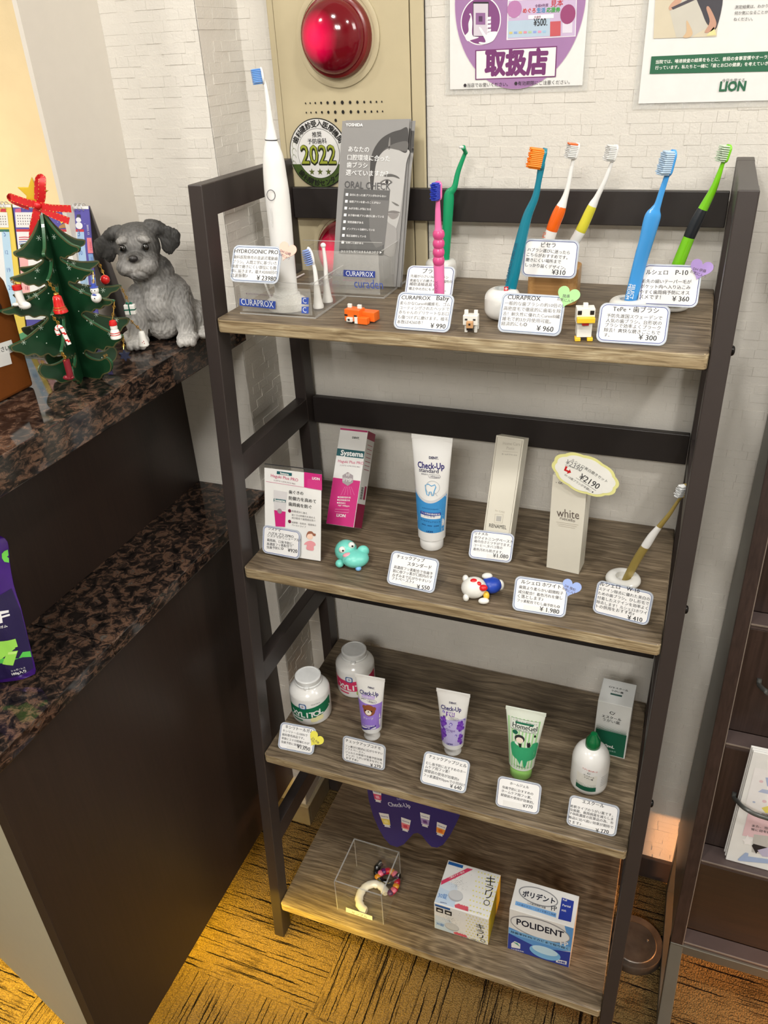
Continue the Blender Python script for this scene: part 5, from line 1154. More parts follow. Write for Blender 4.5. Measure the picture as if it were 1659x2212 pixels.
for s_, x0, y0, x1, y1 in (('歯ぐきの', 455, 722, 592, 738), ('防御力を高めて', 455, 780, 712, 815), ('歯周病を防ぐ', 452, 836, 670, 868)): a.T(s_, x0, y0, x1, y1, (36, 34, 36), 0.9, 1, 3)
for i, s_ in enumerate(('殺菌成分に加え', '歯ぐきの防御力を高める', '成分配合で歯周病を防ぐ', '低研磨・低発泡・低香味の', 'ペーストタイプ')):
    yy = (905, 940, 968, 1010, 1035)[i]; xe = (628, 702, 706, 712, 616)[i]; a.T(s_, 482, yy - 8, xe, yy + (xe - 482) * 0.1, (110, 108, 110), 0.3, 1, 3)
for yy, d_ in ((888, '1'), (988, '2')): c = a.loc(462, yy); a.E((110, 24, 60), c, 0.0024, 0.0026, 2, 16)
a.P((206, 204, 206), [(312, 690), (440, 712), (425, 880), (318, 876)], 1).P(DTEAL, [(312, 770), (426, 786), (424, 812), (310, 798)], 2).T('Systema', 318, 796, 420, 808, WHT, 2, 1, 4)
a.P(MAG, [(316, 880), (424, 896), (420, 1040), (330, 1034)], 2).EZ((150, 140, 146), 368, 890, 22, 24, 3)
a.PS((224, 150, 158), [(620, 1180), (660, 1170), (700, 1190), (706, 1215), (690, 1222), (685, 1262), (622, 1250), (624, 1210), (598, 1205)], 2).EZ((240, 206, 186), 652, 1128, 30, 30, 2).PS((150, 96, 74), [(622, 1110), (640, 1082), (672, 1082), (690, 1100), (708, 1105), (704, 1125), (684, 1122), (672, 1104), (634, 1110), (622, 1140)], 3)
a.build('printed_design', t)

# ------------------------------------------------------------------ tubes
def tube(label, base, zs, toppx, wtop, rcap, hcap, rbody, dbody, m, capm, az=0, flange=False, top_c=None):
    """base (x, y); toppx: pixel of the crimp's middle"""
    P1 = at(*toppx, 'y', base[1] + 0.004); P0 = np.array((base[0], base[1], zs)); Hh = P1[2] - zs
    x, _ = frame(az); ax = nrm(P1 - P0); yb_ = nrm(np.cross(ax, x)); 
    t = thing('toothpaste_tube', label, 'toothpaste tube', P0)
    L_ = np.linalg.norm(P1 - P0)
    prof = [(rcap * 0.94, 0.0003), (rcap, 0.002), (rcap, hcap * 0.86), (rcap * 0.97, hcap * 0.9), (rcap * 0.9, hcap)]
    if flange: prof = [(rcap * 1.12, 0.0003), (rcap * 1.14, 0.0016), (rcap * 1.02, 0.004), (rcap * 0.94, hcap * 0.5), (rcap * 0.96, hcap * 0.98), (rcap * 0.8, hcap)]
    mb = MB(); lathe(mb, P0, prof, 36, (x, yb_, ax)); mb.build('cap', capm, t, True)
    def w_(s): return rbody + (wtop / 2 - rbody) * (s ** 1.15)
    def d_(s): return max(dbody * (1 - s ** 1.6), 0.0009)
    v = []; f = []; N, K = 30, 36; A0 = P0 + ax * (hcap + 0.0002); LL = L_ - hcap
    rows = [(-0.002, rcap * 0.85, rcap * 0.85)] + [(LL * i / N, w_(i / N), d_(i / N)) for i in range(N + 1)]
    for h_, ww, dd in rows:
        for k in range(K):
            th = 2 * math.pi * k / K; v.append(A0 + ax * max(h_, 0) + x * ww * math.cos(th) + yb_ * dd * math.sin(th))
    R_ = len(rows)
    for i in range(R_ - 1):
        for k in range(K): f.append((i * K + k, i * K + (k + 1) % K, (i + 1) * K + (k + 1) % K, (i + 1) * K + k))
    f.append(tuple((R_ - 1) * K + k for k in range(K))); f.append(tuple(range(K - 1, -1, -1)))
    body = MB().add(v, f).build('tube_body', m, t, True)
    mb = MB(); mb.add(boxv(A0 + ax * (LL - 0.0055) - x * wtop / 2 - yb_ * 0.0008, x * wtop, yb_ * 0.0016, ax * 0.0062), BF); mb.build('crimp', m, t, bevel=0.0004)
    def bulge(a, b):
        s = min(max(b / LL, 0), 1); q = max(0, 1 - (a / w_(s)) ** 2); return d_(s) * math.sqrt(q)
    return t, A0, x, ax, bulge, w_, LL
def clampx(Wf, pts): return pts
# Check-Up standard
t, A0, x, ax, bu, wf, LL = tube('blue and white CheckUp standard toothpaste tube standing on its cap', (0.2365, 0.1900), S2, (933, 943), 0.0575, 0.0168, 0.0175, 0.0195, 0.0185, WPL, WPL)
a = Art(A0, x, ax, Z8, bulge=bu, off=0.0002); a.clampw = lambda b, wf=wf, LL=LL: 0.965 * wf(min(max(b / LL, 0), 1))
def band(a, col, b0, b1, wf, LL, top=None, k=0.985, layer=1, N=24):
    """wraps the front half between two heights; top(a_rel) lets the upper edge curve"""
    L_ = [(-wf(b / LL) * k, b) for b in np.linspace(b0, b1(-1) if callable(b1) else b1, 6)]
    U_ = [(s * wf((b1(s) if callable(b1) else b1) / LL) * k, b1(s) if callable(b1) else b1) for s in np.linspace(-1, 1, N)]
    R_ = [(wf(b / LL) * k, b) for b in np.linspace(b1(1) if callable(b1) else b1, b0, 6)]
    Bt = [(s * wf(b0 / LL) * k, b0) for s in np.linspace(1, -1, N)]
    a.poly(col, L_[:-1] + U_ + R_[1:-1] + Bt, layer)
yb0 = a.loc(535, 1165)[1]; yc = a.loc(520, 865)[1]; ye = a.loc(372, 735)[1]
band(a, (206, 206, 208), 0.001 + max(yb0, 0), lambda s: yc + 0.004 + (ye - yc) * abs(s) ** 2.2, wf, LL, layer=1)
band(a, (58, 142, 204), 0.001 + max(yb0, 0), lambda s: yc + (ye - yc) * abs(s) ** 2.2, wf, LL, layer=2)
NV = (40, 32, 110)
def checkup(a, c0, c1, c2, sub, k=1.0, col=NV):
    a.T('DENT.', *c0, (48, 44, 84), 2, 1, 3).T('Check-Up', *c1, col, 1.4, 1.35, 3)
checkup(a, (484, 416, 580, 424), (374, 500, 640, 520), None, None)
a.T('standard', 388, 540, 582, 562, (56, 54, 84), 0.9, 1, 3).T('薬用成分', 410, 572, 476, 580, (70, 70, 90), 0.6, 1, 3).LZ((80, 80, 96), [(486, 572), (590, 580), (602, 598), (590, 614), (490, 606), (480, 590)], 0.0004, 3, True).T('1450ppm', 496, 600, 590, 608, (70, 70, 90), 0.3, 1, 3)
tooth = [(450, 680), (480, 668), (510, 690), (545, 676), (556, 700), (540, 740), (532, 782), (520, 788), (508, 748), (494, 748), (484, 785), (468, 775), (456, 730)]
a.LZ((70, 160, 214), tooth, 0.0012, 3, True).L((180, 186, 190), [(a.loc(522, 705)[0] + 0.0095 * math.cos(q), a.loc(522, 705)[1] + 0.0095 * math.sin(q)) for q in [i * math.pi / 14 for i in range(28)]], 0.0007, 4, True).LZ((180, 184, 188), [(545, 755), (572, 790)], 0.0008, 4)
a.P((40, 60, 150), [(406, 930), (608, 952), (608, 980), (404, 960)], 4).P(WHT, [(408, 962), (608, 982), (604, 1012), (410, 994)], 4).T('フッ化物高濃度配合', 414, 952, 602, 976, WHT, 1, 1, 6).T('ハミガキ', 442, 988, 552, 1004, (40, 60, 120), 1, 1, 6)
a.T('マイルドピュアミント', 408, 1022, 606, 1050, (14, 50, 110), 1, 1, 4).T('低発泡・低香味・低研磨', 420, 1068, 590, 1090, (20, 60, 120), 0.8, 1, 4).T('LION', 466, 1148, 530, 1154, (14, 60, 120), 2, 1, 4).T('professional toothpaste', 422, 905, 580, 924, (20, 70, 130), 0.4, 1, 4)
a.build('printed_label', t, 0.003)
# kodomo
t, A0, x, ax, bu, wf, LL = tube('lilac and white kodomo toothpaste tube with a brown bear, left on the third shelf', (0.1507, 0.1250), S3, (799, 1461.5), 0.0490, 0.0118, 0.0185, 0.0165, 0.0165, WPL, WPL, 3, True)
a = Art(A0, x, ax, ZB, bulge=bu, off=0.0002); a.clampw = lambda b, wf=wf, LL=LL: 0.965 * wf(min(max(b / LL, 0), 1))
yb0 = max(a.loc(1150, 1120)[1], 0.001); yc = a.loc(1150, 840)[1]; ye = a.loc(1010, 760)[1]
band(a, (150, 120, 208), yb0, lambda s: yc + (ye - yc) * abs(s) ** 2.4, wf, LL)
checkup(a, (1105, 648, 1182, 670), (1016, 706, 1226, 742), None, None)
a.P((178, 150, 220), [(1042, 718), (1186, 748), (1180, 782), (1038, 750)], 3).T('kodomo', 1048, 748, 1178, 774, WHT, 1.2, 1, 5).T('薬用成分', 1034, 768, 1090, 782, (70, 70, 90), 0.4, 1, 3).LZ((80, 80, 96), [(1108, 776), (1196, 796), (1206, 812), (1194, 828), (1112, 808), (1098, 792)], 0.0004, 3, True).T('950ppm', 1114, 804, 1192, 820, (70, 70, 90), 0.2, 1, 3)
BR = (140, 80, 44)
a.EZ(BR, 1068, 862, 22, 22, 3).EZ(BR, 1180, 888, 22, 22, 3).EZ(BR, 1122, 905, 70, 62, 4).EZ((236, 226, 210), 1114, 928, 36, 28, 5).EZ((30, 20, 16), 1082, 900, 8, 9, 6).EZ((30, 20, 16), 1152, 914, 8, 9, 6).EZ((30, 20, 16), 1116, 918, 9, 6, 6)
a.T('グレープ', 1060, 985, 1172, 1006, WHT, 1, 1, 4).P((60, 40, 140), [(1042, 1036), (1204, 1066), (1200, 1086), (1040, 1058)], 3).T('フッ素濃度配合', 1052, 1056, 1192, 1080, WHT, 0.8, 1, 5).P(WHT, [(1050, 1064), (1204, 1088), (1200, 1106), (1056, 1084)], 3).T('LION', 1086, 1112, 1142, 1120, (60, 40, 140), 2, 1, 4)
a.build('printed_label', t, 0.003)
# gel
t, A0, x, ax, bu, wf, LL = tube('white CheckUp gel tube with purple grapes, centre of the third shelf', (0.2833, 0.1355), S3, (979, 1494), 0.0525, 0.0120, 0.0160, 0.0170, 0.0165, WPL, WPL, 2, True)
a = Art(A0, x, ax, ZC, bulge=bu, off=0.0002); a.clampw = lambda b, wf=wf, LL=LL: 0.965 * wf(min(max(b / LL, 0), 1))
yb0 = max(a.loc(510, 785)[1], 0.001); ye = a.loc(500, 470)[1]
band(a, (186, 178, 220), yb0, lambda s: ye - 0.004 + 0.004 * s, wf, LL)
checkup(a, (470, 305, 556, 322), (380, 362, 606, 398), None, None)
a.P((110, 50, 170), [(438, 396), (532, 414), (528, 460), (434, 442)], 3).T('gel', 446, 440, 524, 450, WHT, 1.6, 1.2, 5).T('薬用成分', 400, 446, 456, 456, (70, 70, 90), 0.4, 1, 3).LZ((80, 80, 96), [(472, 456), (566, 476), (580, 492), (566, 506), (474, 486), (464, 470)], 0.0004, 3, True).T('950ppm', 482, 482, 566, 498, (70, 70, 90), 0.2, 1, 3)
PU = (104, 52, 172)
for cx_, cy_, n_ in ((400, 510, 0), (595, 565, 1), (605, 705, 2), (398, 640, 3)):
    for i in range(11):
        q = i * 2.4; rr_ = 9 + 5.2 * math.sqrt(i) * 2.2
        px_, py_ = cx_ + rr_ * math.cos(q) * 0.7, cy_ + rr_ * math.sin(q) * 1.15
        if a.loc(px_, py_) and abs(a.loc(px_, py_)[0]) < wf(a.loc(px_, py_)[1] / LL) * 0.86: a.EZ((PU, (124, 72, 190))[i % 2], px_, py_, 17, 18, 3 + i % 2)
for cx_, cy_, r_ in ((408, 398, 15), (490, 540, 17), (472, 572, 10), (545, 668, 13), (638, 490, 12)): a.EZ((104, 80, 180), cx_, cy_, r_, r_, 4).EZ((200, 196, 230), cx_ - 2, cy_ + 3, r_ * 0.6, r_ * 0.6, 5)
a.T('Grape', 430, 602, 536, 626, (110, 80, 160), 0.5, 1, 6).T('グレープ', 454, 628, 510, 640, (110, 80, 160), 0.4, 1, 6).T('LION', 444, 760, 508, 772, (50, 40, 120), 2, 1, 6)
a.build('printed_label', t, 0.003)
# home gel
GCAP = plast('apple_green_cap', (150, 206, 110)); GW = mat('pale_green_white_tube', (226, 234, 222), 0.25, var=0.01, coat=0.3)
t, A0, x, ax, bu, wf, LL = tube('green striped HomeGel tube with a green cap, right of centre on the third shelf', (0.3938, 0.1240), S3, (1136, 1533.5), 0.0585, 0.0165, 0.0215, 0.0190, 0.0175, GW, GCAP, 2)
a = Art(A0, x, ax, ZC, bulge=bu, off=0.0002); a.clampw = lambda b, wf=wf, LL=LL: 0.965 * wf(min(max(b / LL, 0), 1))
for i in range(9):
    s0 = -0.9 + i * 0.205; b0, b1 = 0.004, LL * 0.86
    a.poly((162, 212, 150), [(s0 * wf(b / LL), b) for b in np.linspace(b0, b1, 8)] + [((s0 + 0.09) * wf(b / LL), b) for b in np.linspace(b1, b0, 8)], 1)
a.LZ((30, 40, 40), [(1158, 452), (1470, 520), (1450, 646), (1150, 568)], 0.0005, 4, True).P((222, 230, 220), [(1158, 452), (1470, 520), (1450, 646), (1150, 568)], 3)
a.T('フッ素入り むし歯予防ジェル', 1172, 484, 1448, 552, (30, 50, 50), 0.6, 1, 5).P((20, 110, 80), [(1205, 498), (1412, 545), (1408, 566), (1202, 520)], 4).T('HomeGel', 1170, 558, 1446, 618, (20, 30, 34), 1.0, 1.25, 6).T('Home Care Gel', 1180, 580, 1430, 636, (60, 80, 80), 0.2, 0.8, 5)
a.EZ((20, 96, 72), 1202, 622, 32, 24, 4).P((22, 26, 26), [(1425, 655), (1438, 675), (1432, 690), (1412, 686), (1414, 672)], 4)
G2 = (52, 160, 110)
a.PS(G2, [(1158, 740), (1200, 730), (1235, 778), (1290, 800), (1370, 800), (1400, 760), (1445, 745), (1462, 762), (1448, 850), (1415, 925), (1345, 955), (1330, 1000), (1302, 1028), (1288, 950), (1272, 950), (1255, 988), (1228, 935), (1180, 885), (1162, 820)], 3)
a.EZ((40, 44, 46), 1252, 700, 58, 44, 5).EZ((238, 222, 208), 1252, 716, 42, 32, 6).P((30, 34, 36), [(1238, 750), (1275, 758), (1270, 800), (1250, 795)], 5).P((30, 32, 34), [(1338, 740), (1352, 752), (1368, 742), (1376, 775), (1368, 800), (1340, 800), (1334, 772)], 6).P(WHT, [(1196, 720), (1215, 735), (1240, 760), (1230, 775), (1200, 745)], 4)
a.T('フッ素配合ジェル', 1186, 985, 1360, 1028, (60, 80, 70), 0.3, 1, 4)
a.build('printed_label', t, 0.003)

# ------------------------------------------------------------------ gum jars
def jar(label, c, zs, R, Hb, col, artf, az, rl=0.0210, zoom=ZB):
    t = thing('gum_jar', label, 'jar', (c[0], c[1], zs))
    P = [(R * 0.88, 0.0003), (R * 0.97, 0.002), (R, 0.006), (R, Hb * 0.70), (R * 0.985, Hb * 0.74), (R * 0.90, Hb * 0.80), (R * 0.74, Hb * 0.87), (rl * 1.02, Hb * 0.90), (rl * 1.0, Hb * 0.915)]
    mb = MB(); lathe(mb, (c[0], c[1], zs), P, 56); mb.build('jar_body', WPL, t, True)
    P = [(rl * 1.05, Hb * 0.915), (rl * 1.07, Hb * 0.93), (rl * 1.05, Hb * 0.955), (rl * 1.0, Hb * 0.965), (rl * 1.02, Hb * 0.975), (rl * 1.02, Hb * 1.07), (rl * 0.96, Hb * 1.085), (rl * 0.88, Hb * 1.087), (rl * 0.86, Hb * 1.079), (0.0003, Hb * 1.079)]
    mb = MB(); lathe(mb, (c[0], c[1], zs), P, 48)
    lid = mb.build('lid', mat('white_ribbed_lid', (226, 228, 228), 0.28, coat=0.2), t, True)
    x, up = frame(az); nn = np.cross(x, up)
    mb = MB(); cbox(mb, np.array((c[0], c[1], zs)) + nn * (rl * 1.1) + up * Hb * 0.955, 0.008, 0.004, 0.004, 0, (x, nn, up)); mb.build('lid_tab', MATS['white_ribbed_lid'], lid, bevel=0.001)
    a = Art((c[0], c[1], zs), x, up, zoom, bulge=lambda p, q: math.sqrt(max(R * R - p * p, 1e-7)), off=0.0003)
    artf(a, R, Hb); a.build('printed_label', t, 0.0025)
    return t
GR2 = (10, 110, 74)
def jlabel(main, chewcol):
    def f(a, R, Hb):
        g_ = Hb / 0.058; h0, h1 = Hb * 0.22, Hb * 0.52
        def bd(s): return [(R * math.sin(q), 0) for q in s]
        qs = np.linspace(-1.35, 1.35, 34)
        lo = lambda q: h0 + g_ * 0.009 * max(q / 1.35, 0) ** 1.6
        hi = lambda q: h0 + g_ * (0.0165 + 0.005 * max(q, 0))
        a.poly(main, [(R * math.sin(q), lo(q)) for q in qs] + [(R * math.sin(q), hi(q)) for q in qs[::-1]], 1)
        for i, ch in enumerate('XYLITOL'):
            V, F = text_geo(ch, 1.6); q = -0.86 + i * 0.235; k = 0.0165; cx = V[:, 0].mean()
            q0 = q + 0.10
            a.items.append((ink((236, 238, 236)), 4, [(R * math.sin(q0 + (p[0] - cx) * k / R), lo(max(q0, 0)) + 0.0025 + p[1] * k * 0.95) for p in V], F))
        e = (R * math.sin(-0.25), h0 + g_ * 0.0195)
        a.poly((52, 92, 150), [(e[0] + p[0], e[1] + p[1]) for p in rr(-0.0062, -0.0058, 0.0062, 0.0060, 0.0035)], 5).poly((214, 222, 230), [(e[0] + p[0], e[1] + p[1]) for p in rr(-0.0045, -0.0043, 0.0045, 0.0045, 0.0026)], 6)
        a.L((190, 40, 60), [(e[0] - .0022, e[1]), (e[0] + .0022, e[1])], .0008, 7).L((70, 40, 90), [(e[0], e[1] - .0022), (e[0], e[1] + .0022)], .0008, 8)
        a.poly(main, [(R * math.sin(-0.62) + p[0], h0 - 0.005 + p[1]) for p in rr(-0.006, -0.0014, 0.009, 0.0014, 0.0008)], 4)
        g = (R * math.sin(0.32), h0 - 0.003)
        a.poly(chewcol, [(g[0] + p[0], g[1] + p[1]) for p in rr(-0.0075, -0.005, 0.0045, 0.0045, 0.003)], 3).poly(tuple(int(v * 1.03) for v in chewcol), [(g[0] + 0.007 + p[0], g[1] + 0.0015 + p[1]) for p in rr(-0.0055, -0.0048, 0.0055, 0.005, 0.003)], 4)
        a.T('Oral Care', 478, 850, 578, 815, (70, 80, 90), 0.3, 1, 4) if main == GR2 else None
    return f
jar('white gum jar with a green XYLITOL label at the left front of the third shelf', (0.0352, 0.1430), S3, 0.0335, 0.0762, GR2, jlabel(GR2, (228, 222, 168)), 18)
jar('white gum jar with a pink XYLITOL label behind the lilac toothpaste tube', (0.0830, 0.2247), S3, 0.0333, 0.0762, None, jlabel((206, 50, 96), (160, 190, 90)), 18)

# ------------------------------------------------------------------ mouthwash carton and bottle
SILV = mat('silver_white_card', (206, 208, 206), 0.35, var=0.02); DGR = (4, 84, 60)
t, A, x, up, n, Wd, H = carton('mouthwash_carton', 'silver white mouthwash carton with a green lower half, right end of the third shelf', 'carton', ((1278.6, 1622), (1349, 1640), (1288, 1510.5), (1364.4, 1531)), S3 + 0.0005, 0, 0.052, SILV)
a = Art(A, x, up, ZD)
a.poly(DGR, [(0.002, 0.002), (Wd - 0.002, 0.002), (Wd - 0.002, H * 0.47), (0.002, H * 0.47)], 1)
for r_ in range(6):
    for i in range(24):
        s_ = 0.0010 * (1 - r_ / 6.5)
        a.poly(DGR, [(0.0028 + (i + 0.5 * (r_ % 2)) * (Wd - 0.005) / 24 + p * s_, H * 0.47 + 0.0012 + r_ * 0.0019 + q * s_) for p, q in ((1, 0), (0, 1), (-1, 0), (0, -1))], 1)
a.T('C/', 752, 612, 812, 636, (30, 34, 36), 1, 1, 3).T('エスクール', 664, 650, 896, 706, (24, 28, 30), 1.1, 1, 3).T('うがい薬', 672, 694, 878, 748, (50, 54, 56), 0.4, 1, 3).T('100mL', 640, 990, 812, 1035, WHT, 1.4, 1, 4).T('第3類医薬品', 680, 1050, 830, 1080, (150, 190, 176), 0.5, 1, 4)
a.build('printed_design', t)
b = Art(A + up * H, x, -n, ZD)
b.T('C/エスクール', 748, 305, 978, 358, (24, 28, 30), 1.2, 1, 3).T('うがい薬', 776, 350, 920, 386, (24, 28, 30), 1.1, 1, 3).P((60, 90, 84), [(768, 370), (906, 402), (902, 422), (766, 390)], 3).build('top_print', t)
bc = (0.4925, 0.1370); R = 0.0270
t = thing('mouthwash_bottle', 'round white mouthwash bottle with a dark green cap in front of the silver carton', 'bottle', (bc[0], bc[1], S3))
Hb = 0.078
mb = MB(); lathe(mb, (*bc, S3), [(R * 0.85, 0.0003), (R * 0.96, 0.003), (R, 0.008), (R, Hb * 0.66), (R * 0.985, Hb * 0.72), (R * 0.93, Hb * 0.80), (R * 0.84, Hb * 0.88), (R * 0.70, Hb * 0.94), (R * 0.54, Hb * 0.985), (R * 0.46, Hb * 0.995), (R * 0.44, Hb)], 56); mb.build('bottle_body', WPL, t, True)
GC = plast('dark_green_cap', (6, 96, 52)); 
mb = MB(); lathe(mb, (*bc, S3 + Hb * 0.985), [(0.0105, 0), (0.0107, 0.001), (0.0104, 0.012), (0.0085, 0.0155), (0.0052, 0.0225), (0.0045, 0.0245), (0.0030, 0.0252)], 28); mb.build('cap', GC, t, True)
x, up = frame(18)
a = Art((*bc, S3), x, up, ZD, bulge=lambda p, q: math.sqrt(max(R * R - p * p, 1e-7)), off=0.0003)
def wrap(a, col, q0, q1, h0, h1, layer): qs = np.linspace(q0, q1, 12); a.poly(col, [(R * math.sin(q), h0) for q in qs] + [(R * math.sin(q), h1) for q in qs[::-1]], layer)
wrap(a, (222, 220, 212), -0.95, 0.18, 0.012, 0.044, 1); wrap(a, DGR, -0.95, 0.18, 0.012, 0.0205, 2)
for r_ in range(4):
    for i in range(14):
        q = -0.93 + i * 0.08; a.poly(DGR, [(R * math.sin(q) + p * 0.0006, 0.0212 + r_ * 0.0015 + o_ * 0.0007 * (1 - r_ / 5)) for p, o_ in ((1, 0), (0, 1), (-1, 0), (0, -1))], 2)
a.T('C/', 484, 1330, 520, 1348, (30, 34, 36), 1, 1, 3).T('エスクール', 440, 1340, 570, 1392, (24, 28, 30), 1.0, 1, 3).T('うがい薬', 444, 1372, 556, 1416, (50, 54, 56), 0.4, 1, 3).T('100mL', 448, 1458, 530, 1490, WHT, 1.2, 1, 4).T('うがい薬お使い方', 428, 1264, 610, 1322, (210, 90, 84), 0.5, 1.2, 3)
for i in range(6): wrap(a, (120, 126, 128), 0.42, 1.0, 0.021 + i * 0.0036, 0.0216 + i * 0.0036, 3)
a.build('printed_label', t, 0.002)

# ------------------------------------------------------------------ hanging sign under the third shelf
ys = 0.10
px = [(792, 1660), (792, 1697), (797, 1730), (806, 1762), (818, 1790), (830, 1811), (843, 1825), (858, 1830), (872, 1824), (884, 1811), (893, 1801), (902, 1799), (912, 1805), (921, 1818), (932, 1829), (944, 1831), (957, 1825), (972, 1805), (984, 1782), (992, 1765), (996.5, 1754), (1000, 1720)]
sg = thing('hanging_sign', 'navy CheckUp sign with pictured tubes hanging under the third shelf', 'sign', at(895, 1760, 'y', ys))
L2 = []
for p in px:
    q = at(*p, 'y', ys); L2.append((q[0], q[2]))
top = S3 - TH - 0.0130
L2 = [(L2[0][0] - 0.0, top)] + L2[1:-1] + [(L2[-2][0] + 0.001, top)]
mb = MB(); prism(mb, L2, (0, ys + 0.0008, 0), X3, Z3, -Y3, 0.0008, 0, 1); mb.build('sign_board', [ink((38, 30, 104)), PAPER], sg)
mb = MB()
for xx in (L2[0][0] + 0.01, L2[-1][0] - 0.02): box(mb, xx, xx + 0.012, ys + 0.0009, ys + 0.0016, top - 0.004, S3 - TH - 0.0002)
mb.build('hanging_tape', ACR, sg)
a = Art((0, ys, 0), X3, Z3, ZE)
a.T('DENT.', 1100, 346, 1172, 350, (150, 146, 190), 1.6, 1, 3).T('Check-Up', 1028, 400, 1216, 412, (206, 206, 222), 1.2, 1.4, 3)
def mini(a, cx, cy, w, h, rot, c1, c2, capd=True):
    c = a.loc(cx, cy); s = 1 / ZE[2] * 0.00068 * 1.0; w_, h_ = w * s / 2, h * s / 2; cr, sr = math.cos(rot), math.sin(rot)
    R_ = lambda P: [(c[0] + p * cr - q * sr, c[1] + p * sr + q * cr) for p, q in P]
    a.poly((226, 226, 224), R_([(-w_, h_), (w_, h_), (w_ * 0.72, -h_ * 0.72), (-w_ * 0.72, -h_ * 0.72)]), 2)
    a.poly(c1, R_([(-w_ * 0.9, h_ * 0.2), (w_ * 0.9, h_ * 0.2), (w_ * 0.72, -h_ * 0.62), (-w_ * 0.72, -h_ * 0.62)]), 3)
    a.poly(c2, R_([(-w_ * 0.5, -h_ * 0.05), (w_ * 0.3, h_ * 0.05), (w_ * 0.5, -h_ * 0.4), (-w_ * 0.3, -h_ * 0.45)]), 4)
    a.poly((216, 216, 214), R_([(-w_ * 0.5, -h_ * 0.72), (w_ * 0.5, -h_ * 0.72), (w_ * 0.6, -h_), (-w_ * 0.6, -h_)]), 2)
    V, F = text_geo('Check-Up', 1.5); k = w_ * 1.5 / V[:, 0].max(); a.items.append((ink((60, 60, 150)), 5, R_([(p[0] * k - w_ * 0.75, p[1] * k + h_ * 0.5) for p in V]), F))
mini(a, 930, 310, 95, 180, 0.05, (206, 70, 110), (236, 170, 190)); mini(a, 1000, 520, 105, 195, 0.16, (228, 206, 100), (240, 226, 150)); mini(a, 1170, 560, 100, 190, -0.08, (224, 120, 130), (206, 60, 84)); mini(a, 1336, 520, 100, 190, -0.02, (160, 140, 190), (100, 60, 130)); mini(a, 1470, 600, 100, 185, -0.14, (232, 150, 60), (220, 100, 30))
mini(a, 1575, 400, 90, 120, -0.1, (210, 120, 150), (180, 90, 130)) if False else None
a.build('printed_design', sg)

# ------------------------------------------------------------------ bottom shelf: sample box, denture cleaner cartons
A, x, up, Wd, H = quad(((729, 1964), (829.4, 1995.7), (719, 1902), (825.6, 1935)), S4 + 0.0006, 0, 0.8)
q = at(866, 1841, 'z', S4 + H); Db = q[1] - A[1]; 
sb = thing('sample_box', 'open clear acrylic box labelled サンプル holding mouthguards, left on the bottom shelf', 'acrylic box', A + x * Wd / 2 + Y3 * Db / 2)
xa0, xa1, ya0, ya1 = A[0], A[0] + Wd, A[1], A[1] + Db; w2 = 0.0022
for p in ((xa0, xa1, ya0, ya0 + w2, S4 + 0.003, S4 + H), (xa0, xa1, ya1 - w2, ya1, S4 + 0.003, S4 + H), (xa0, xa0 + w2, ya0 + w2, ya1 - w2, S4 + 0.003, S4 + H), (xa1 - w2, xa1, ya0 + w2, ya1 - w2, S4 + 0.003, S4 + H)): box(MB(), *p).build('clear_wall', ACR, sb)
box(MB(), xa0, xa1, ya0, ya1, S4 + 0.0006, S4 + 0.0028).build('clear_base', ACR, sb)
for p in ((xa0, xa1, ya0, ya0 + w2), (xa0, xa1, ya1 - w2, ya1), (xa0, xa0 + w2, ya0, ya1), (xa1 - w2, xa1, ya0, ya1)): box(MB(), *p, S4 + H, S4 + H + 0.0005).build('rim_edge', ACE, sb)
for px_, py_ in ((xa0, ya0), (xa1 - 0.0008, ya0), (xa0, ya1 - 0.0008), (xa1 - 0.0008, ya1 - 0.0008)): box(MB(), px_ - 0.0003, px_ + 0.0009, py_ - 0.0003, py_ + 0.0009, S4 + 0.0006, S4 + H).build('corner_edge', ACE, sb)
a = Art((0, ya0, 0), X3, Z3, ZE, off=0.0004)
a.P((232, 230, 220), [(662, 1262), (886, 1338), (888, 1374), (662, 1300)], 1).T('サンプル', 712, 1312, 845, 1352, (70, 66, 62), 0.6, 1, 3); a.build('paper_label', sb)
GUARDS = []
def guard(label, c, r, opening, m, tilt=(0, 0), zz=0.0075, wv=0.0082, hv=0.0062, cols=None):
    t = thing('mouthguard', label, 'mouthguard', (c[0], c[1], S4 + 0.003), 'sample mouthguards')
    del t['group']
    pts = []; N = 22
    for i in range(N + 1):
        th = math.radians(opening + (i / N - 0.5) * 235)
        pts.append(np.array((c[0] + r[0] * math.cos(th), c[1] + r[1] * math.sin(th), S4 + 0.003 + zz + tilt[0] * math.cos(th) + tilt[1] * math.sin(th))))
    wvl = [wv * (0.75 + 0.25 * abs(math.sin(i * 1.3))) * (0.75 if i in (0, N) else 1) for i in range(N + 1)]
    mb = MB(); sweep(mb, pts, wvl, [hv * (0.9 + 0.12 * math.sin(i * 2.1)) for i in range(N + 1)], None, 12)
    mb.build('arch', m, t, True)
    if cols:
        for j in range(1, N, 2):
            mb = MB(); ellip(mb, pts[j] + np.array((0, 0, hv * 0.35)), (wv * 0.98, wv * 0.98, hv * 0.72), n=14, k=8); mb.build('tooth_bump', cols[(j // 2) % len(cols)], t, True)
    return t
gl = mat('frosted_white_resin', (226, 224, 214), 0.2, var=0.03, coat=0.6)
gc1 = at(600 + 218, 1920, 'z', S4 + 0.01)
cW = at(799, 1938, 'z', S4 + 0.012)
guard('frosted white U-shaped mouthguard at the front of the clear sample box', (cW[0] + 0.004, cW[1] + 0.002), (0.0235, 0.0265), 150, gl, (0, 0.001), 0.0065)
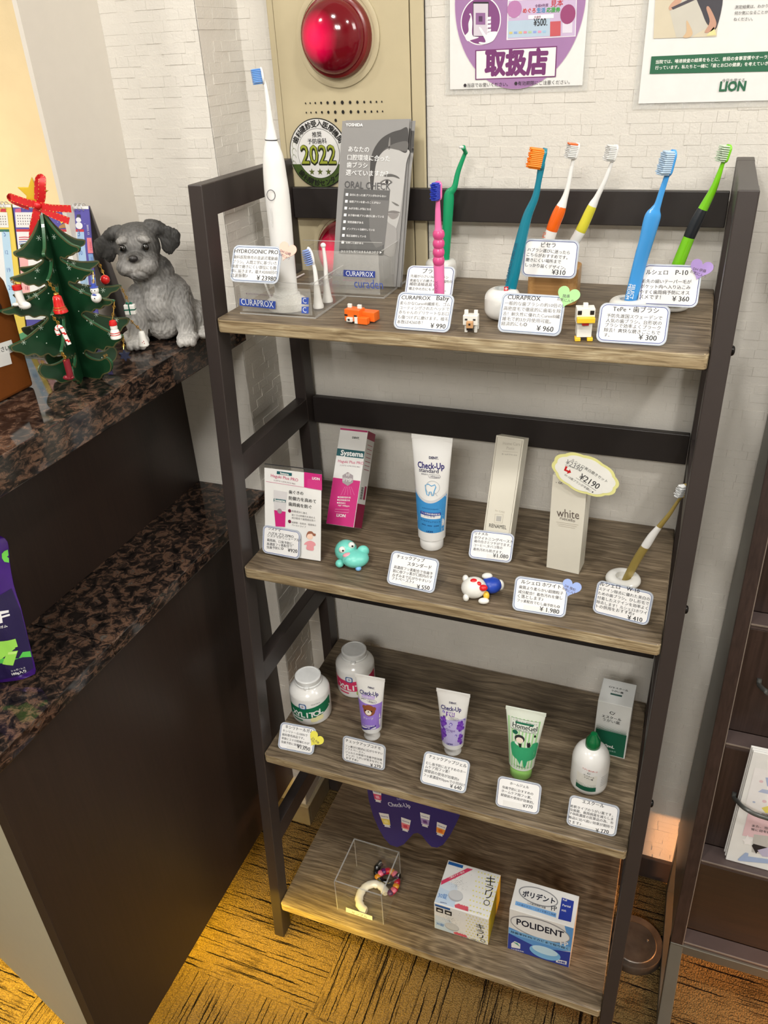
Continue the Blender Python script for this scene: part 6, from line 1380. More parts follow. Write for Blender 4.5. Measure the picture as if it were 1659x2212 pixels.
RD = [plast('ruby_resin', (170, 20, 50)), plast('violet_resin', (84, 30, 90)), plast('amber_resin', (206, 140, 40)), plast('rose_resin', (220, 110, 140)), plast('navy_resin', (24, 24, 60))]
cR = at(820, 1905, 'z', S4 + 0.012)
guard('multicoloured red and violet mouthguard curled behind the white one', (cR[0] + 0.0125, cR[1] + 0.002), (0.019, 0.021), 60, RD[0], (0, 0.004), 0.0095, 0.0062, 0.0058, [RD[1], RD[3], RD[2], RD[0]])
guard('black mouthguard at the back of the clear sample box', (cR[0] + 0.008, cR[1] + 0.020), (0.021, 0.017), 250, plast('black_resin', (14, 14, 16)), (0, 0.006), 0.014, 0.0062, 0.007)
# kirari
YELC = mat('yellow_card', (222, 200, 40), 0.4)
def twoface(label, q, px_tl, m, zoom):
    A, x, up, Wd, H = quad(q, S4 + 0.0006, 0, 0.3)
    qq = at(*px_tl, 'z', S4 + 0.0006 + H); D_ = max(0.03, qq[1] - A[1])
    t = thing('cleaner_carton', label, 'carton', A + x * Wd / 2); n = np.cross(x, up)
    mb = MB(); mb.add(boxv(A, x * Wd, -n * D_, up * H), BF, 0)
    mb.m[-4:] = [0, m[1], 0, 0] if False else mb.m[-4:]
    mb.m[3] = 1
    mb.build('carton_body', m[:1] + m[1:2], t, bevel=0.0006)
    return t, A, x, up, n, Wd, H, D_
t, A, x, up, n, Wd, H, D_ = twoface('white denture cleaner carton reading キラリ in black, with yellow side', ((938.6, 2004.5), (1054, 2041.8), (935.7, 1950), (1056.7, 1986)), (967, 1857), [PAPER, YELC], ZF)
def kir(a, F):
    # F maps (s, t) in 0..1 of the face
    q = lambda *P: [F(s, t_) for s, t_ in P]
    a.poly((190, 208, 226), q((0.01, 0.02), (0.36, 0.02), (0.36, 0.30), (0.01, 0.36)), 1).poly((206, 216, 226), q((0.01, 0.36), (0.36, 0.30), (0.30, 0.50), (0.01, 0.55)), 1)
    for i in range(7):
        for j in range(9): s, t_ = 0.60 + i * 0.06 + (j % 2) * 0.03, 0.06 + j * 0.108; a.E((228, 220, 130), F(min(s, 0.985), t_), 0.0014, 0.0014, 1, 8)
    a.poly((30, 90, 160), q((0.02, 0.90), (0.30, 0.90), (0.30, 0.97), (0.02, 0.97)), 2)
    c = F(0.33, 0.27); a.E((170, 172, 176), c, 0.0125, 0.0105, 3, 28).E((196, 198, 200), (c[0], c[1] + 0.0016), 0.0122, 0.009, 4, 28)
    rr_ = random.Random(3)
    for i in range(90):
        s = 0.30 + rr_.gauss(0, 0.09); t_ = 0.42 + abs(rr_.gauss(0, 0.2))
        if 0.04 < s < 0.56 and t_ < 0.93: p = F(s, t_); a.poly((110, 112, 118), [(p[0], p[1]), (p[0] + 0.0009, p[1] + 0.0003), (p[0] + 0.0005, p[1] + 0.001)], 5)
    a.poly((206, 86, 100), q((0.38, 0.03), (0.62, 0.03), (0.60, 0.13), (0.42, 0.13), (0.36, 0.08)), 3)
    for i in range(4): a.poly((226, 226, 220), q((0.45 + i * 0.045, 0.12), (0.475 + i * 0.045, 0.12), (0.478 + i * 0.045, 0.20), (0.462 + i * 0.045, 0.17), (0.448 + i * 0.045, 0.20)), 4)
a = Art(A, x, up, ZF)
kir(a, lambda s, t_: (s * Wd, t_ * H)); 
for xx in (0.04, 0.20): a.poly((30, 30, 32), [(xx * Wd, H * 0.70), ((xx + .13) * Wd, H * 0.70), ((xx + .13) * Wd, H * 0.86), (xx * Wd, H * 0.86)], 3).E((220, 216, 206), ((xx + .065) * Wd, H * 0.77), 0.0042, 0.0024, 4, 14)
a.T('30錠', 176, 728, 245, 752, (50, 120, 190), 0.3, 1.2, 5)
def glyphs(a, items):
    for ch, cx, cy, s, k in items:
        V, F = text_geo(ch, 0.5); c = a.loc(cx, cy); c2 = a.loc(cx + s, cy); w_ = abs(c2[0] - c[0]); kk = w_ / (V[:, 0].max() - V[:, 0].min()); mx, my = (V[:, 0].max() + V[:, 0].min()) / 2, (V[:, 1].max() + V[:, 1].min()) / 2
        a.items.append((ink((20, 20, 22)), 6, [(c[0] + (p[0] - mx) * kk, c[1] + (p[1] - my) * kk * k) for p in V], F))
glyphs(a, (('キ', 570, 752, 78, 0.9), ('ラ', 572, 798, 66, 0.8), ('リ', 570, 838, 56, 0.7)))
a.L((20, 20, 22), [(a.loc(594, 878)[0] + 0.0038 * math.cos(q_), a.loc(594, 878)[1] + 0.0034 * math.sin(q_)) for q_ in [i * math.pi / 10 for i in range(20)]], 0.001, 6, True)
a.T('アソインターナショナル 30錠入', 190, 790, 560, 885, (90, 90, 96), 0.2, 1, 5); a.build('printed_design', t)
b = Art(A + up * H, x, -n, ZF)
kir(b, lambda s, t_: (s * Wd, t_ * D_))
b.P((206, 60, 96), [(455, 232), (505, 243), (218, 382), (222, 345)], 6).T('二酸化チタン配合', 290, 330, 432, 268, WHT, 0.8, 1, 8)
b.T('30錠', 190, 490, 268, 508, (50, 120, 190), 0.3, 1.3, 6).T('NEWRON', 210, 540, 268, 552, (60, 60, 120), 1, 1, 6).T('フィジオクリーン キラリ', 436, 604, 580, 642, (60, 60, 66), 0.4, 1, 6)
glyphs(b, (('キ', 662, 345, 90, 1.0), ('ラ', 650, 412, 76, 0.9), ('リ', 640, 470, 62, 0.9)))
b.L((20, 20, 22), [(b.loc(628, 542)[0] + 0.0046 * math.cos(q_), b.loc(628, 542)[1] + 0.0046 * math.sin(q_)) for q_ in [i * math.pi / 10 for i in range(20)]], 0.0011, 6, True)
b.build('top_print', t)
# polident
BLU = (36, 56, 150)
t, A, x, up, n, Wd, H, D_ = twoface('blue and white denture cleaner carton reading POLIDENT, right on the bottom shelf', ((1095.8, 2047.8), (1229, 2090), (1100, 1964.7), (1242.4, 2003)), (1120, 1898), [PAPER, PAPER], ZF)
a = Art(A, x, up, ZF)
a.poly(BLU, [(0.0005, 0.0005), (Wd - 0.0005, 0.0005), (Wd - 0.0005, H * 0.40), (Wd * 0.5, H * 0.28), (0.0005, H * 0.46)], 1).poly((90, 150, 212), [(0.0005, H * 0.40), (Wd * 0.5, H * 0.25), (Wd - 0.0005, H * 0.42), (Wd - 0.0005, H * 0.99), (Wd * 0.86, H * 0.99), (Wd * 0.93, H * 0.7), (Wd * 0.6, H * 0.42), (0.0005, H * 0.55)], 2)
c = a.loc(1105, 775); a.E((150, 150, 154), c, Wd * 0.47, H * 0.24, 3, 40, -0.02).E((228, 230, 230), c, Wd * 0.455, H * 0.215, 4, 40, -0.02)
a.T('POLIDENT', 895, 728, 1318, 850, (20, 26, 46), 1.6, 1.35, 6)
a.P((120, 176, 222), [(828, 770), (1380, 935), (1378, 975), (826, 808)], 5).T('除菌率99.9%でカビまで取り除く', 845, 802, 1358, 958, (20, 30, 50), 0.9, 1, 7)
a.T('FP', 1288, 915, 1362, 932, WHT, 1.4, 1.2, 6).EZ((120, 180, 226), 1150, 985, 145, 55, 6, 30).EZ((190, 222, 240), 1150, 965, 120, 34, 7, 30)
a.P((226, 230, 230), [(848, 900), (880, 880), (930, 905), (928, 950), (850, 935)], 5).P((70, 150, 130), [(862, 885), (905, 898), (925, 930), (890, 905)], 6).T('入れ歯洗浄剤', 846, 950, 960, 980, WHT, 1, 1, 6).P(WHT, [(1252, 1040), (1346, 1062), (1342, 1092), (1248, 1068)], 5).T('48錠', 1262, 1066, 1336, 1084, (36, 56, 150), 1.4, 1, 7)
a.build('printed_design', t)
b = Art(A + up * H, x, -n, ZF)
c = b.loc(1090, 485); b.E((140, 142, 146), c, Wd * 0.315, D_ * 0.27, 2, 40, -0.04).E((226, 226, 224), c, Wd * 0.295, D_ * 0.235, 3, 40, -0.04)
b.T('ポリデント', 945, 478, 1238, 552, (20, 26, 46), 2.0, 1.1, 6).T('入れ歯洗浄剤 除菌', 988, 548, 1155, 596, (60, 60, 66), 0.5, 1, 5).T('FP', 1205, 610, 1256, 618, (30, 34, 50), 0.8, 1.2, 5)
b.P((120, 170, 222), [(888, 525), (1252, 635), (1248, 675), (882, 560)], 4).T('入れ歯のヨゴレ・ニオイを落とし除菌', 895, 556, 1242, 660, (30, 50, 110), 0.6, 1, 6)
b.P(BLU, [(1302, 494), (1410, 528), (1382, 715), (1268, 686)], 4).T('Full', 1310, 522, 1345, 530, WHT, 1, 1, 6).T('Partial', 1306, 570, 1378, 588, WHT, 1, 1, 6).T('対応', 1296, 615, 1340, 624, WHT, 0.8, 1, 6)
b.build('top_print', t)

# ------------------------------------------------------------------ small toys (plain stand-ins)
def blk(mb, c, s, fr, m=0, o=(0, 0, 0)):
    cbox(mb, np.array(c) + fr[0] * o[0] + fr[1] * o[1] + fr[2] * o[2], *s, m, fr)
def fr_(az): x, up = frame(az); return (x, np.array([-x[1], x[0], 0]), Z3)
OR = mat('orange_toy_plastic', (236, 108, 32), 0.4); TW = mat('white_toy_plastic', (226, 226, 220), 0.4); TB = mat('black_toy_plastic', (24, 20, 22), 0.4); TY = mat('yellow_toy_plastic', (240, 196, 50), 0.4); TT = mat('tan_toy_plastic', (196, 150, 104), 0.4); TR_ = mat('red_toy_plastic', (190, 40, 44), 0.4)
def part(bs, name, m, parent, fr, c):
    mb = MB()
    for s, o in bs: blk(mb, c, s, fr, 0, o)
    return mb.build(name, m, parent, bevel=0.0005)
c = (0.1735, 0.1120, S1 + 0.0004); F_ = fr_(-8)
t = thing('block_fox_toy', 'small orange blocky toy fox with white ears on the top shelf', 'toy', c)
part([((0.0195, 0.014, 0.0135), (0, 0, 0.0088))], 'head', OR, t, F_, c); 
for s in (-0.0065, 0.0065): part([((0.005, 0.003, 0.0045), (s, 0.001, 0.0178))], 'ear', TW, t, F_, c)
part([((0.0075, 0.004, 0.0048), (-0.002, -0.0085, 0.0046))], 'snout', TW, t, F_, c); part([((0.0028, 0.001, 0.0022), (-0.002, -0.0109, 0.0050))], 'nose', TB, t, F_, c)
for s in (-0.0075, 0.005): part([((0.004, 0.0008, 0.0020), (s, -0.0072, 0.0090))], 'eye', TB, t, F_, c)
part([((0.020, 0.013, 0.0105), (0.0150, 0.0075, 0.0068))], 'body', OR, t, F_, c); part([((0.0125, 0.007, 0.0075), (0.0140, -0.0045, 0.0040))], 'tail', OR, t, F_, c); part([((0.0042, 0.0072, 0.0078), (0.0058, -0.0046, 0.0041))], 'tail_tip', TW, t, F_, c)
c = (0.3145, 0.1020, S1 + 0.0004); F_ = fr_(6)
t = thing('block_dog_toy', 'small white blocky toy dog with tan muzzle beside the teal toothbrush card', 'toy', c)
part([((0.0160, 0.011, 0.0105), (0, 0, 0.0148))], 'head', TW, t, F_, c)
for s in (-0.0052, 0.0052): part([((0.0042, 0.003, 0.0046), (s, 0.001, 0.0224))], 'ear', TW, t, F_, c); part([((0.0032, 0.0045, 0.0075), (s, 0.001, 0.0040))], 'leg', TW, t, F_, c); part([((0.0028, 0.0008, 0.0018), (s * 0.85, -0.0059, 0.0160))], 'eye', TB, t, F_, c)
part([((0.0072, 0.005, 0.0070), (0, -0.0079, 0.0112))], 'muzzle', TT, t, F_, c); part([((0.0022, 0.001, 0.0022), (0, -0.0109, 0.0122))], 'nose', TB, t, F_, c); part([((0.0130, 0.014, 0.0085), (0, 0.0085, 0.0102))], 'body', TW, t, F_, c); part([((0.0070, 0.003, 0.0030), (0, -0.0075, 0.0062))], 'mouth', TB, t, F_, c)
for s in (-0.0052, 0.0052): part([((0.0030, 0.004, 0.0060), (s, 0.0130, 0.0031))], 'hind_leg', TW, t, F_, c)
c = (0.4345, 0.1060, S1 + 0.0004); F_ = fr_(14)
t = thing('block_chick_toy', 'small white blocky toy bird with yellow beak between the ¥960 and ¥300 cards', 'toy', c)
part([((0.0185, 0.014, 0.0150), (0, 0, 0.0265))], 'head', TW, t, F_, c); part([((0.0050, 0.004, 0.0040), (0, 0.001, 0.0360))], 'crest', TW, t, F_, c); part([((0.0182, 0.0065, 0.0052), (0, -0.0102, 0.0235))], 'beak', TY, t, F_, c); part([((0.0070, 0.0040, 0.0030), (0, -0.0088, 0.0190))], 'wattle', TR_, t, F_, c)
for s in (-0.0062, 0.0062): part([((0.0042, 0.0008, 0.0044), (s, -0.0073, 0.0300))], 'eye', TB, t, F_, c); part([((0.0058, 0.0085, 0.0035), (s, -0.0035, 0.0018))], 'foot', TY, t, F_, c)
part([((0.0150, 0.0160, 0.0150), (0, 0.002, 0.0113))], 'body', TW, t, F_, c)
# soft turquoise toy
c0 = at(760, 1200, 'z', S2 + 0.014); TQ = mat('turquoise_vinyl', (112, 204, 190), 0.35, var=0.02); 
t = thing('turquoise_toy', 'small turquoise vinyl toy animal lying on its back on the second shelf', 'toy', (c0[0], c0[1], S2))
rx, ry = np.array((0.935, 0.351, 0)), np.array((-0.351, 0.935, 0))
def bl(name, m, dx, dy, dz, r, parent=t, fr=None): mb = MB(); ellip(mb, np.array((c0[0], c0[1], S2 + 0.0005)) + rx * dx + ry * dy + Z3 * dz, r, fr or (rx, ry, Z3)); return mb.build(name, m, parent, True)
bl('body', TQ, 0.005, -0.006, 0.0125, (0.0190, 0.0160, 0.0120)); hd = bl('head', TQ, -0.008, 0.008, 0.0165, (0.0160, 0.0155, 0.0160))
for k, (dx, dy, dz) in enumerate(((-0.0125, -0.0030, 0.0255), (0.0005, 0.0020, 0.0290))): e = bl('eye', TW, dx, dy, dz, (0.0048, 0.0040, 0.0050), hd); bl('pupil', TB, dx + 0.0014, dy - 0.0036, dz + 0.0008, (0.0014, 0.0010, 0.0015), hd)
bl('muzzle', mat('pink_vinyl', (228, 160, 172), 0.4), -0.002, -0.0085, 0.0195, (0.0100, 0.0050, 0.0040))
bl('arm', TQ, 0.016, 0.001, 0.0195, (0.0085, 0.0065, 0.0085)); bl('arm', TQ, -0.001, -0.0145, 0.0140, (0.0090, 0.0055, 0.0075)); bl('foot', TQ, -0.017, -0.008, 0.0065, (0.0060, 0.0065, 0.0055)); bl('foot', mat('pale_blue_vinyl', (120, 176, 226), 0.4), 0.009, -0.0180, 0.0040, (0.0042, 0.0042, 0.0036))
# white and blue toy
c0 = at(1040, 1270, 'z', S2 + 0.012)
t = thing('white_toy', 'small white and blue vinyl toy with a red knot lying on the second shelf', 'toy', (c0[0], c0[1], S2))
def bl(name, m, dx, dy, dz, r, parent=t, fr=None): mb = MB(); ellip(mb, np.array((c0[0], c0[1], S2 + 0.0005)) + rx * dx + ry * dy + Z3 * dz, r, fr or (rx, ry, Z3)); return mb.build(name, m, parent, True)
VB = mat('royal_blue_vinyl', (30, 66, 170), 0.4); VR = mat('red_vinyl', (212, 30, 40), 0.35)
bl('head', TW, -0.010, -0.002, 0.0140, (0.0165, 0.0150, 0.0138)); bl('body', VB, 0.0130, 0.0060, 0.0110, (0.0140, 0.0120, 0.0105)); bl('foot', TW, 0.0255, 0.0090, 0.0085, (0.0050, 0.0065, 0.0075)); bl('arm', TW, 0.0085, 0.0120, 0.0215, (0.0070, 0.0042, 0.0042)); bl('ear', TW, -0.0200, 0.0075, 0.0220, (0.0040, 0.0045, 0.0050)); bl('ear', TW, -0.0210, -0.0120, 0.0060, (0.0040, 0.0045, 0.0050)); bl('foot', TW, 0.0010, -0.0185, 0.0045, (0.0070, 0.0045, 0.0040)); bl('collar', mat('yellow_vinyl', (232, 190, 60), 0.4), 0.0050, -0.0120, 0.0080, (0.0040, 0.0050, 0.0060))
k_ = bl('knot', VR, -0.0045, -0.0080, 0.0235, (0.0034, 0.0034, 0.0034)); bl('knot_loop', VR, -0.0105, -0.0040, 0.0245, (0.0055, 0.0045, 0.0042), k_); bl('knot_loop', VR, 0.0010, -0.0125, 0.0205, (0.0055, 0.0045, 0.0042), k_)

# gold brush on the second shelf
holder('low round white stand of the gold toothbrush on the second shelf', (0.5030, 0.1750), 0.0225, 0.012, S2)
brush('gold toothbrush with a white grip patch leaning towards the right post', [(1347, 1268, 17), (1353, 1252, 18), (1367, 1225, 19), (1381, 1200, 19.5), (1396, 1177, 19), (1409, 1157, 17), (1424, 1138, 13), (1445, 1112, 10), (1463, 1085, 7.5), (1473, 1072, 7.5)], 0.177, GOLD, S2,
    dict(a=(1472, 1074), b=(1484, 1046), w=0.0052, t=0.0017, bm=[BW], n=(7, 5), len=0.0092, wave=0.1), grip=(0.42, 0.66, WPL))

# ================================================================== ON THE COUNTER
ZK = 1.0857
# ------------------------------------------------------------------ schnauzer figurine: one continuous remeshed body
O = np.array((-0.1010, 0.1230, ZK)); ds = np.array((0.905, 0.426, 0)); df = np.array((0.426, -0.905, 0))
def dl(s, f, z): return O + ds * s + df * f + Z3 * z
def rotf(a_s=0, a_f=0, a_z=0):
    M = Matrix.Rotation(a_z, 3, 'Z') @ Matrix.Rotation(a_f, 3, 'Y') @ Matrix.Rotation(a_s, 3, 'X')
    B = np.array([ds, df, Z3]).T @ np.array(M); return (B[:, 0], B[:, 1], B[:, 2])
dg = MB()
def e_(s, f, z, r, rot=(0, 0, 0)): ellip(dg, dl(s, f, z), r, rotf(*rot), 24, 14)
def limb(pts, rs_): 
    P_ = catmull([np.append(dl(*p), r) for p, r in zip(pts, rs_)], 4)
    sweep(dg, [p[:3] for p in P_], [p[3] for p in P_], n=14)
    ellip(dg, P_[0][:3], (P_[0][3],) * 3, n=14, k=8); ellip(dg, P_[-1][:3], (P_[-1][3],) * 3, n=14, k=8)
e_(0.004, -0.016, 0.042, (0.036, 0.032, 0.042)); e_(0.002, 0.002, 0.056, (0.0305, 0.023, 0.034)); e_(-0.003, -0.004, 0.083, (0.0265, 0.023, 0.026)); e_(0.0, 0.006, 0.024, (0.022, 0.018, 0.022)); e_(0.0, 0.012, 0.046, (0.024, 0.015, 0.026))
e_(0.034, -0.016, 0.022, (0.021, 0.032, 0.0225)); e_(-0.032, -0.016, 0.020, (0.020, 0.030, 0.0205)); e_(0.050, -0.026, 0.020, (0.015, 0.022, 0.020)); e_(0.049, 0.004, 0.007, (0.012, 0.016, 0.0075)); e_(-0.046, 0.004, 0.007, (0.010, 0.018, 0.0075))
limb([(0.024, 0.002, 0.058), (0.0290, 0.015, 0.036), (0.0310, 0.021, 0.012)], [0.0165, 0.0140, 0.0115]); limb([(-0.024, 0.002, 0.058), (-0.0290, 0.015, 0.036), (-0.0310, 0.021, 0.012)], [0.0165, 0.0140, 0.0115])
for s in (1, -1):
    e_(0.0315 * s, 0.028, 0.0080, (0.0142, 0.0165, 0.0080))
    for k in (-1, 0, 1): e_(0.0315 * s + k * 0.0076, 0.0402, 0.0066, (0.0048, 0.0066, 0.0066))
e_(0.029, -0.002, 0.062, (0.011, 0.011, 0.008)); e_(-0.029, -0.002, 0.062, (0.011, 0.011, 0.008)); e_(0.033, 0.0, 0.056, (0.006, 0.006, 0.004)); e_(-0.034, 0.0, 0.056, (0.006, 0.006, 0.004))
HC = (-0.0140, 0.002, 0.1200)
def h_(s, f, z, r, rot=(0, 0, 0)): e_(HC[0] + s, HC[1] + f, HC[2] + z, r, rot)
h_(0, 0, -0.001, (0.0270, 0.024, 0.0265)); h_(0, -0.002, 0.012, (0.0265, 0.022, 0.0150)); h_(0, 0.012, -0.015, (0.0245, 0.018, 0.0160)); h_(0.0, 0.021, -0.018, (0.0235, 0.0150, 0.0130)); h_(0.013, 0.023, -0.020, (0.0125, 0.0120, 0.0115)); h_(-0.013, 0.023, -0.020, (0.0125, 0.0120, 0.0115)); h_(0, 0.023, -0.0275, (0.0150, 0.0110, 0.0095)); h_(0, 0.026, -0.009, (0.0110, 0.0120, 0.0070))
h_(-0.0125, 0.0195, 0.0105, (0.0085, 0.0055, 0.0050), (0, -0.3, 0)); h_(0.0125, 0.0195, 0.0105, (0.0085, 0.0055, 0.0050), (0, 0.3, 0))
# broad folded ears
h_(-0.0270, -0.001, 0.0150, (0.0165, 0.0080, 0.0085), (0, -0.45, 0)); h_(-0.0400, 0.002, 0.0010, (0.0120, 0.0036, 0.0150), (0, 0.55, 0)); h_(-0.0350, 0.003, -0.006, (0.0085, 0.0034, 0.0120), (0, 0.2, 0)); h_(-0.0445, 0.001, 0.004, (0.0080, 0.0032, 0.0095), (0, 0.8, 0))
h_(0.0270, -0.001, 0.0190, (0.0170, 0.0080, 0.0085), (0, 0.50, 0)); h_(0.0400, 0.002, 0.0070, (0.0120, 0.0036, 0.0150), (0, -0.50, 0)); h_(0.0370, 0.003, -0.001, (0.0085, 0.0034, 0.0120), (0, -0.1, 0)); h_(0.0455, 0.001, 0.010, (0.0080, 0.0032, 0.0090), (0, -0.8, 0))
tmp = dg.build('tmp', [WHITE]); rm = tmp.modifiers.new('r', 'REMESH'); rm.mode = 'VOXEL'; rm.voxel_size = 0.0011; rm.use_smooth_shade = True
sm = tmp.modifiers.new('s', 'SMOOTH'); sm.iterations = 3; sm.factor = 0.5
dgph = bpy.context.evaluated_depsgraph_get(); me = bpy.data.meshes.new_from_object(tmp.evaluated_get(dgph)); bpy.data.objects.remove(tmp)
nv = len(me.vertices); co = np.zeros(nv * 3); me.vertices.foreach_get('co', co); co = co.reshape(-1, 3); no = np.zeros(nv * 3); me.vertices.foreach_get('normal', no); no = no.reshape(-1, 3)
loc = np.stack([(co - O) @ ds, (co - O) @ df, co[:, 2] - ZK], 1)
colr = np.zeros((nv, 4)); colr[:, 3] = 1
def sst(a, b, x): t = np.clip((x - a) / (b - a), 0, 1); return t * t * (3 - 2 * t)
hl = loc - np.array(HC)
ishead = sst(0.088, 0.096, loc[:, 2])
def blob(c, r): return np.exp(-(((hl - np.array(c)) / np.array(r)) ** 2).sum(1))
base = 0.28 - 0.15 * sst(0.02, 0.085, loc[:, 2]) - 0.05 * sst(0.0, -0.03, loc[:, 1])
chest = np.exp(-((loc[:, 0] / 0.016) ** 2 + ((loc[:, 2] - 0.062) / 0.028) ** 2)) * sst(0, 0.01, loc[:, 1]); base = base + 0.10 * chest
base = base + 0.22 * sst(0.030, 0.004, loc[:, 2])
hd_ = 0.065 + 0.34 * blob((0, 0.030, -0.021), (0.020, 0.018, 0.012)) + 0.26 * blob((-0.0135, 0.022, 0.0105), (0.009, 0.010, 0.006)) + 0.26 * blob((0.0135, 0.022, 0.0105), (0.009, 0.010, 0.006)) + 0.06 * blob((0, 0.02, 0.005), (0.006, 0.02, 0.02))
hd_ = hd_ - 0.06 * sst(0.024, 0.032, np.abs(hl[:, 0])) * 0.6 - 0.09 * blob((0, 0.034, -0.006), (0.008, 0.012, 0.006))
val = base * (1 - ishead) + hd_ * ishead
nz = np.zeros(nv)
for i in range(nv):
    l = loc[i]; nz[i] = noise.noise(Vector((l[0] * 400 + math.sin(l[2] * 150) * 1.2, l[1] * 400, l[2] * 110))) + 0.5 * noise.noise(Vector((l[0] * 950, l[1] * 950, l[2] * 260)))
fl = 0.0009 * (1 - 0.35 * sst(0.020, 0.0, loc[:, 2]))
co2 = co + no * (nz * fl)[:, None]
low = loc[:, 2] < 0.0006; co2[low, 2] = ZK + 0.0002
val = np.clip(val * (1 + 0.35 * nz), 0.03, 0.8)
colr[:, 0] = val; colr[:, 1] = val * 0.975; colr[:, 2] = val * 0.93
me.vertices.foreach_set('co', (co2 - O).ravel()); me.update()
ca = me.color_attributes.new('fur', 'FLOAT_COLOR', 'POINT'); ca.data.foreach_set('color', colr.ravel())
m = bpy.data.materials.new('painted_resin_fur'); m.use_nodes = True; nt = m.node_tree; b = nt.nodes['Principled BSDF']
at_ = nt.nodes.new('ShaderNodeAttribute'); at_.attribute_name = 'fur'; nt.links.new(at_.outputs['Color'], b.inputs['Base Color']); b.inputs['Roughness'].default_value = 0.62
tc = nt.nodes.new('ShaderNodeTexCoord'); mp = nt.nodes.new('ShaderNodeMapping'); mp.inputs['Scale'].default_value = (900, 900, 220); n2 = nt.nodes.new('ShaderNodeTexNoise'); n2.inputs['Scale'].default_value = 1; n2.inputs['Detail'].default_value = 4
bp = nt.nodes.new('ShaderNodeBump'); bp.inputs['Strength'].default_value = 0.55; bp.inputs['Distance'].default_value = 0.001
nt.links.new(tc.outputs['Object'], mp.inputs[0]); nt.links.new(mp.outputs[0], n2.inputs[0]); nt.links.new(n2.outputs['Fac'], bp.inputs['Height']); nt.links.new(bp.outputs[0], b.inputs['Normal'])
dog = thing('dog_figurine', 'grey schnauzer puppy figurine sitting on the granite counter beside the rack', 'figurine', O)
me.materials.clear(); me.materials.append(m); me.polygons.foreach_set('use_smooth', [True] * len(me.polygons))
ob = bpy.data.objects.new('body', me); C.objects.link(ob); ob.parent = dog
EYE = mat('black_glass_eye', (8, 7, 7), 0.05, coat=1.0)
for s in (-0.0135, 0.0135): mb = MB(); ellip(mb, dl(HC[0] + s, HC[1] + 0.0228, HC[2] + 0.0015), (0.0044, 0.0030, 0.0046), rotf()); mb.build('eye', EYE, dog, True)
mb = MB(); ellip(mb, dl(HC[0], HC[1] + 0.0392, HC[2] - 0.0075), (0.0058, 0.0040, 0.0044), rotf()); mb.build('nose', mat('dark_matte_nose', (34, 32, 32), 0.4), dog, True)

# ------------------------------------------------------------------ wooden christmas tree
TB0 = np.array((-0.1195, -0.0240, ZK)); TH_ = 0.188
GN = mat('dark_green_painted_wood', (16, 56, 32), 0.35, var=0.12, scale=40, coat=0.2); OL = mat('olive_gold_edge', (92, 88, 46), 0.4); LG = mat('mid_green_edge', (36, 84, 52), 0.4, coat=0.2)
tree = thing('wooden_tree', 'slotted green wooden Christmas tree with snowflakes on the granite counter', 'christmas tree', TB0)
prof = [(0.0, 0.003), (0.05, 0.0045), (0.11, 0.009), (0.17, 0.016), (0.22, 0.024), (0.26, 0.033), (0.275, 0.0415), (0.29, 0.0435), (0.305, 0.041), (0.312, 0.035), (0.325, 0.030), (0.33, 0.024), (0.342, 0.020), (0.335, 0.014),
        (0.36, 0.013), (0.395, 0.020), (0.43, 0.031), (0.452, 0.045), (0.458, 0.053), (0.474, 0.0545), (0.486, 0.049), (0.494, 0.043), (0.510, 0.038), (0.512, 0.031), (0.525, 0.026), (0.518, 0.018),
        (0.55, 0.017), (0.60, 0.030), (0.645, 0.048), (0.668, 0.066), (0.672, 0.0745), (0.688, 0.076), (0.702, 0.070), (0.706, 0.062), (0.722, 0.056), (0.724, 0.047), (0.740, 0.041), (0.738, 0.033), (0.75, 0.026),
        (0.77, 0.026), (0.81, 0.042), (0.845, 0.060), (0.858, 0.074), (0.866, 0.0775), (0.880, 0.076), (0.890, 0.068), (0.904, 0.062), (0.904, 0.052), (0.918, 0.046), (0.914, 0.036), (0.928, 0.030), (0.922, 0.018),
        (0.935, 0.013), (0.945, 0.020), (0.948, 0.032), (0.940, 0.042), (0.955, 0.047), (0.975, 0.043), (0.985, 0.032), (0.998, 0.026), (0.998, 0.010)]
TM = ([0, .29, .342, .474, .525, .688, .74, .868, .925, 1], [0, .215, .27, .345, .41, .51, .575, .715, .82, 1])
prof = [(float(np.interp(t, *TM)), r * (0.9 if t < 0.93 else 1)) for t, r in prof]
prof = [(float(q[0]), max(float(q[1]), 0.0005)) for q in catmull([np.array(p) * (1, 5) for p in prof], 3)]; prof = [(t, r / 5) for t, r in prof]
half = [(r, (1 - t) * TH_) for t, r in prof]
tips = {}
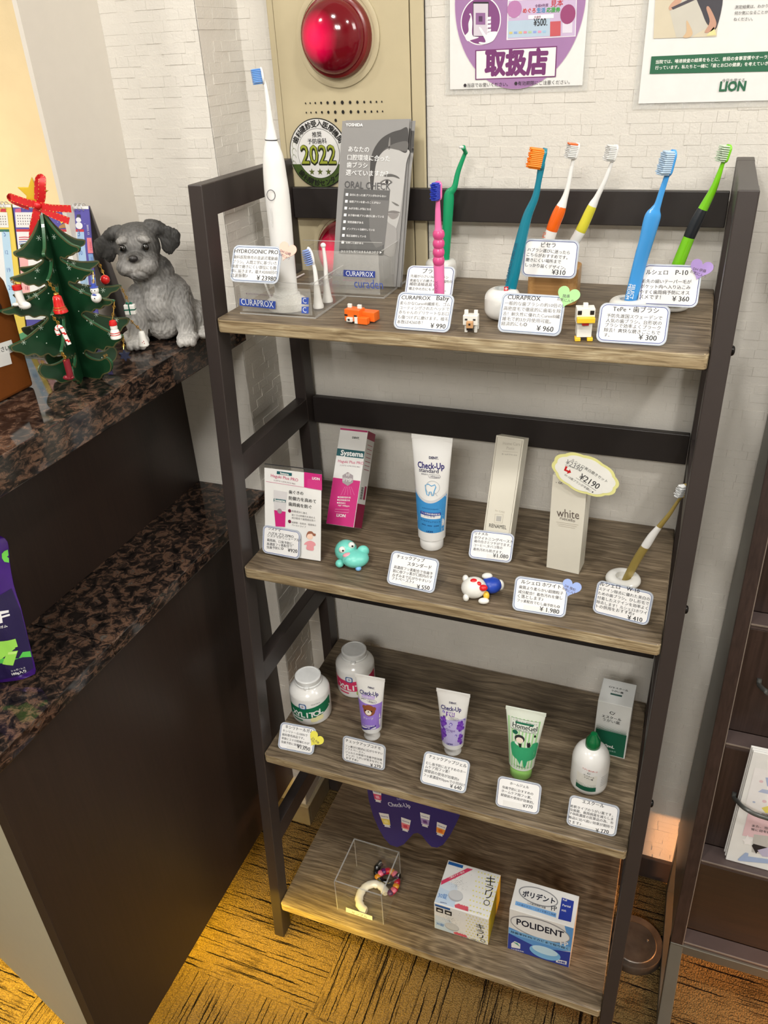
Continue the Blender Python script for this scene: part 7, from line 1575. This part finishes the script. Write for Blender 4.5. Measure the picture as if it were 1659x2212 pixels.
for k in range(3):
    az = math.radians(-59 + 60 * k); xd = np.array((math.cos(az), math.sin(az), 0)); nd = np.array((-xd[1], xd[0], 0))
    poly = half + [(-p[0], p[1]) for p in half[::-1]]
    mb = MB(); v = []
    N_ = len(poly)
    for sgn in (-1, 1): v += [TB0 + xd * p[0] + Z3 * p[1] + nd * 0.0016 * sgn for p in poly]
    tri = geometry.tessellate_polygon([[Vector((p[0], p[1], 0)) for p in poly]])
    mb.add(v, [tuple(t_) for t_ in tri] + [tuple(i + N_ for i in t_)[::-1] for t_ in tri], 0)
    for i in range(N_): mb.f.append((i, (i + 1) % N_, (i + 1) % N_ + N_, i + N_)); mb.m.append(1)
    tb = mb.build('tree_board', [GN, LG], tree)
    for sgn in (-1, 1):
        a = Art(TB0 + nd * 0.0016 * -sgn * 1.0, xd * sgn, Z3, off=0.0)
        a.n = -nd * sgn
        for hs_ in (1, -1):
            ln = [(p[0] * hs_ * 0.975, p[1] - (0.0006 if True else 0)) for p in half]
            a.L((84, 80, 48), ln, 0.0013, 1)
            rr_ = random.Random(k * 7 + int(sgn) + hs_)
            for (t_, r_) in ((0.155, 0.010), (0.325, 0.020), (0.46, 0.028), (0.51, 0.046), (0.645, 0.032), (0.705, 0.054)):
                cc_ = (r_ * hs_, (1 - t_) * TH_)
                for q in range(3): th = q * math.pi / 3; a.L((186, 204, 190), [(cc_[0] - 0.0028 * math.cos(th), cc_[1] - 0.0028 * math.sin(th)), (cc_[0] + 0.0028 * math.cos(th), cc_[1] + 0.0028 * math.sin(th))], 0.0004, 2)
            for q in range(5): t_ = rr_.uniform(0.3, 0.9); a.E((200, 214, 200), (hs_ * rr_.uniform(0.008, 0.02 + 0.03 * t_), (1 - t_) * TH_), 0.0007, 0.0007, 2, 8)
            a.poly((140, 112, 60), star((hs_ * 0.040, 0.09 * TH_ + 0.012), 0.0026), 2)
        a.build('painted_snowflakes', tb)
    for hs_, kk in ((1, 0), (-1, 180)):
        azd = round(math.degrees(az) + kk) % 360
        for tier, (t_, r_) in enumerate(((0.215, 0.0392), (0.345, 0.0490), (0.51, 0.0684), (0.715, 0.0698))): tips[(azd, tier + 1)] = TB0 + xd * r_ * hs_ + Z3 * (1 - t_) * TH_
# star and ribbon on the top
tp_ = TB0 + Z3 * TH_
st_ = thing('tree_star', 'yellow wooden star with a red ribbon bow on top of the tree', 'star ornament', tp_)
sx_, su_ = CR * np.array((1, 1, 0)) / np.linalg.norm(CR[:2]), Z3; sn_ = np.cross(sx_, su_)
mb = MB(); prism(mb, star((-0.0035, 0.0135), 0.0165, 5, 0.46, 0.15), tp_ - sn_ * 0.002, sx_, su_, sn_, 0.0035); mb.build('star', plast('golden_yellow_paint', (206, 172, 40)), st_, bevel=0.0006)
RB = mat('red_satin_ribbon', (196, 24, 30), 0.35, var=0.08, scale=300)
def ribbon(pts, w, name='ribbon', lift=0.003):
    P_ = catmull([tp_ + sx_ * p[0] + su_ * p[1] + sn_ * (lift + p[2]) for p in pts], 6)
    v = []; f = []; N_ = len(P_)
    for i in range(N_):
        tg = nrm(P_[min(i + 1, N_ - 1)] - P_[max(i - 1, 0)]); sd_ = nrm(np.cross(tg, sn_ + sx_ * 0.2)); v += [P_[i] - sd_ * w / 2, P_[i] + sd_ * w / 2, P_[i] + sd_ * w / 2 + sn_ * 0.0004, P_[i] - sd_ * w / 2 + sn_ * 0.0004]
    for i in range(N_ - 1):
        for k in range(4): f.append((4 * i + k, 4 * i + (k + 1) % 4, 4 * i + 4 + (k + 1) % 4, 4 * i + 4 + k))
    f += [(0, 3, 2, 1), (4 * N_ - 4, 4 * N_ - 3, 4 * N_ - 2, 4 * N_ - 1)]
    o = MB().add(v, f).build(name, RB, st_, True)
    v2 = []; f2 = []
    mbx = MB()
    for i in range(2, N_ - 2, 2):
        tg = nrm(P_[i + 1] - P_[i - 1]); sd_ = nrm(np.cross(tg, sn_ + sx_ * 0.2))
        for e in (-1, 1): cbox(mbx, P_[i] + sd_ * e * w * 0.42 + sn_ * 0.0006, 0.0009, 0.0005, 0.0004, 0, (tg, sd_, sn_))
    s = mbx.build('gold_stitching', mat('gold_thread', (214, 176, 90), 0.4), o); s['kind'] = 'stuff'
    return o
ribbon([(0, 0.003, 0), (-0.010, 0.006, 0.002), (-0.022, 0.011, 0.003), (-0.027, 0.012, 0.0), (-0.024, 0.008, -0.001), (-0.010, 0.002, 0)], 0.0075)
ribbon([(0, 0.003, 0), (0.006, 0.010, 0.002), (0.010, 0.022, 0.003), (0.011, 0.029, 0.001), (0.006, 0.026, -0.001), (0.001, 0.008, 0)], 0.0075)
ribbon([(0, 0.003, 0.001), (-0.006, -0.010, 0.002), (-0.011, -0.020, 0.002), (-0.014, -0.030, 0.002)], 0.0078)
ribbon([(0, 0.003, 0.001), (0.012, 0.000, 0.002), (0.022, -0.001, 0.002), (0.034, -0.002, 0.002)], 0.0072)
ribbon([(0, 0.002, 0.001), (0.010, -0.005, 0.002), (0.020, -0.010, 0.002), (0.029, -0.014, 0.002)], 0.0072)
mb = MB(); ellip(mb, tp_ + sx_ * 0 + su_ * 0.003 + sn_ * 0.006, (0.0040, 0.0032, 0.0038), (sx_, sn_, su_)); mb.build('knot', RB, st_, True)

# ornaments
WO = plast('white_ornament_paint', (230, 230, 226)); RO = plast('red_ornament_paint', (196, 24, 26)); GO = mat('gold_wire', (190, 150, 70), 0.25, 0.9)
def orn(label, key, u, v, name='tree_ornament', cat='ornament'):
    T_ = tips[key]; c = at_depth(u, v, T_ + (0.0, -0.001, -0.008)); t = thing(name, label, cat, c)
    top = T_ + (0, 0, -0.001)
    return t, c, top
def hook(t, top, c, h):
    e = c + Z3 * h; P_ = catmull([top + (0, 0, 0.001), (top + e) / 2 + (0.0008, -0.0008, 0), e], 5)
    mb = MB(); sweep(mb, P_, 0.00045, n=6)
    for zz in (0.25, 0.7):
        q = top * (1 - zz) + e * zz; pts = [q + sx_ * 0.0014 * math.cos(w_) + Z3 * 0.0018 * math.sin(w_) for w_ in [i * math.pi / 6 for i in range(13)]]; sweep(mb, pts, 0.0004, n=5)
    mb.build('gold_hook', GO, t, True)
def lt(t, c, prof, m, name, n=20): mb = MB(); lathe(mb, c, prof, n); return mb.build(name, m, t, True)
def ball(t, c, r, m, name): mb = MB(); ellip(mb, c, r if hasattr(r, '__len__') else (r, r, r)); return mb.build(name, m, t, True)
A40, A340, A280, A220, A160 = 61, 1, 301, 241, 181
t, c, tp = orn('small red ball ornament hanging from the right branch of the tree', (A40, 2), 227, 604); hook(t, tp, c, 0.005); ball(t, c, 0.0053, RO, 'ball')
t, c, tp = orn('small white snowman ornament with a blue hat hanging on the tree', (A340, 2), 206, 634); hook(t, tp, c, 0.009)
ball(t, c - Z3 * 0.0045, 0.0056, WO, 'lower_ball'); ball(t, c + Z3 * 0.0035, 0.0046, WO, 'head'); lt(t, c + Z3 * 0.0066, [(0.0046, 0), (0.0044, 0.0008), (0.0026, 0.001), (0.0022, 0.0042), (0.0004, 0.0046)], plast('blue_ornament_paint', (60, 80, 170)), 'hat')
for s in (-1, 1): ball(t, c + sn_ * 0.0044 + sx_ * 0.0016 * s + Z3 * 0.0042, 0.0006, TB, 'eye')
ball(t, c + sn_ * 0.0054 - Z3 * 0.004, 0.0007, TB, 'button'); ball(t, c + sn_ * 0.0042 - Z3 * 0.0005, (0.0030, 0.0012, 0.0009), MATS['blue_ornament_paint'], 'scarf')
t, c, tp = orn('white gift box ornament with green ribbon on the far right branch', (A40, 3), 281, 668); hook(t, tp, c, 0.0085)
mb = MB(); cbox(mb, c, 0.0125, 0.006, 0.0115, 0, (sx_, sn_, su_)); mb.build('box', WO, t, bevel=0.0008)
GG = plast('green_ornament_paint', (10, 96, 74))
for d_ in ((0.0014, 0.0064, 0.0118), (0.0128, 0.0064, 0.0014)): mb = MB(); cbox(mb, c, *d_, 0, (sx_, sn_, su_)); mb.build('green_band', GG, t)
for s in (-1, 1): ball(t, c + sx_ * 0.0022 * s + Z3 * 0.0070, (0.0024, 0.0012, 0.0014), GG, 'bow_loop')
t, c, tp = orn('white snowman ornament with red cap and red stripes, right side of the tree', (A340, 3), 247, 712); hook(t, tp, c, 0.0105)
lt(t, c - Z3 * 0.0105, [(0.0035, 0), (0.0058, 0.0010), (0.0060, 0.0030), (0.0048, 0.0052), (0.0050, 0.0068), (0.0046, 0.0095), (0.0036, 0.0110), (0.0040, 0.0130), (0.0036, 0.0158)], WO, 'stacked_body')
lt(t, c + Z3 * 0.0050, [(0.0042, 0), (0.0044, 0.0016), (0.0034, 0.0048), (0.0012, 0.0058)], RO, 'cap')
for zz, r_ in ((-0.0057, 0.0052), (-0.0035, 0.0051)): lt(t, c + Z3 * zz, [(r_, 0), (r_ + 0.0003, 0.0004), (r_, 0.0008)], RO, 'red_stripe')
t, c, tp = orn('plain white bell ornament with tiny red dots, in front of the figurine paw', (A40, 4), 308, 730); hook(t, tp, c, 0.009)
lt(t, c - Z3 * 0.010, [(0.0052, 0), (0.0062, 0.0014), (0.0058, 0.0040), (0.0042, 0.0095), (0.0038, 0.0150), (0.0030, 0.0178), (0.0006, 0.0186)], WO, 'bell')
for s, zz in ((0.0005, -0.004), (0.0022, -0.0026), (0.0026, -0.0052), (0.0008, -0.0066)): ball(t, c + sn_ * 0.0052 + sx_ * s + Z3 * zz, 0.0005, RO, 'red_dot')
t, c, tp = orn('dark navy snowflake ornament on the lowest right branch of the tree', (A340, 4), 270, 768); hook(t, tp, c, 0.007)
mb = MB(); prism(mb, star((0, 0), 0.0072, 6, 0.55), c - sn_ * 0.0012, sx_, su_, sn_, 0.0024); mb.build('snowflake', plast('navy_ornament_paint', (22, 30, 56)), t, bevel=0.0005)
t, c, tp = orn('red bell ornament with gold bands on the middle of the tree', (A280, 2), 126, 653); hook(t, tp, c, 0.011)
lt(t, c - Z3 * 0.0115, [(0.0060, 0), (0.0078, 0.0012), (0.0074, 0.0030), (0.0056, 0.0075), (0.0050, 0.0135), (0.0044, 0.0175), (0.0020, 0.0195)], RO, 'bell')
for zz, r_ in ((-0.0072, 0.0066), (-0.0050, 0.0061)): lt(t, c + Z3 * zz, [(r_, 0), (r_ + 0.0004, 0.0004), (r_, 0.0008)], GO, 'gold_band')
lt(t, c + Z3 * 0.0078, [(0.0022, 0), (0.0030, 0.0010), (0.0022, 0.0022), (0.0006, 0.0026)], GO, 'gold_top')
t, c, tp = orn('red and white candy cane ornament near the centre of the tree', (A280, 3), 135, 722); hook(t, tp, c, 0.0095)
P_ = catmull([c + sx_ * 0.0045 - Z3 * 0.011, c + sx_ * 0.0025 - Z3 * 0.002, c + sx_ * 0.0008 + Z3 * 0.006, c - sx_ * 0.0022 + Z3 * 0.0080, c - sx_ * 0.0048 + Z3 * 0.0050, c - sx_ * 0.0040 - Z3 * 0.0005], 6)
mb = MB(); n_ = 10; sweep(mb, P_, 0.0023, n=n_, m=0)
for i in range(len(mb.f)): 
    if i < (len(P_) - 1) * n_ and ((i // n_) * 2 + (i % n_)) % 10 < 3: mb.m[i] = 1
mb.build('cane', [WO, RO], t, True)
t, c, tp = orn('dark red boot ornament hanging at the foot of the tree', (A280, 4), 148, 797); hook(t, tp, c, 0.0110)
mb = MB(); sweep(mb, catmull([c + Z3 * 0.010, c + Z3 * 0.002, c - Z3 * 0.006, c - Z3 * 0.009 - sx_ * 0.001], 5), 0.0036, n=12); ellip(mb, c - Z3 * 0.0095 - sx_ * 0.0022, (0.0062, 0.0036, 0.0030), (sx_, sn_, su_)); mb.build('boot', plast('dark_red_ornament_paint', (120, 28, 40)), t, True)
t, c, tp = orn('white stocking ornament with a red cuff on the left branch of the tree', (A220, 2), 42, 640); hook(t, tp, c, 0.0125)
mb = MB(); sweep(mb, catmull([c + Z3 * 0.008, c, c - Z3 * 0.007 + sx_ * 0.001, c - Z3 * 0.010 + sx_ * 0.004], 5), [0.0042] * 16, n=14); ellip(mb, c - Z3 * 0.0100 + sx_ * 0.0030, (0.0068, 0.0042, 0.0042), (sx_, sn_, su_)); ellip(mb, c - Z3 * 0.0085 - sx_ * 0.0060, (0.0045, 0.0022, 0.0020), (sx_, sn_, su_)); mb.build('stocking', WO, t, True)
lt(t, c + Z3 * 0.0068, [(0.0044, 0), (0.0050, 0.0006), (0.0048, 0.0050), (0.0030, 0.0054)], RO, 'cuff')

# ------------------------------------------------------------------ desk calendars
def calendar(label, A, Wd, H, main, art):
    x, up = frame(0, 12); n = np.cross(x, up); A = np.array(A)
    t = thing('desk_calendar', label, 'calendar', A + x * Wd / 2)
    mb = MB(); mb.add(boxv(A, x * Wd, -n * 0.0012, up * H), BF); mb.build('month_page', ink(main), t)
    T0 = A + up * H - n * 0.0014; foot = np.array((A[0], 0.158, ZK + 0.0004)); d_ = foot - T0; d_[0] = 0
    nn = nrm(np.cross(X3, d_)); mb = MB(); mb.add(boxv(T0, X3 * Wd, nn * 0.0014, d_), BF); mb.build('grey_easel_board', mat('grey_board', (118, 112, 108), 0.6), t)
    mb = MB()
    for g in (0.16, 0.78):
        for i in range(4):
            cc_ = A + x * (Wd * g + i * 0.0062) + up * (H - 0.002); pts = [cc_ + n * 0.0045 * math.cos(w_) + up * (0.0042 * math.sin(w_) + 0.001) for w_ in [k * math.pi / 8 for k in range(17)]]; sweep(mb, pts, 0.0005, n=6)
    mb.build('wire_binding', mat('white_wire', (206, 206, 204), 0.3, 0.5), t, True)['kind'] = 'stuff'
    a = Art(A, x, up, ZT); art(a, Wd, H); a.build('printed_page', t)
def art1(a, Wd, H):
    a.poly((226, 226, 224), [(0, H - 0.0035), (Wd, H - 0.0035), (Wd, H), (0, H)], 2)
    a.P((224, 224, 222), [(180, 605), (912, 605), (1000, 1560), (280, 1560)], 1)
    a.P((188, 60, 66), [(178, 578), (912, 580), (914, 607), (181, 606)], 2)
    a.P((224, 222, 220), [(165, 395), (352, 395), (365, 560), (178, 560)], 2).P((196, 96, 130), [(168, 360), (230, 350), (232, 396), (166, 396)], 2)
    for r_ in range(4):
        for c_ in range(6): a.EZ((110, 100, 110), 195 + c_ * 26 + r_ * 3, 432 + r_ * 30, 6, 8, 3, 6)
    a.P((160, 190, 222), [(836, 608), (914, 608), (990, 1560), (905, 1560)], 2).P((226, 170, 168), [(205, 810), (300, 810), (345, 1500), (262, 1500)], 2)
    for s_, x0, y0, w_ in (('2', 740, 658, 24), ('3', 850, 655, 24), ('10', 862, 858, 38), ('11', 262, 1044, 28), ('18', 282, 1238, 32), ('8', 330, 1045, 20)): a.T(s_, x0, y0, x0 + w_, y0 + 1, (80, 110, 170) if s_ in ('3', '10') else (150, 80, 90) if s_ in ('11', '18') else (60, 60, 64), 0.3, 1.1, 4)
    for i, cl in enumerate(((196, 70, 84), (196, 70, 84), (90, 110, 170), (90, 130, 180))): a.LZ(cl, [(208, 668 + i * 24), (270, 664 + i * 24), (370, 672 + i * 24)], 0.0011, 3)
    a.EZ((224, 226, 232), 862, 540, 38, 38, 3).EZ((224, 226, 232), 855, 478, 28, 28, 3).P((70, 72, 84), [(832, 450), (880, 450), (872, 418), (840, 418)], 4)
    a.P((170, 128, 80), [(645, 545), (770, 470), (785, 560), (640, 570)], 3).P((196, 60, 80), [(660, 430), (730, 420), (720, 480), (650, 480)], 3).P((226, 210, 90), [(640, 470), (720, 480), (670, 520)], 4)
    for i in range(16): rr_ = random.Random(i); a.EZ((206, 210, 226), 580 + rr_.random() * 360, 350 + rr_.random() * 180, 3.5, 3.5, 3, 6)
    a.P((226, 130, 142), [(945, 672), (995, 672), (1015, 838), (958, 838)], 3).P((130, 166, 214), [(960, 848), (1012, 848), (1030, 978), (978, 982)], 3).P((110, 140, 206), [(985, 1085), (1030, 1060), (1052, 1210), (1000, 1215)], 3)
    a.T('2022.12', 944, 530, 958, 640, (222, 222, 236), 0.8, 1, 5).T('2023.2', 975, 712, 985, 810, (206, 80, 100), 0.5, 1, 5).T('2023.4', 990, 880, 1002, 975, (80, 110, 190), 0.5, 1, 5)
def art2(a, Wd, H):
    a.poly((226, 226, 224), [(0, H - 0.0035), (Wd, H - 0.0035), (Wd, H), (0, H)], 2)
    a.P((222, 222, 218), [(-300, 395), (80, 395), (98, 560), (-300, 560)], 2).P((50, 110, 90), [(-300, 578), (100, 580), (102, 607), (-300, 606)], 2).P((222, 224, 224), [(-300, 608), (104, 608), (195, 1500), (-300, 1500)], 1).P((176, 206, 226), [(20, 608), (104, 608), (185, 1480), (100, 1480)], 2).P((196, 50, 70), [(5, 390), (10, 360), (60, 355), (72, 392)], 2)
    for r_ in range(4):
        for c_ in range(4): a.EZ((110, 104, 104), -20 + c_ * 26 + r_ * 3, 440 + r_ * 28, 6, 8, 3, 6)
    for s_, x0, y0, w_ in (('5', 46, 656, 22), ('12', 62, 850, 32), ('19', 84, 1044, 34), ('26', 98, 1236, 44)): a.T(s_, x0, y0, x0 + w_, y0 + 1, (86, 116, 176), 0.2, 1.1, 4)
calendar('desk calendar with a purple December page behind the tree', (-0.2997, 0.0868, ZK + 0.0012), 0.120, 0.1662, (86, 80, 160), art1)
calendar('desk calendar with a yellow-bordered page at the far left of the counter', (-0.424, 0.0868, ZK + 0.0012), 0.1215, 0.1662, (222, 196, 84), art2)
# small green booklet
q0 = at(38, 722, 'z', ZK); t = thing('green_booklet', 'small green and white booklet lying in front of the calendars', 'booklet', (-0.262, 0.058, ZK))
gb = np.array((-0.292, 0.040, ZK + 0.0004)); mb = MB(); mb.add(boxv(gb, X3 * 0.065, Y3 * 0.042, Z3 * 0.011), BF); mb.build('booklet_body', mat('green_card_cover', (44, 134, 96), 0.5), t, bevel=0.0008)
a = Art(gb, X3, Z3); a.poly((206, 224, 214), [(0.002, 0.0078), (0.063, 0.0078), (0.063, 0.0100), (0.002, 0.0100)], 1)
V, F = text_geo('歯科医院 案内', 0.8); k = 0.045 / V[:, 0].max(); a.items.append((ink((206, 224, 214)), 2, [(0.008 + p[0] * k, 0.0018 + p[1] * k) for p in V], F)); a.build('printed_text', t)

# ------------------------------------------------------------------ copper box with paper notes at the left edge
xf = -0.156; pxs = [(-150, 575), (-20, 585), (0, 592), (12, 606), (22, 632), (32, 672), (44, 718), (58, 772), (70, 815), (75, 834), (72, 846), (62, 853), (0, 872), (-150, 918)]
cb = thing('copper_box', 'rounded copper brown box with white paper notes at the left edge of the counter', 'box', (xf - 0.03, -0.12, ZK))
P2 = []
for p in pxs:
    q = at(*p, 'x', xf); P2.append((q[1], max(q[2], ZK + 0.0004)))
v = [np.array((xf, p[0], p[1])) for p in P2] + [np.array((xf - 0.055, p[0], p[1])) for p in P2]; N_ = len(P2)
mb = MB().add(v, [tuple(range(N_)), tuple(range(2 * N_ - 1, N_ - 1, -1))] + [(i, i + N_, (i + 1) % N_ + N_, (i + 1) % N_) for i in range(N_)])
mb.build('box_body', mat('copper_brown_leatherette', (120, 66, 24), 0.38, 0.25, 0.05, 30, bump=0.1, bscale=700), cb, bevel=0.004, seg=3, angle=0.9)
a = Art((xf, 0, 0), Y3, Z3, (0, 360, 3.318), off=0.0004)
a.P((222, 222, 220), [(-80, 1290), (78, 1240), (104, 1320), (62, 1340), (-80, 1378)], 1).P((216, 216, 214), [(-80, 1370), (64, 1330), (84, 1412), (-80, 1462)], 2).T('ください。', -60, 1345, 78, 1308, (30, 30, 30), 0.5, 1, 4); a.EZ((40, 20, 8), -6, 1010, 18, 42, 1)
a.build('paper_notes', cb)['kind'] = 'stuff'

# ------------------------------------------------------------------ gum pouch on the lower granite shelf
x, up = frame(20, 12); n = np.cross(x, up); A = at(75, 1472, 'z', 0.8008)
gp = thing('gum_pouch', 'purple gum pouch with green gum pieces standing on the lower granite shelf', 'gum pouch', A + (-0.03, -0.01, 0))
a0 = Art(A, x, up, ZU)
PG = [(-420, 80), (-60, 95), (0, 105), (60, 135), (92, 175), (104, 220), (112, 300), (120, 420), (140, 560), (172, 720), (210, 850), (262, 1000), (320, 1240), (360, 1420), (395, 1560), (430, 1690), (450, 1790), (440, 1840), (300, 1890), (0, 1960), (-420, 2040)]
Lp = [a0.loc(*p) for p in PG]; Lp = [(p[0], max(p[1], 0.0003)) for p in Lp]
a0z = min(p[1] for p in Lp)
cx_ = sum(p[0] for p in Lp) / len(Lp)
tri = geometry.tessellate_polygon([[Vector((p[0], p[1], 0)) for p in Lp]])
Vc, Fc = cut([tuple(p) for p in Lp], [tuple(t_) for t_ in tri], 0.006)
amin, amax = min(p[0] for p in Lp), max(p[0] for p in Lp); bmax = max(p[1] for p in Lp)
def pb(a_, b_):
    def edge(b): # right outline at height b
        best = amax
        for i in range(1, len(Lp) - 4):
            p, q = Lp[i], Lp[i + 1]
            if (p[1] - b) * (q[1] - b) <= 0 and abs(p[1] - q[1]) > 1e-6: best = p[0] + (q[0] - p[0]) * (b - p[1]) / (q[1] - p[1]); break
        return best
    w_ = min(max((edge(b_) - a_) / 0.03, 0), 1); s = math.sin(min(max(b_ / bmax, 0), 1) * math.pi) ** 0.5
    return 0.0135 * s * math.sin(w_ * math.pi / 2) + 0.0010 * math.sin(a_ * 300 + b_ * 90) * w_ * s
mb = MB(); v = [A + x * p[0] + up * p[1] + n * pb(*p) for p in Vc]; v2 = [A + x * p[0] + up * p[1] - n * (pb(*p) * 0.6 + 0.0006) for p in Vc]
mb.add(v, Fc); mb.add(v2, [f_[::-1] for f_ in Fc])
mb.build('foil_pouch', mat('purple_foil', (70, 30, 132), 0.16, 0.35, 0.2, 25, bump=0.5, bscale=70, coat=0.6), gp, True)
a = Art(A, x, up, ZU, bulge=pb, off=0.0006)
a.P((26, 12, 66), [(-300, 1000), (150, 760), (205, 900), (262, 1030), (320, 1260), (395, 1580), (425, 1760), (300, 1840), (-300, 1960)], 1)
a.P((112, 210, 80), [(60, 290), (104, 272), (112, 345), (92, 360), (116, 378), (118, 435), (60, 425), (30, 380), (28, 325)], 3)
a.P((232, 232, 234), [(-100, 1060), (114, 1032), (116, 1062), (20, 1085), (24, 1108), (126, 1078), (130, 1102), (30, 1130), (40, 1190), (-20, 1205), (-30, 1140), (-100, 1150)], 4)
a.T('ガム', 10, 1262, 102, 1240, WHT, 1.6, 1, 4).T('シュガーレス', 148, 1808, 326, 1762, WHT, 1.0, 1, 4).T('100g入り', 160, 1852, 340, 1808, WHT, 1.8, 1, 4)
LGc = (150, 214, 84)
a.P((84, 190, 76), [(-200, 1660), (30, 1640), (240, 1640), (290, 1560), (385, 1548), (402, 1620), (290, 1625), (230, 1640), (60, 1700), (-200, 1720)], 3)
for P_ in ([(-100, 1440), (200, 1392), (230, 1490), (60, 1540), (-100, 1600)], [(-100, 1580), (110, 1450), (200, 1510), (20, 1650), (-100, 1660)], [(100, 1550), (232, 1540), (170, 1728), (36, 1710)]): a.P(LGc, P_, 5)
a.P((190, 232, 130), [(110, 1560), (222, 1550), (210, 1580), (104, 1590)], 6)
a.build('printed_design', gp, 0.004)
